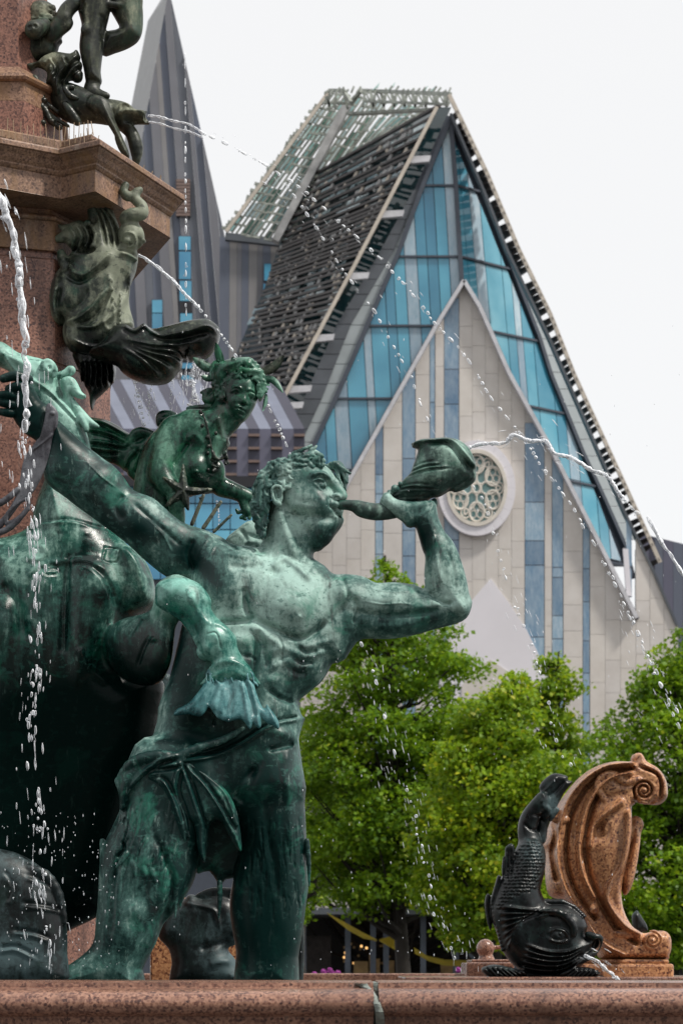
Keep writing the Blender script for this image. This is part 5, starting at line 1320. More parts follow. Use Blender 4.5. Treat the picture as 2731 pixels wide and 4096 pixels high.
# head
S.ball(*zN((900,520)), 0, 98, 100, 82, k=6)
S.infl(zN((800,470),(760,560),(758,660),(790,770),(850,860),(930,895),(1000,860),(1060,785),(1105,700),(1130,600),(1128,500),(1080,420),(950,400),(860,420)), 18, 62, 74, k=8)
fb = 88
S.bump(*zN((900,585)), fb, 24, 13, -9, rot=-8); S.bump(*zN((1068,612)), fb-12, 18, 12, -9, rot=-8)
S.ball(*zN((900,580)), fb-12, 14, 8, 10, rot=8, k=2); S.ball(*zN((1066,608)), fb-22, 11, 8, 10, rot=12, k=2)
S.line(zN((855,575),(880,552),(915,552),(945,580)), fb, 3.6, 5, 30); S.line(zN((1030,600),(1055,583),(1085,588),(1105,610)), fb-10, 3.4, 5, 30)
S.line(zN((862,590),(900,604),(940,590)), fb, 3, 3, 30); S.line(zN((1035,615),(1065,628),(1095,622)), fb-10, 3, 3, 30)
S.line(zN((850,535),(890,515),(940,525),(960,560)), fb, 5, 5, 40); S.line(zN((1020,560),(1050,545),(1090,555),(1115,580)), fb-10, 5, 5, 40)
S.tube([(*zN((990,545)),fb-14,7),(*zN((985,620)),fb-8,8),(*zN((982,672)),fb-2,11)], k=9)
S.ball(*zN((955,680)), fb-12, 9, 6, 9, k=4); S.ball(*zN((1005,690)), fb-14, 8, 6, 9, k=4); S.bump(*zN((975,700)), fb, 14, 4, -6)
S.bump(*zN((945,748)), fb, 28, 15, 7); S.line(zN((885,738),(920,738),(950,748),(1000,768)), fb, 3.6, -7, 40)
S.line(zN((905,730),(940,728),(960,738),(990,752)), fb+2, 5, 5, 40); S.line(zN((910,752),(945,768),(985,775)), fb+2, 5.5, 6, 40); S.line(zN((915,785),(950,792),(975,792)), fb, 6, -5, 40)
S.bump(*zN((950,830)), fb-6, 20, 14, 7); S.bump(*zN((850,680)), fb, 34, 34, 6)
for p in ((700,1900,60,70,.12),(880,1960,50,50,.10),(760,1770,60,60,-.08),(640,1780,50,90,.18),(560,1900,50,90,.12),(900,1700,30,90,.10),(950,1560,60,90,-.06),(1000,1560,30,40,.05),(870,1790,18,60,.35,20),(950,1990,120,30,.12)): S.patch(*p)
S.build('body', M['bzN'], ner, .36)
S = Sculpt(YN, .003*VS)
S.infl(zN((640,440),(650,340),(700,285),(780,250),(860,228),(960,215),(1060,222),(1130,285),(1170,350),(1195,440),(1222,540),(1185,630),(1135,665),(1135,570),(1118,490),(1060,420),(960,395),(880,430),(820,480),(782,560),(760,650),(700,640),(690,550)), 12, 55, 84, k=6)
S.tube([(*zN((700,600)),-20,20),(*zN((640,660)),-25,20),(*zN((590,640)),-30,16),(*zN((600,580)),-30,14),(*zN((640,560)),-28,12),(*zN((590,560)),-28,8),(*zN((530,578)),-28,4)], k=6)
S.tube([(*zN((640,730)),-20,12),(*zN((520,735)),-28,12),(*zN((400,745)),-30,9)], k=5)
hc2 = np.array(zN((650,440),(700,290),(860,235),(1060,230),(1160,340),(1215,540),(1140,640),(1120,480),(1000,395),(880,430),(790,540),(770,640),(700,630)))
c_ = 0
while c_ < 150:
    x, y = rN.uniform(640,1230), rN.uniform(215,680)
    if not inside(*zN((x,y)), hc2): continue
    c_ += 1; a = (math.pi*.85 if x < 980 else .35)+rN.uniform(-.6,.6)
    if y > 480: a = math.pi/2+rN.uniform(-.5,.5)
    q = []; L = rN.uniform(60,120); cu = rN.choice((-1,1))*rN.uniform(.5,1.4)
    for i in range(6):
        if i and not inside(*zN((x,y)), hc2): a += 2.0
        t = i/5; q.append((*zN((x,y)), 84-abs(x-950)*.09+rN.uniform(-3,3), 6*(1-.45*t))); a += cu*math.sin(t*5)*.5; x += math.cos(a)*L/5; y += math.sin(a)*L/5
    S.tube(q, k=2, sub=1)
S.ball(*zN((1028,270)), 50, 27, 24, 16, rot=10, k=3)
for i in range(5): S.line(zN((1030,330),(985+i*22,235)), 64, 3, 4, 40)
S.tube([(*zN((900,290)),70,8),(*zN((1000,340)),84,9),(*zN((1110,350)),74,9),(*zN((1170,380)),60,8)], k=3)
S.build('hair', M['bzN'], ner, .38)
def leaf3(name, base, mid, tip, wid, Y, mat, par, thick=3, curl=0.0, w0=0, w1=0):
    """a pointed bronze leaf: centre line base-mid-tip, folded along the middle, real thickness"""
    q = spline([base, mid, tip], 6); n = len(q)-1; top = []; s_ = Y/F
    mb = MB(); vs2 = []
    for i, (u, v) in enumerate(q):
        t = i/n; d = q[min(i+1,n)]-q[max(i-1,0)]; d = d/np.linalg.norm(d); nn = np.array([-d[1], d[0]])
        hw = 1.25*wid*math.sin(math.pi*min(.97, .12+t*.88))**.8; w = w0+(w1-w0)*t
        for k_, (o_, dw) in enumerate(((-1, curl*hw),(0, 0),(1, curl*hw),(0,-thick))):
            Yw = Y-(w+dw-(thick if abs(o_) == 1 else 0)*0)*s_; vs2.append(W(u+nn[0]*hw*o_, v+nn[1]*hw*o_, Yw) if True else None)
    fs = []
    for i in range(n):
        for k_ in range(4): a = 4*i+k_; b = 4*i+(k_+1)%4; fs.append([a, b, b+4, a+4])
    fs.append([0,1,2,3]); fs.append([4*n+3,4*n+2,4*n+1,4*n])
    mb.add(vs2, fs); o = mb.build(name, mat, par, True); at = o.data.attributes.new('patina_shade', 'FLOAT', 'POINT'); at.data.foreach_set('value', [.5]*len(o.data.vertices)); return o
for (b, m, t, wd_, cu) in (((755,270),(720,180),(690,55),13,.5),((650,335),(560,290),(450,212),16,.5),((760,275),(690,300),(642,430),17,.3),((665,430),(600,425),(535,400),11,.4),((1165,365),(1290,310),(1398,188),16,.5),((1180,425),(1290,450),(1390,575),11,.5),((1215,590),(1205,680),(1180,770),7,.3),((1185,460),(1230,490),(1225,500),8,.3)):
    leaf3('crown_leaf', zN(b), zN(m), zN(t), wd_, YN, M['bzN'] if b != (1165,365) else M['bzM'], ner, 4, cu, 20, 40)
# starfish, necklace
S = Sculpt(YN, .003*VS)
for (x, y) in ((348,1330),(140,1460),(645,1585),(400,1800),(165,1760)):
    S.tube([(*zN((358,1600)),150,17),(*zN(((358+x)/2+(10 if x<300 else -5),(1600+y)/2+(15 if y<1650 else 0))),150,14),(*zN((x,y)),140,4)], k=6)
    S.line([zN((358,1600)), zN(((358+x)/2+(10 if x<300 else -5),(1600+y)/2+(15 if y<1650 else 0))), zN((x,y))], 160, 3.2, 4, 50)
for i in range(50):
    k_ = rN.choice(((348,1330),(140,1460),(645,1585),(400,1800),(165,1760))); t = rN.random()*.9; S.ball(*zN((358+(k_[0]-358)*t+rN.uniform(-14,14), 1600+(k_[1]-1600)*t+rN.uniform(-14,14))), 158, 3, 3, 5, k=1.5)
o = S.build('starfish', M['bzM'], None, .42); tag(o, 'knobbly brown bronze starfish held in the nereid hand', 'starfish')
S = Sculpt(YN, .003*VS)
S.tube([(*zN((290,1650)),120,26),(*zN((280,1740)),120,30),(*zN((290,1900)),100,30)], k=6)
for i in range(4): S.tube([(*zN((190+i*8,1640+i*38)),118,10),(*zN((270,1650+i*34)),136,10),(*zN((370,1690+i*22)),134,8)], k=2)
S.build('hand', M['bzN'], ner, .42)
S = Sculpt(YN, .003*VS)
for q in ([(545,780),(590,900),(630,1080),(650,1190)],[(810,1060),(800,1180),(760,1270)]): S.tube([(*zN(p), 92-abs(i-1.5)*4, 4) for i, p in enumerate(q)], k=2)
S.tube([(*zN((650,1190)),96,6),(*zN((680,1250)),94,7),(*zN((720,1275)),90,6),(*zN((760,1260)),84,6)], k=2)
for i in range(34):
    t = rN.random(); x, y = (650+rN.gauss(0,25)+t*30, 1210+t*180+rN.gauss(0,10)) if i < 22 else (790+rN.gauss(0,14), 1180+t*150)
    S.ball(*zN((x,y)), 84+rN.uniform(-5,10), rN.uniform(5,9), rN.uniform(5,10), 8, k=2)
for (x, y) in ((528,780),(548,920),(600,1040),(610,1140),(690,1000)): S.ball(*zN((x,y)), 90, 8, 9, 8, k=2)
S.build('necklace', M['bzM'], ner, .34)
# cloth blown out behind her, knotted at the back
S = Sculpt(8.78, .0038*VS)
S.infl(zHL((850,830),(960,835),(1100,860),(1230,920),(1330,990),(1400,1010),(1480,975),(1600,1000),(1700,1060),(1700,1300),(1500,1500),(1400,1500),(1250,1350),(1100,1300),(950,1250),(860,1100)), 0, 45, 45, k=8)
S.tube([(*zHL((1380,1080)),40,18),(*zHL((1420,1010)),46,20),(*zHL((1500,990)),48,20),(*zHL((1590,1040)),44,18),(*zHL((1500,1130)),44,16),(*zHL((1400,1140)),42,14)], k=5)
for i, q in enumerate(([(900,880),(1050,880),(1200,950),(1340,1030)],[(920,960),(1080,990),(1220,1040),(1330,1110)],[(930,1080),(1080,1100),(1250,1130),(1340,1120)],[(940,1150),(1100,1180),(1250,1180)],[(1430,1180),(1350,1260),(1300,1380)],[(1500,1150),(1440,1280),(1400,1400)],[(1560,1120),(1540,1250),(1480,1400)])):
    S.line(zHL(*q), 42, 7, 13, 60); S.line(zHL(*[(x+4, y+26) for x, y in q]), 42, 7, -14, 60)
S.tube([(*zN((110,900)),40,16),(*zN((120,820)),40,18),(*zN((200,800)),40,14),(*zN((260,810)),30,9)], k=5); S.tube([(*zN((110,860)),44,12),(*zN((170,850)),50,14),(*zN((230,830)),40,8)], k=4)
S.patch(420,1750,120,50,.08)
S.build('blown_cloth', M['bzN'], ner, .34)
# ================================================================== granite scroll and black dolphin on the far rim
YSC = 12.3; rS = random.Random(31)
scroll = empty('granite_scroll', tuple(W(2420, 3930, YSC)), 'carved orange-red granite volute scroll standing on the far basin rim at right', 'stone scroll')
S = Sculpt(YSC, .004*VS); S.amp = .85
S.infl(zS((735,700),(722,650),(740,580),(790,440),(860,330),(950,230),(1050,170),(1150,148),(1250,150),(1262,110),(1285,98),(1310,108),(1335,150),(1400,190),(1445,250),(1462,320),(1455,380),(1410,412),(1330,400),(1275,395),(1245,430),(1245,560),(1225,700),(1190,850),(1185,980),(1210,1080),(1260,1160),(1320,1190),(1380,1180),(1440,1178),(1475,1210),(1484,1280),(1470,1330),(1440,1352),(1100,1355),(1040,1300),(985,1200),(940,1100),(860,1000),(760,960),(735,850)), 0, 30, 130, k=10, tilt=(.1,0))
w1 = 128
for pts_, wd_, am in (([(1250,160),(1100,175),(980,240),(880,350),(830,460),(800,600),(800,760),(850,930),(960,1090),(1060,1240),(1200,1320)],9,14),([(1250,190),(1110,215),(1010,280),(930,380),(880,500),(860,640),(870,800),(930,960),(1030,1100)],8,-12),([(1240,220),(1130,245),(1050,310),(980,420),(940,560),(930,700),(960,850),(1020,970)],10,10),([(1060,330),(1010,440),(980,580),(975,720),(1010,880),(1070,1020),(1160,1160),(1280,1250)],9,-12),
                     ([(1180,400),(1080,470),(1010,560),(990,660)],12,10),([(1230,470),(1220,620),(1190,780),(1120,900),(1100,1000),(1200,1140),(1290,1190)],12,12),([(770,500),(800,560),(780,700),(800,860)],9,-16)):
    S.line(zS(*pts_), w1-15, wd_, am, 90, taper=False)
S.bump(*zS((1120,700)), w1, 80, 180, 10, rot=8, rng=90)
S.tube([(*zS((1100,400)),w1-10,10),(*zS((1045,300)),w1+6,12),(*zS((1080,235)),w1+10,13),(*zS((1150,225)),w1+12,13),(*zS((1210,270)),w1+12,12),(*zS((1290,255)),w1+10,12)], k=6)
S.infl(zS((1060,290),(1120,245),(1190,290),(1260,290),(1240,340),(1150,350),(1090,350)), w1-10, 25, 22, k=8)
S.infl(zS((1262,250),(1330,248),(1400,290),(1405,350),(1360,395),(1290,385),(1262,330)), w1-20, 12, 34, k=4)
S.line(zS((1300,180),(1400,220),(1430,290),(1420,380)), w1-10, 6, -12, 90); S.line(zS((1250,400),(1300,398),(1360,404),(1420,398)), w1-10, 6, 8, 90)
S.line([zS((1330+1.5209*(42-i*1.5)*math.cos(i/25*4.4*math.pi+2.4), 320+1.5209*(42-i*1.5)*math.sin(i/25*4.4*math.pi+2.4))) for i in range(26)], w1+14, 4.2, -13, 70, sub=2, taper=False)
S.ball(*zS((1330,320)), w1+10, 11, 11, 14, k=3)
S.ball(*zS((1285,130)), w1-70, 24, 20, 50, k=8)
S.ball(*zS((1385,1235)), w1, 42, 42, 36, k=8)
S.line([zS((1380+1.5209*(38-i*1.5)*math.cos(i/21*4*math.pi+2.8), 1235+1.5209*(38-i*1.5)*math.sin(i/21*4*math.pi+2.8))) for i in range(22)], w1+14, 4, -12, 70, sub=2, taper=False)
S.ball(*zS((1380,1235)), w1+26, 9, 9, 14, k=3); S.ball(*zS((1440,1240)), w1-40, 30, 40, 60, k=10)
S.tube([(*zS((1090,580)),w1+10,8),(*zS((1110,520)),w1+12,8),(*zS((1130,510)),w1+10,7)], k=4); S.ball(*zS((1095,560)), w1+12, 9, 14, 8, k=4); S.bump(*zS((1060,560)), w1, 28, 38, -8, rot=-20)
S.tube([(*zS((860,500)),w1-30,13),(*zS((810,500)),w1-24,15),(*zS((780,480)),w1-22,17),(*zS((800,450)),w1-22,12)], k=6)
S.ball(*zS((1025,1045)), w1+2, 19, 19, 16, k=5); S.ball(*zS((1025,1045)), w1+14, 8, 8, 10, k=3)
S.tube([(*zS((1250,600)),40,26),(*zS((1290,530)),40,22),(*zS((1275,500)),40,14)], k=8); S.infl(zS((1240,640),(1250,560),(1290,550),(1306,600),(1290,740),(1262,880),(1230,950),(1200,950),(1190,850),(1220,740)), 20, 24, 60, k=8)
S.tube([(*zS((1170,1190)),w1-5,12),(*zS((1230,1200)),w1-5,15),(*zS((1270,1190)),w1-10,12)], k=6)
S.build('volute', M['granite2'], scroll, .5)
o = slab(0,1,0,1,1,1,'tmp')
bpy.data.objects.remove(o)
def srcbox(u0, u1, v0, v1, Y, dep, name, mat, par, bv=.012):
    a, b = W(u0, v1, Y), W(u1, v0, Y); o = MB().box((a.x, Y, a.z), (b.x, Y+dep, b.z)).build(name, mat, par); bevel(o, bv); return o
q0 = zS((1040,1355)); q1 = zS((1512,1485)); srcbox(q0[0]-60, q1[0], q0[1]+14, q1[1]+8, YSC-.2, .7, 'plinth', M['granite2'], scroll, .014)
q1 = zS((1482,1357)); srcbox(q0[0]-60, q1[0], q0[1]-4, q0[1]+15, YSC-.17, .62, 'plinth', M['granite2'], scroll, .01)
# second plinth with granite ball, left of the dolphin
ballo = empty('granite_ball', tuple(W(1940, 3930, 13.0)), 'small granite ball post on a stepped block left of the black dolphin', 'stone ball')
a = zS((365,1282)); S = Sculpt(13.0, .006*VS); S.ball(a[0], a[1], 0, 36, 37, 36, k=4); S.tube([(a[0]+4,a[1]+52,0,34),(a[0]+4,a[1]+64,0,30)], k=10, sub=1); S.tube([(a[0],a[1],0,8),(a[0]+70,a[1]-5,0,8)], k=4, sub=1)
S.build('ball', M['granite'], ballo, .5)
q0 = zS((280,1350)); q1 = zS((520,1366)); srcbox(q0[0], q1[0], q0[1], q1[1], 12.85, .5, 'plinth', M['granite'], ballo, .006)
q0 = zS((250,1367)); q1 = zS((540,1475)); srcbox(q0[0], q1[0], q0[1], q1[1], 12.8, .6, 'plinth', M['granite'], ballo, .01)
q0 = zS((-400,1450)); q1 = zS((240,1475))
# dolphin
YD = 11.9
dol = empty('black_dolphin', tuple(W(2180, 3930, YD)), 'black scaly bronze dolphin with curled-up tail spitting water beside the granite scroll', 'statue')
S = Sculpt(YD, .0045*VS)
S.infl(zS((545,690),(580,620),(630,600),(690,620),(728,690),(728,790),(715,860),(700,930),(740,1000),(800,1005),(870,1015),(920,1050),(960,1090),(985,1150),(975,1200),(1010,1195),(1060,1215),(1055,1270),(1020,1300),(1000,1350),(960,1380),(900,1440),(780,1465),(640,1450),(540,1390),(470,1300),(430,1180),(400,1090),(400,1000),(440,890),(490,800)), 0, 85, 95, k=14)
S.tube([(*zS((640,640)),0,42),(*zS((620,560)),-5,36),(*zS((640,480)),0,34),(*zS((700,400)),10,30),(*zS((715,370)),10,24)], k=10)
S.tube([(*zS((700,620)),-30,22),(*zS((712,540)),-30,20),(*zS((730,450)),-20,20),(*zS((690,410)),10,26),(*zS((660,430)),10,20)], k=8)
S.infl(zS((700,330),(695,290),(740,240),(790,218),(860,235),(868,262),(895,270),(850,330),(820,380),(790,440),(750,480),(720,420)), -10, 22, 26, k=6)
S.tube([(*zS((660,440)),14,13),(*zS((700,410)),26,15),(*zS((745,440)),20,12),(*zS((730,480)),10,10)], k=5)
S.tube([(*zS((770,470)),0,12),(*zS((800,440)),0,9),(*zS((760,500)),0,8)], k=5)
S.line(zS((600,520),(640,560),(700,560)), 30, 5, -7, 60); S.line(zS((650,470),(700,480),(730,520)), 34, 5, -7, 60); S.line(zS((700,330),(720,370),(700,400)), 10, 5, 7, 50)
S.line(zS((740,360),(790,330),(850,260)), 8, 7, -8, 50); S.line(zS((720,330),(760,290),(800,240)), 8, 6, 6, 50); S.patch(*zS((770,410)), 30, 40, .4)
# back fin, side fins
for q, w in (([(475,700),(500,655),(535,650),(550,720),(530,820),(500,880),(465,830)],30),([(360,1010),(375,950),(400,975),(405,1080),(400,1180),(375,1120)],-10)):
    S.infl(zS(*q), w, 16, 14, k=6)
for x in (480,500,520): S.line(zS((x,670),(x+6,760),(x+2,850)), 42, 4, -7, 40)
# pectoral fins on the base
for q, w in (([(345,1400),(420,1380),(520,1400),(600,1420),(560,1465),(480,1468),(400,1460),(350,1430)],70),([(830,1440),(900,1400),(1000,1400),(1052,1420),(1056,1450),(960,1468),(850,1470)],85),([(380,1450),(560,1440),(800,1450),(1040,1440),(1050,1475),(380,1475)],20)):
    S.infl(zS(*q), w, 18, 34, k=8)
for i in range(14):
    x = 370+i*15; S.line(zS((x,1395+i*2),(x+30,1430),(x+70,1462)), 100, 4, (-7,6)[i%2], 70); x = 860+i*14; S.line(zS((x-20,1460),(x+20,1430),(x+50,1410)), 115, 4, (-7,6)[i%2], 60)
# brow, eye, lips, beard folds
S.tube([(*zS((680,1090)),88,11),(*zS((760,1060)),96,14),(*zS((840,1080)),98,15),(*zS((900,1150)),96,14),(*zS((900,1200)),92,10)], k=5)
S.ball(*zS((805,1205)), 84, 34, 27, 22, rot=-12, k=5); S.line(zS((750,1220),(780,1240),(830,1245),(870,1230)), 100, 5, 9, 50); S.line(zS((750,1190),(790,1165),(850,1180),(870,1220)), 104, 5, 8, 50); S.ball(*zS((820,1195)), 106, 11, 11, 6, k=1, sign=-1); S.ball(*zS((820,1195)), 101, 7, 7, 7, k=1)
S.tube([(*zS((990,1200)),60,14),(*zS((1030,1215)),66,15),(*zS((1060,1225)),60,13),(*zS((1045,1280)),62,12),(*zS((1010,1320)),70,14),(*zS((960,1350)),80,14),(*zS((900,1370)),88,12)], k=5)
S.ball(*zS((1035,1265)), 60, 17, 30, 40, rot=20, k=5, sign=-1)
for i in range(11):
    y = 1270+i*17; S.line(zS((620-i*6,y-10),(740,y+30-i*2),(860,y+34-i*5),(960,y-i*10)), 105-i*3, 5, (10,-12)[i%2], 70)
for i in range(13):
    a = zS((470+i*6, 1180-i*14)); S.line([zS((500-i*4,1290-i*22)), zS((560+i*12,1130-i*6)), zS((700+i*18,1040+i*3))], 90, 6, (10,-12)[i%2], 80)
for i in range(20):
    x = 735+i*12; y = 1000+max(0,(i-8))*5.5+max(0,i-14)*6; S.ball(*zS((x,y)), 30, 8, 12, 14, rot=-20+i*4, k=3)
# scales
for r in range(20):
    for c in range(9):
        x = 560+c*22+(r%2)*11-r*6.5*(1 if r > 6 else .4); y = 640+r*21+rS.uniform(-3,3); x += rS.uniform(-3,3)
        if inside(*zS((x,y)), np.array(zS((560,690),(620,620),(700,640),(725,760),(700,900),(640,930),(560,960),(480,1000),(430,1120),(410,1050),(445,890),(500,800)))):
            S.bump(*zS((x,y-3)), 60, 7, 6, 5, rng=75); S.line(zS((x-9,y+2),(x,y+11),(x+9,y+2)), 60, 2.2, -4, 75, sub=2, taper=False)
for i in range(26):
    t = i/25; a = lerp((448,850),(405,1000),min(1,t*2)) if t < .5 else lerp((405,1000),(470,1290),(t-.5)*2); S.ball(*zS(a), 30, 8, 9, 14, k=3)
S.patch(*zS((640,700)), 60, 90, .35); S.patch(*zS((880,1120)), 60, 40, .15)
S.build('body', M['bzK'], dol, .30)
# a second dolphin's fin shows behind the scroll
S = Sculpt(13.0, .006*VS)
S.infl(zS((1255,1080),(1290,1060),(1320,1100),(1345,1140),(1345,1170),(1300,1190),(1265,1170)), 0, 22, 24, k=6)
for i in range(5): S.ball(*zS((1285+i*14,1065+i*26)), 0, 8, 9, 10, k=3)
o = S.build('dolphin_fin', M['bzK'], None, .35); tag(o, 'dark fin of a second dolphin peeping out behind the scroll foot', 'statue')
# ================================================================== granite column at the upper left
col = empty('fountain_column', (-1.6, 9.4, 0), 'tall red granite fountain pillar with a projecting moulded cornice at the upper left', 'fountain pillar')
M['granite3'] = granite('mossy_granite', (.30,.18,.12), (.19,.105,.07), (.08,.042,.03), sc=150, rough=.55, wet=.1, lich=(.22,.12,.05))
M['granite4'] = granite('shaft_granite', (.30,.15,.11), (.165,.078,.06), (.065,.032,.03), sc=150, rough=.42, wet=.15)
PL = [(-2.6,8.25),(-1.196,8.47),(-.998,8.59),(-.859,8.5),(-.623,9.07),(-.9,9.9),(-2.6,9.9)]     # plan of the cornice edge
def off_plan(P, d):                       # inset (d>0) each edge
    out_ = []; n = len(P)
    for i in range(n):
        a, b, c = Vector(P[i-1]), Vector(P[i]), Vector(P[(i+1)%n])
        e1 = (b-a).normalized(); e2 = (c-b).normalized(); n1 = Vector((-e1.y, e1.x)); n2 = Vector((-e2.y, e2.x))
        m = (n1+n2); m = m/max(.3, m.dot(n1)) if m.length > 1e-6 else n1
        out_.append((b.x+m.x*d, b.y+m.y*d))
    return out_
def zat(v, Y): return EYE+(HV-v)/F*Y
def sweep(P, prof, name, mat, capt=True, smooth=False):
    mb = MB(); n = len(P); rings = []
    for (d, z) in prof: rings.append([(x, y, z) for x, y in off_plan(P, d)])
    vs2 = [p for r in rings for p in r]; fs = []
    for i in range(len(prof)-1):
        for k in range(n): a = i*n+k; b = i*n+(k+1)%n; fs.append([a, b, b+n, a+n])
    fs.append(list(range(n))); fs.append([(len(prof)-1)*n+k for k in range(n)][::-1])
    mb.add(vs2, fs); return mb.build(name, mat, col, smooth)
zt_ = zat(895/1.568, 8.5); u_ = 8.5/F/1.568                 # one enlarged pixel at the corner, in metres
prof = [(.018,zt_-290*u_),(.018,zt_-150*u_),(.014,zt_-148*u_),(.006,zt_-128*u_),(.006,zt_-120*u_),(-.004,zt_-100*u_),(-.012,zt_-75*u_),(-.024,zt_-52*u_),(-.026,zt_-44*u_),(-.034,zt_-42*u_),(-.034,zt_-12*u_),(-.030,zt_-2*u_),(-.022,zt_),(.10,zt_+.012)]
PLi = [(x, y) for x, y in PL]
o = sweep(PL, prof, 'cornice', M['granite3']); bevel(o, .003)
sweep(PL, [(.055,zt_+.005),(.055,zt_+.055),(.062,zt_+.062),(.2,zt_+.064)], 'blocking_course', M['granite3'])
# pedestal below: recessed, with small mouldings
PD = [(-2.6,8.5),(-1.12,8.66),(-1.0,8.74),(-.90,8.86),(-.90,9.5),(-2.6,9.6)]
PD = [(-2.6,8.55),(-1.24,8.66),(-1.035,8.72),(-.865,9.05),(-.95,9.7),(-2.6,9.7)]
zz = lambda v: zat(v, 8.7)
def col_block(prof, name, mat, P=PD): 
    o = sweep(P, prof, name, mat); bevel(o, .003); return o
col_block([(.02,zz(852)),(.02,zz(700))], 'frieze', M['granite3'])
col_block([(-.004,zz(878)),(-.012,zz(872)),(-.012,zz(862)),(-.002,zz(853)),(.02,zz(852.5))][::1], 'moulding', M['granite3'])
col_block([(.0,zz(998)),(.0,zz(879))], 'pedestal_block', M['granite3'])
col_block([(.012,zz(1030)),(.012,zz(998.5))], 'joint_band', M['granite4'])
col_block([(-.002,zz(1440)),(-.002,zz(1031))], 'shaft_block', M['granite4'])
col_block([(-.001,.3),(-.001,zz(1442))], 'shaft_block', M['granite4'])
# upper shaft
PU = [(-2.6,8.75),(-1.40,8.75),(-1.23,8.82),(-1.13,9.1),(-1.2,9.6),(-2.6,9.6)]
zu = lambda v: zat(v, 8.8)
PS = [(-2.6,8.9),(-1.19,8.9),(-1.10,9.05),(-1.15,9.6),(-2.6,9.6)]
sweep(PS, [(0,zu(228)),(0,zu(-120))], 'upper_shaft', M['granite4'])
sweep(PS, [(-.055,zu(305)),(-.065,zu(300)),(-.07,zu(290)),(-.065,zu(278)),(-.04,zu(274)),(-.035,zu(262)),(-.02,zu(245)),(-.008,zu(229)),(.02,zu(228))], 'torus_moulding', M['granite3'])
sweep(PS, [(-.05,zu(520)),(-.05,zu(383))], 'base_block', M['granite4']); sweep(PS, [(-.05,zu(382)),(-.05,zu(306))], 'base_block', M['granite3'])
# bird spikes
M['spike'] = simple('spike_steel', (.30,.21,.13), .6)
rC = random.Random(8)
for k in range(46):
    if k < 34:
        t = k/33; P0 = lerp(PL[1], PL[2], min(1, t/.55)) if t < .55 else lerp(PL[2], PL[3], (t-.55)/.45)
        off_ = .03+(k%2)*.05; base_ = Vector((P0[0]-.02, P0[1]+off_, zt_+(.0 if k%2 == 0 else .055)))
        if k < 2: continue
    else:
        t = (k-34)/12; P0 = lerp(PL[3], PL[4], t); base_ = Vector((P0[0]-.03, P0[1]+.02, zt_))
        if 2 < k-34 < 8: continue
    L = rC.uniform(.05,.062); d = Vector((rC.gauss(0,.05), rC.gauss(0,.1), 1)) if k < 32 else Vector((rC.gauss(.1,.25), rC.gauss(0,.2), 1))
    MB().bar(base_, base_+d.normalized()*L, .0022, .0022).build('bird_spike', M['spike'], col)
mb = MB()
for k in range(160):
    t = rC.random(); P0 = lerp(PL[1], PL[2], t) if rC.random() < .6 else lerp(PL[2], PL[3], t); c = Vector((P0[0]-rC.uniform(.0,.03), P0[1]+.005+rC.uniform(0,.06), zt_+.006+rC.uniform(0,.008))); r_ = rC.uniform(.003,.009)
    mb.bar(c-Vector((r_,0,0)), c+Vector((r_,0,r_*.5)), r_, r_)
mb.build('leaf_litter', simple('litter', (.08,.05,.03), .9, var=.5, scale=60), col, kind='stuff')

# ================================================================== upper bronzes
YU = 9.0; rU = random.Random(41)
S = Sculpt(YU, .0038*VS)
S.infl(zCT((560,-60),(560,60),(590,180),(598,240),(580,400),(590,500),(620,620),(650,750),(775,750),(770,640),(788,480),(800,380),(815,270),(850,120),(860,-60)), 0, 62, 62, k=10)
S.infl(zCT((850,-60),(860,90),(900,170),(935,260),(820,290),(785,340),(790,495),(900,470),(1010,430),(1100,370),(1140,290),(1150,180),(1145,60),(1120,-60)), -30, 70, 62, k=10)
S.tube([(*zCT((700,760)),0,28),(*zCT((690,820)),8,28),(*zCT((750,850)),18,20),(*zCT((830,860)),30,11)], k=10)
S.ball(*zCT((640,270)), 45, 22, 26, 20, k=10); S.line(zCT((760,100),(800,220),(770,330)), 60, 12, -8, 60); S.bump(*zCT((1080,280)), 35, 30, 26, 8); S.bump(*zCT((650,500)), 62, 30, 60, 7)
S.tube([(*zCT((780,30)),30,14),(*zCT((960,50)),20,12)], k=6)
S.line(zCT((620,-20),(600,60),(640,20)), 62, 8, -10, 60)
for p in ((350,80,14,60,.3),(300,120,20,60,-.05),(520,60,40,90,.25)): S.patch(*p)
o = S.build('standing_boy', M['bzU'], None, .36); tag(o, 'bare legs of a bronze boy standing on the upper dolphin, cut by the top edge', 'statue')
S = Sculpt(YU, .0038*VS)
S.ball(*zCT((235,125)), -10, 62, 50, 58, rot=-8, k=8); S.ball(*zCT((330,300)), -10, 40, 62, 44, rot=0, k=12)
S.infl(zCT((80,480),(90,330),(150,250),(300,300),(400,240),(430,300),(410,340),(428,372),(400,402),(385,460),(330,540),(90,560)), -10, 50, 52, k=12)
S.tube([(*zCT((350,290)),30,32),(*zCT((420,200)),34,30),(*zCT((470,90)),30,28),(*zCT((560,10)),20,26)], k=10); S.tube([(*zCT((330,330)),30,26),(*zCT((380,290)),36,20),(*zCT((460,230)),36,20),(*zCT((490,200)),34,14)], k=8)
S.ball(*zCT((440,160)), 40, 30, 26, 26, k=8)
for i in range(120):
    a, b = rU.uniform(100,390), rU.uniform(20,230)
    if inside(*zCT((a,b)), np.array(zCT((95,180),(120,90),(230,20),(350,50),(385,130),(330,220),(200,240)))): S.ball(*zCT((a,b)), 38-abs(a-240)*.1, rU.uniform(6,11), rU.uniform(5,9), 9, k=3)
S.patch(165,55,60,30,.35)
o = S.build('crouching_boy', M['bzU'], None, .33); tag(o, 'curly-haired crouching bronze boy behind the pillar shaft at the top left', 'statue')
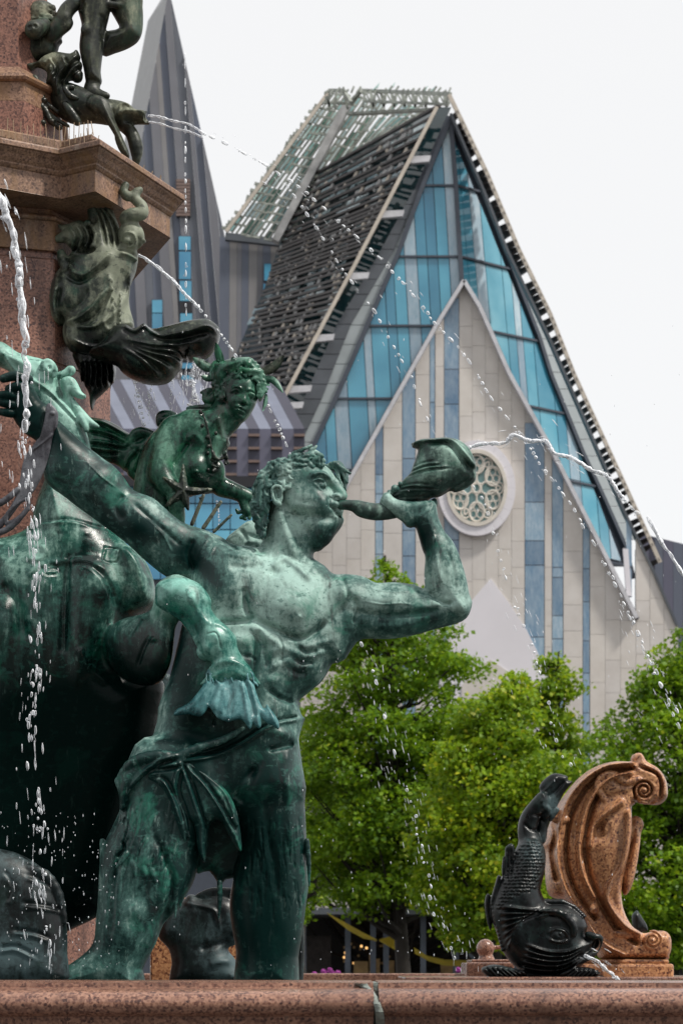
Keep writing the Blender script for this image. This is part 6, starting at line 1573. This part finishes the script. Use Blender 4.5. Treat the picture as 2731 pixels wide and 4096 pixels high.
S = Sculpt(YU, .003*VS)
S.tube([(*zCT((260,235)),40,33),(*zCT((172,268)),92,37)], k=3, sub=1)
for (x, y) in ((132,240),(185,232),(132,295),(182,300),(225,265)): S.ball(*zCT((x,y)), 128, 10, 10, 8, k=1, sign=-1)
o = S.build('pan_pipe', M['bzU'], None, .30); tag(o, 'round pipe end with small holes held by the crouching boy', 'pipe')
S = Sculpt(YU, .0042*VS)
S.infl(zCT((80,600),(90,580),(200,560),(260,510),(370,470),(500,485),(560,450),(600,560),(610,700),(560,740),(480,720),(440,780),(420,880),(360,880),(330,780),(280,760),(290,650),(200,600),(140,645)), 30, 34, 40, k=8)
for q in ([(580,480),(480,580),(390,700),(380,840)],[(600,560),(500,650),(420,760)],[(300,520),(360,600),(330,700)],[(420,500),(460,600),(400,680)],[(240,560),(320,580),(320,660)]): S.line(zCT(*q), 66, 7, 12, 60); S.line(zCT(*[(x+20, y+6) for x, y in q]), 66, 7, -13, 60)
S.tube([(*zCT((520,780)),60,10),(*zCT((450,790)),70,10),(*zCT((500,860)),74,12),(*zCT((560,880)),66,8)], k=4)
S.patch(210,235,60,30,.25)
o = S.build('hanging_cloth', M['bzU'], None, .33); tag(o, 'creased bronze cloth falling from the boys over the upper dolphin back', 'statue')
# upper dolphin
S = Sculpt(YU, .004*VS)
S.infl(zCT((330,800),(450,740),(620,790),(760,860),(840,890),(950,910),(1030,940),(1080,985),(1120,1000),(1190,1002),(1160,1030),(1205,1090),(1200,1110),(1100,1110),(1060,1120),(1040,1160),(960,1180),(880,1130),(700,1100),(540,1110),(420,1060),(340,960)), 0, 70, 66, k=12)
S.infl(zCT((640,900),(700,850),(790,870),(850,930),(900,1080),(960,1220),(1010,1340),(1025,1410),(990,1410),(930,1340),(880,1220),(800,1100),(700,1000),(640,960)), 55, 26, 24, k=6)
S.line(zCT((770,900),(860,1080),(960,1280),(1010,1400)), 80, 8, 9, 50); S.line(zCT((720,960),(820,1100),(900,1230)), 78, 8, -8, 50)
S.ball(*zCT((985,965)), 50, 16, 14, 14, k=4); S.line(zCT((940,990),(950,935),(1000,925),(1050,960)), 60, 6, 9, 50); S.line(zCT((900,1040),(1000,1000),(1100,990),(1190,1005)), 50, 8, 12, 50); S.line(zCT((960,1080),(1060,1050),(1150,1040)), 55, 7, -12, 60)
S.ball(*zCT((1180,1060)), 20, 12, 15, 22, k=3, sign=-1)
S.tube([(*zCT((1000,1150)),-10,22),(*zCT((1050,1200)),-10,24),(*zCT((1090,1330)),-10,26),(*zCT((1090,1460)),-5,12)], k=8)
S.tube([(*zCT((450,940)),66,14),(*zCT((500,1000)),72,16),(*zCT((560,1090)),66,17)], k=5)
for q in ([(180,700),(130,800),(120,900),(130,1060)],[(190,800),(200,900),(240,950),(330,1040),(480,1130)],[(180,700),(230,780),(260,900),(380,1000)],[(210,860),(230,960),(250,1100)],[(150,850),(150,1000),(200,1110)],[(270,980),(330,1090),(400,1140)]):
    S.tube([(*zCT(p), 50-i*3, 13-i*1.5) for i, p in enumerate(q)], k=4)
    for p in q[1:3]: S.ball(*zCT(p), 54, 15, 12, 14, k=4)
for p in ((500,430,60,40,.22),(480,560,40,60,.12),(330,400,60,60,-.1)): S.patch(*p)
o = S.build('upper_dolphin', M['bzU'], None, .38); tag(o, 'olive bronze dolphin with claw legs spouting two jets above the cornice', 'statue')
# ------------------------------------------------------------------ big mask and shell bowl below the cornice
YM = 8.75
mk = empty('mask_fountain', tuple(W(500, 1600, YM)), 'grotesque dark bronze fish mask and draped figure fixed under the cornice, spitting one jet', 'statue')
S = Sculpt(YM, .0042*VS)
S.infl(zC2((340,330),(310,430),(310,520),(330,600),(380,635),(400,620),(395,700),(430,770),(520,808),(620,805),(720,780),(800,720),(845,640),(815,520),(812,400),(850,300),(868,190),(840,150),(750,120),(700,80),(640,-20),(560,20),(560,120),(450,180),(400,250)), 0, 105, 105, k=16)
S.infl(zC2((800,600),(830,640),(700,760),(560,800),(440,790),(400,660),(450,590),(600,560)), 40, 60, 60, k=12)
for q, a in (([(430,600),(500,640),(600,640),(720,560),(800,400),(810,250)],14),([(640,620),(680,500),(700,400),(680,300)],10),([(760,640),(750,500),(770,400)],10),([(400,610),(480,590),(560,540),(620,470),(690,380)],16),([(440,640),(560,600),(640,520),(710,400)],-16),([(420,700),(560,760),(720,740),(810,690)],14),([(440,740),(560,790),(700,770)],-12),([(560,400),(520,480),(430,540)],-9),([(640,600),(680,660),(720,620),(715,480)],9),([(350,370),(330,480),(350,590)],12),([(380,380),(360,480),(380,590)],-12),([(420,260),(520,320),(650,220),(700,170)],14),([(400,300),(500,360),(640,280),(680,230)],-14)):
    S.line(zC2(*q), 98, 9, a, 90)
for i in range(13): a = (430+i*29, 640+math.sin(i*.5)*-26*(i > 3)); S.ball(*zC2((700+i*2,320+i*28)) if i % 2 else zC2((755,440+i*15)), 104, 6, 9, 6, k=2)
S.tube([(*zC2((385,180)),40,18),(*zC2((420,260)),60,22),(*zC2((520,300)),70,26),(*zC2((620,260)),74,24),(*zC2((640,140)),64,18),(*zC2((610,60)),50,12)], k=8)
S.ball(*zC2((525,165)), 70, 58, 20, 40, k=8, sign=-1)
# snail with thorns
S.ball(*zC1((500,1480)), 20, 62, 60, 50, rot=20, k=8); S.tube([(*zC1((420,1480)),20,26),(*zC1((360,1500)),15,13),(*zC1((296,1496)),10,3)], k=6); S.tube([(*zC1((440,1440)),20,22),(*zC1((400,1430)),20,12),(*zC1((368,1408)),18,3)], k=5)
for i in range(7): t = i/6; S.line(zC1((430+t*130,1420-t*30),(470+t*130,1480),(440+t*130,1560)), 66, 6, (10,-11)[i%2], 60)
for (x, y) in ((480,1420),(550,1400),(600,1440)): S.ball(*zC1((x,y)), 55, 15, 13, 15, k=4)
# ribbed wing fan
S.infl(zC1((560,1250),(620,1245),(690,1290),(730,1370),(750,1450),(760,1560),(700,1600),(640,1560),(600,1480),(560,1400),(550,1320)), 10, 30, 34, k=8)
for i in range(7): t = i/6; S.line(zC1((570+t*20,1260+t*6),(610+t*70,1340-t*20),(640+t*110,1480-t*30),(660+t*95,1590-t*20)), 42, 4.5, (9,-10)[i%2], 50)
# fish mask
S.ball(*zC1((825,1480)), 40, 52, 58, 52, rot=-15, k=10); S.ball(*zC1((800,1505)), 88, 15, 13, 12, k=2); S.line(zC1((760,1500),(790,1460),(840,1470),(850,1520),(810,1540),(765,1520)), 92, 5, 8, 50)
for i in range(9): t = i/8; S.ball(*zC1((790+i*14,1410+i*i*1.6)), 40, 9, 9, 20, k=3)
S.line(zC1((740,1560),(800,1570),(870,1590)), 88, 7, -12, 60); S.line(zC1((750,1590),(820,1600),(880,1620)), 84, 9, 12, 60); S.line(zC1((880,1480),(860,1540),(880,1580)), 80, 7, -9, 60)
# tail above it curling up the cornice
S.tube([(*zC1((830,1400)),50,26),(*zC1((790,1370)),62,24),(*zC1((830,1345)),72,24),(*zC1((890,1340)),70,24),(*zC1((890,1290)),66,20),(*zC1((850,1250)),62,19),(*zC1((850,1215)),62,17),(*zC1((880,1190)),60,12)], k=6)
S.tube([(*zC1((845,1230)),66,15),(*zC1((800,1230)),68,19),(*zC1((775,1200)),66,15),(*zC1((790,1160)),64,14)], k=5)
# garland running left, rags hanging
S.tube([(*zC2((400,370)),0,28),(*zC2((300,400)),0,26),(*zC2((200,430)),0,32),(*zC2((100,400)),0,34),(*zC2((0,420)),0,40),(*zC2((-60,430)),0,40)], k=10)
for i in range(34): S.tube([(*zC2((rU.uniform(-20,350),rU.uniform(360,450))),24,9),(*zC2((rU.uniform(-20,350),rU.uniform(340,520))),26,5)], k=4, sub=1)
S.tube([(*zC2((30,440)),0,34),(*zC2((40,500)),0,24),(*zC2((20,545)),0,10)], k=8)
S.infl(zC2((470,790),(740,800),(735,880),(720,960),(700,1000),(640,1060),(600,1100),(580,1165),(565,1120),(560,1060),(520,980),(490,900)), -20, 40, 60, k=10)
for i in range(14): x = 500+i*17; S.line(zC2((x,850),(x+8,930),(x-4,1030-abs(i-6)*8)), 36, 5, (9,-10)[i%2], 70)
for p in ((520,1210,60,40,.3,20),(480,1240,70,60,.12),(520,960,60,60,.4),(470,1070,90,60,.30),(440,1200,90,60,.12),(560,860,40,60,.45),(350,950,60,60,-.1),(420,1500,250,110,-.35),(520,1290,60,60,.1),(430,880,80,80,.25),(310,930,70,50,.22),(400,1010,60,40,.2)): S.patch(*p)
S.build('body', M['bzM'], mk, .46)
S = Sculpt(YM-.1, .0042*VS)
S.infl(zC2((720,650),(790,630),(850,660),(910,625),(960,660),(1060,640),(1180,610),(1290,598),(1345,620),(1382,665),(1370,740),(1330,800),(1280,835),(1230,830),(1195,855),(1150,830),(1145,880),(1100,940),(1050,985),(960,998),(850,975),(770,925),(730,880),(650,850),(560,810),(640,740)), 0, 70, 120, k=10)
S.line(zC2((790,640),(850,668),(905,630),(950,672),(1020,700),(1100,690),(1200,670),(1290,640),(1340,650)), 110, 8, 12, 140, taper=False)
S.line(zC2((960,690),(1060,710),(1200,690),(1320,660)), 115, 13, -14, 140)
for i in range(9):
    t = i/8; S.line(zC2((760+t*20,760-t*40),(900+t*100,850-t*90),(1010+t*260,960-t*230)), 112, 7, (8,-8)[i%2], 140)
S.line(zC2((1145,760),(1150,840),(1100,930)), 100, 10, -14, 140)
S.patch(780,1300,90,30,.2,-15)
o = S.build('shell_bowl', M['bzM'], None, .30); tag(o, 'black scalloped bronze shell bowl dripping water, left above the nereid head', 'shell bowl')
# ================================================================== water
def watermat(name, em=0):
    m, t, p = newmat(name)
    p.inputs['Base Color'].default_value = (.92,.95,1,1); p.inputs['Roughness'].default_value = .25; p.inputs['Specular IOR Level'].default_value = .8
    p.inputs['Transmission Weight'].default_value = .12; p.inputs['IOR'].default_value = 1.33
    tb = t.nodes.new('ShaderNodeBsdfTransparent'); ms = t.nodes.new('ShaderNodeMixShader')
    g = t.nodes.new('ShaderNodeLayerWeight'); g.inputs[0].default_value = .45
    n_ = noise(t, coords(t, (1,1,.35)), 120, 3, .6)
    t.links.new(ramp(t, mth(t, 'ADD', mth(t, 'MULTIPLY', n_, .8), mth(t, 'MULTIPLY', g.outputs['Facing'], .5)), [(.42, (.15,.15,.15)), (.62, (.95,.95,.95))]), ms.inputs[0])
    t.links.new(tb.outputs[0], ms.inputs[1]); t.links.new(p.outputs[0], ms.inputs[2]); t.links.new(ms.outputs[0], t.nodes['Material Output'].inputs[0])
    return m
M['drop'] = watermat('falling_water')
rW = random.Random(77)
ICO_V = None
def ico():
    global ICO_V
    if ICO_V is None:
        import bmesh
        bm = bmesh.new(); bmesh.ops.create_icosphere(bm, subdivisions=2, radius=1)
        ICO_V = (np.array([v.co[:] for v in bm.verts]), np.array([[v.index for v in f.verts] for f in bm.faces])); bm.free()
    return ICO_V
def jet(pts, r, label, Y=8.0, gap=.35, spread=0.0, seglen=22, solid=0, n_extra=0, group='water jets', clump=0):
    """pts in photo pixels (u, v[, dw]); the stream breaks into drops stretched along its fall"""
    r *= 1.2; seglen *= 1.3
    q = spline([(p[0], p[1], p[2] if len(p) > 2 else 0) for p in pts], 14); s_ = Y/F
    cum = np.concatenate([[0], np.cumsum(np.linalg.norm(np.diff(q[:, :2], axis=0), axis=1))]); L = cum[-1]
    V, Fc = ico(); VV = []; FF = []; n = 0
    strand = []
    def at(d):
        i = min(len(q)-2, max(0, np.searchsorted(cum, d)-1)); t = (d-cum[i])/max(1e-6, cum[i+1]-cum[i]); return q[i]+(q[i+1]-q[i])*t, (q[i+1]-q[i])[:2]/max(1e-6, np.linalg.norm((q[i+1]-q[i])[:2]))
    def blob(c, dr, a, b):
        nonlocal n
        sq = V*np.array([b, b, a])*s_; sq = sq+(np.sin(V*3.1+n)*.16*b*s_)
        ang = math.atan2(dr[0], -dr[1]); ca, sa = math.cos(ang), math.sin(ang)
        x = sq[:,0]*ca+sq[:,2]*sa; z = -sq[:,0]*sa+sq[:,2]*ca
        y = Y-c[2]*s_; ctr = np.array([(c[0]-CX)/F*y, y, EYE+(HV-c[1])/F*y])
        VV.append(np.stack([x, sq[:,1], z], 1)+ctr); FF.append(Fc+n); n += len(V)
    d = 0
    while d < L:
        c, dr = at(d); t = d/L; ln_ = seglen*rW.uniform(.35, 1.2)
        c = c+np.array([rW.gauss(0, spread*t), rW.gauss(0, spread*t), rW.gauss(0, spread)])
        cont = d < solid
        if cont:
            y = Y-c[2]*s_; wob = r*.5*math.sin(d*.045)
            strand.append((Vector(((c[0]+dr[1]*wob-CX)/F*y, y, EYE+(HV-c[1]+dr[0]*wob)/F*y)), r*s_*rW.uniform(.55, 1.1)))
            if solid >= 600 and n_extra == 0 or rW.random() < .45: d += ln_*.45; continue
        if clump:
            for q_ in range(rW.randint(2, clump)):
                blob(c+np.array([rW.gauss(0, r*1.5), rW.gauss(0, ln_*.35), rW.gauss(0, 20)]), dr, ln_*rW.uniform(.12,.42), r*rW.uniform(.18,.6))
            d += ln_*(.6+gap*rW.uniform(0, 2.4)); continue
        blob(c, dr, ln_*(.8 if cont else .5), r*rW.uniform(.6, 1.15))
        if rW.random() < .35: blob(c+np.array([rW.gauss(0, r*1.6), rW.gauss(0, r*1.6), 0]), dr, r*rW.uniform(.3,.8), r*rW.uniform(.2,.45))
        d += ln_*(.55 if cont else (1.0+gap*rW.uniform(.2, 2.2)))
    for k in range(n_extra):
        c, dr = at(rW.random()*L); blob(c+np.array([rW.gauss(0, spread*3+r*3), rW.gauss(0, spread*3+r*3), rW.gauss(0,30)]), dr, r*rW.uniform(.6,2.6), r*rW.uniform(.10,.28))
    if len(strand) > 3:
        p_ = spline([(*a_, b_) for a_, b_ in strand], 3); mb_ = MB().tube([x[:3] for x in p_], [max(.0012, x[3]) for x in p_], 7)
        tv = np.array([v_[:] for v_ in mb_.v]); tf = [f_ for f_ in mb_.f]
        tri = []
        for f_ in tf:
            for i_ in range(1, len(f_)-1): tri.append([f_[0]+n, f_[i_]+n, f_[i_+1]+n])
        VV.append(tv); FF.append(np.array(tri)); n += len(tv)
    o = npmesh('water_jet', np.concatenate(VV), np.concatenate(FF), M['drop'], None, True, 3)
    tag(o, label, 'water jet', group)
    if solid < 600 or n_extra: o['kind'] = 'stuff'
    return o
k = K
jet([(p[0]*k, p[1]*k) for p in ((340,266),(380,272),(430,285),(470,306))], 4.5, 'upper of the two jets leaving the upper dolphin mouth', 8.9, gap=0, solid=900, seglen=18, spread=.6)
jet([(p[0]*k, p[1]*k) for p in ((342,280),(380,288),(430,302),(468,316))], 3.8, 'lower of the two jets leaving the upper dolphin mouth', 8.9, gap=0, solid=900, seglen=26)
jet([(p[0]*k, p[1]*k) for p in ((470,308),(520,330),(560,352),(620,385),(700,440),(790,520),(850,572),(905,628),(960,690),(1000,745),(1060,808),(1130,915),(1200,1005),(1250,1080),(1310,1160),(1400,1320),(1470,1470),(1530,1600),(1568,1700))], 5.6, 'long beaded jet arching from the upper dolphin across the church front to the right edge', 8.6, gap=.75, seglen=21, spread=3.2, n_extra=60)
jet([(p[0]*k, p[1]*k) for p in ((640,400),(690,470),(740,545),(790,625),(860,715),(905,800),(940,860),(975,950),(1000,1000),(1060,1080),(1130,1180))], 4.8, 'second beaded jet falling just left of the long one towards the shell horn', 8.6, gap=1.3, seglen=19, spread=4.5, n_extra=40)
jet([(p[0]*k, p[1]*k) for p in ((425,130),(426,250),(426,400),(427,560),(427,742))], 3.8, 'thin vertical string of drops falling in front of the steeple', 8.9, gap=.6, seglen=26, spread=.8)
jet([(p[0]*k, p[1]*k) for p in ((318,586),(360,612),(400,648),(440,690),(475,730),(520,785),(560,845),(610,920),(650,1005),(670,1050))], 5.5, 'jet from the fish mask mouth falling past the nereid head', 8.6, gap=.45, seglen=18, spread=2.2, solid=330)
jet([(p[0]*k, p[1]*k) for p in ((-6,440),(15,490),(35,560),(45,640),(52,720),(60,800),(62,900),(58,1000))], 12, 'thick clear column of water falling at the left edge beside the pillar', 7.6, gap=.05, seglen=40, spread=4, solid=900, n_extra=40)
jet([(p[0]*k, p[1]*k) for p in ((58,1010),(66,1100),(75,1200),(85,1310),(80,1400),(86,1500),(75,1650),(80,1780))], 8.5, 'splashing stream falling past the bridle strap and sea horse chest', 7.4, gap=.25, seglen=52, spread=6, n_extra=60, clump=7)
jet([(p[0]*k, p[1]*k) for p in ((88,1830),(95,1920),(90,2020),(105,2120),(100,2220))], 9, 'separate falling drops in front of the dark sea tail at bottom left', 7.3, gap=1.0, seglen=48, spread=8, n_extra=60, clump=8)
jet([(p[0]*k, p[1]*k) for p in ((1078,1028),(1120,1018),(1160,1016),(1180,1000),(1215,1012),(1255,1016),(1272,1040),(1310,1052),(1360,1080),(1400,1100),(1425,1140),(1470,1185))], 6.5, 'wavy spout of water thrown from the shell horn mouth to the right', 8.0, gap=0, seglen=16, spread=1.5, solid=720, n_extra=30)
jet([(p[0]*k, p[1]*k) for p in ((1490,1195),(1515,1240),(1545,1285),(1575,1330))], 6, 'short spurt of water at the right edge above the dark office building', 8.0, gap=.1, seglen=30, spread=1, solid=300)
jet([(p[0]*k, p[1]*k) for p in ((830,1480),(870,1580),(880,1640),(905,1720),(930,1800),(950,1870),(975,1990),(1000,2080),(1040,2180),(1045,2230))], 5.5, 'sparse falling drops in front of the tallest linden', 7.8, gap=2.4, seglen=18, spread=9, n_extra=120)
jet([(p[0]*k, p[1]*k) for p in ((1120,1180),(1150,1290),(1185,1400),(1220,1480),(1262,1640),(1310,1780))], 5.5, 'sparse drops falling across the white portal', 7.9, gap=2.3, seglen=17, spread=8, n_extra=60)
jet([(p[0]*k, p[1]*k) for p in ((1450,1420),(1500,1540),(1530,1600),(1568,1680))], 6.5, 'drops in front of the right edge linden', 7.9, gap=1.5, seglen=20, spread=9, n_extra=30)
jet([zN((470,260)),zN((440,380)),zN((450,500)),zN((460,600)),zN((440,700))], 9, 'bubbling white string of drips off the shell bowl left of the nereid crown', 9.0, gap=.1, seglen=8, spread=5, n_extra=90)
jet([zN((245,250)),zN((235,400)),zN((220,560)),zN((220,700)),zN((225,790))], 3.4, 'thin drip string under the middle of the shell bowl', 8.8, gap=.7, seglen=7, spread=1.5)
jet([zW4((180,1230)),zW4((210,1370)),zW4((230,1480)),zW4((260,1610))], 7, 'leftmost drip string under the shell bowl', 8.8, gap=.8, seglen=9, spread=4, n_extra=25)
jet([zW4((310,1255)),zW4((295,1340)),zW4((285,1420)),zW4((290,1500))], 4.5, 'second drip string from the left under the shell bowl', 8.8, gap=.5, seglen=7, spread=3, n_extra=25)
jet([zN((700,1715)),zN((715,1800)),zN((722,1900)),zN((720,2010))], 3.4, 'drip string falling from the nereid forearm', 9.2, gap=.3, seglen=6, spread=.8)
jet([zS((985,1335)),zS((1040,1365)),zS((1100,1410)),zS((1150,1450)),zS((1180,1480))], 6, 'small clear spout from the black dolphin mouth', 11.5, gap=0, seglen=16, spread=1.5, solid=900, n_extra=20)
# fine spray
mb = []; V_, F_ = ico(); VV = []; FF = []; n = 0
for i in range(420):
    z = rW.random()
    if z < .45: u, v = rW.uniform(0,480), rW.uniform(3250,3880)
    elif z < .7: u, v = rW.uniform(1150,2000), rW.uniform(2600,3850)
    else: u, v = rW.uniform(600,2731), rW.uniform(1300,3900)
    Y = rW.uniform(7.0,7.6); r = rW.uniform(.9,2.1)*Y/F; st = rW.uniform(1,3.2)
    VV.append(V_*np.array([r, r, r*st])+np.array(W(u, v, Y))); FF.append(F_+n); n += len(V_)
o = npmesh('spray', np.concatenate(VV), np.concatenate(FF), M['drop'], None, True, 3); tag(o, kind='stuff')
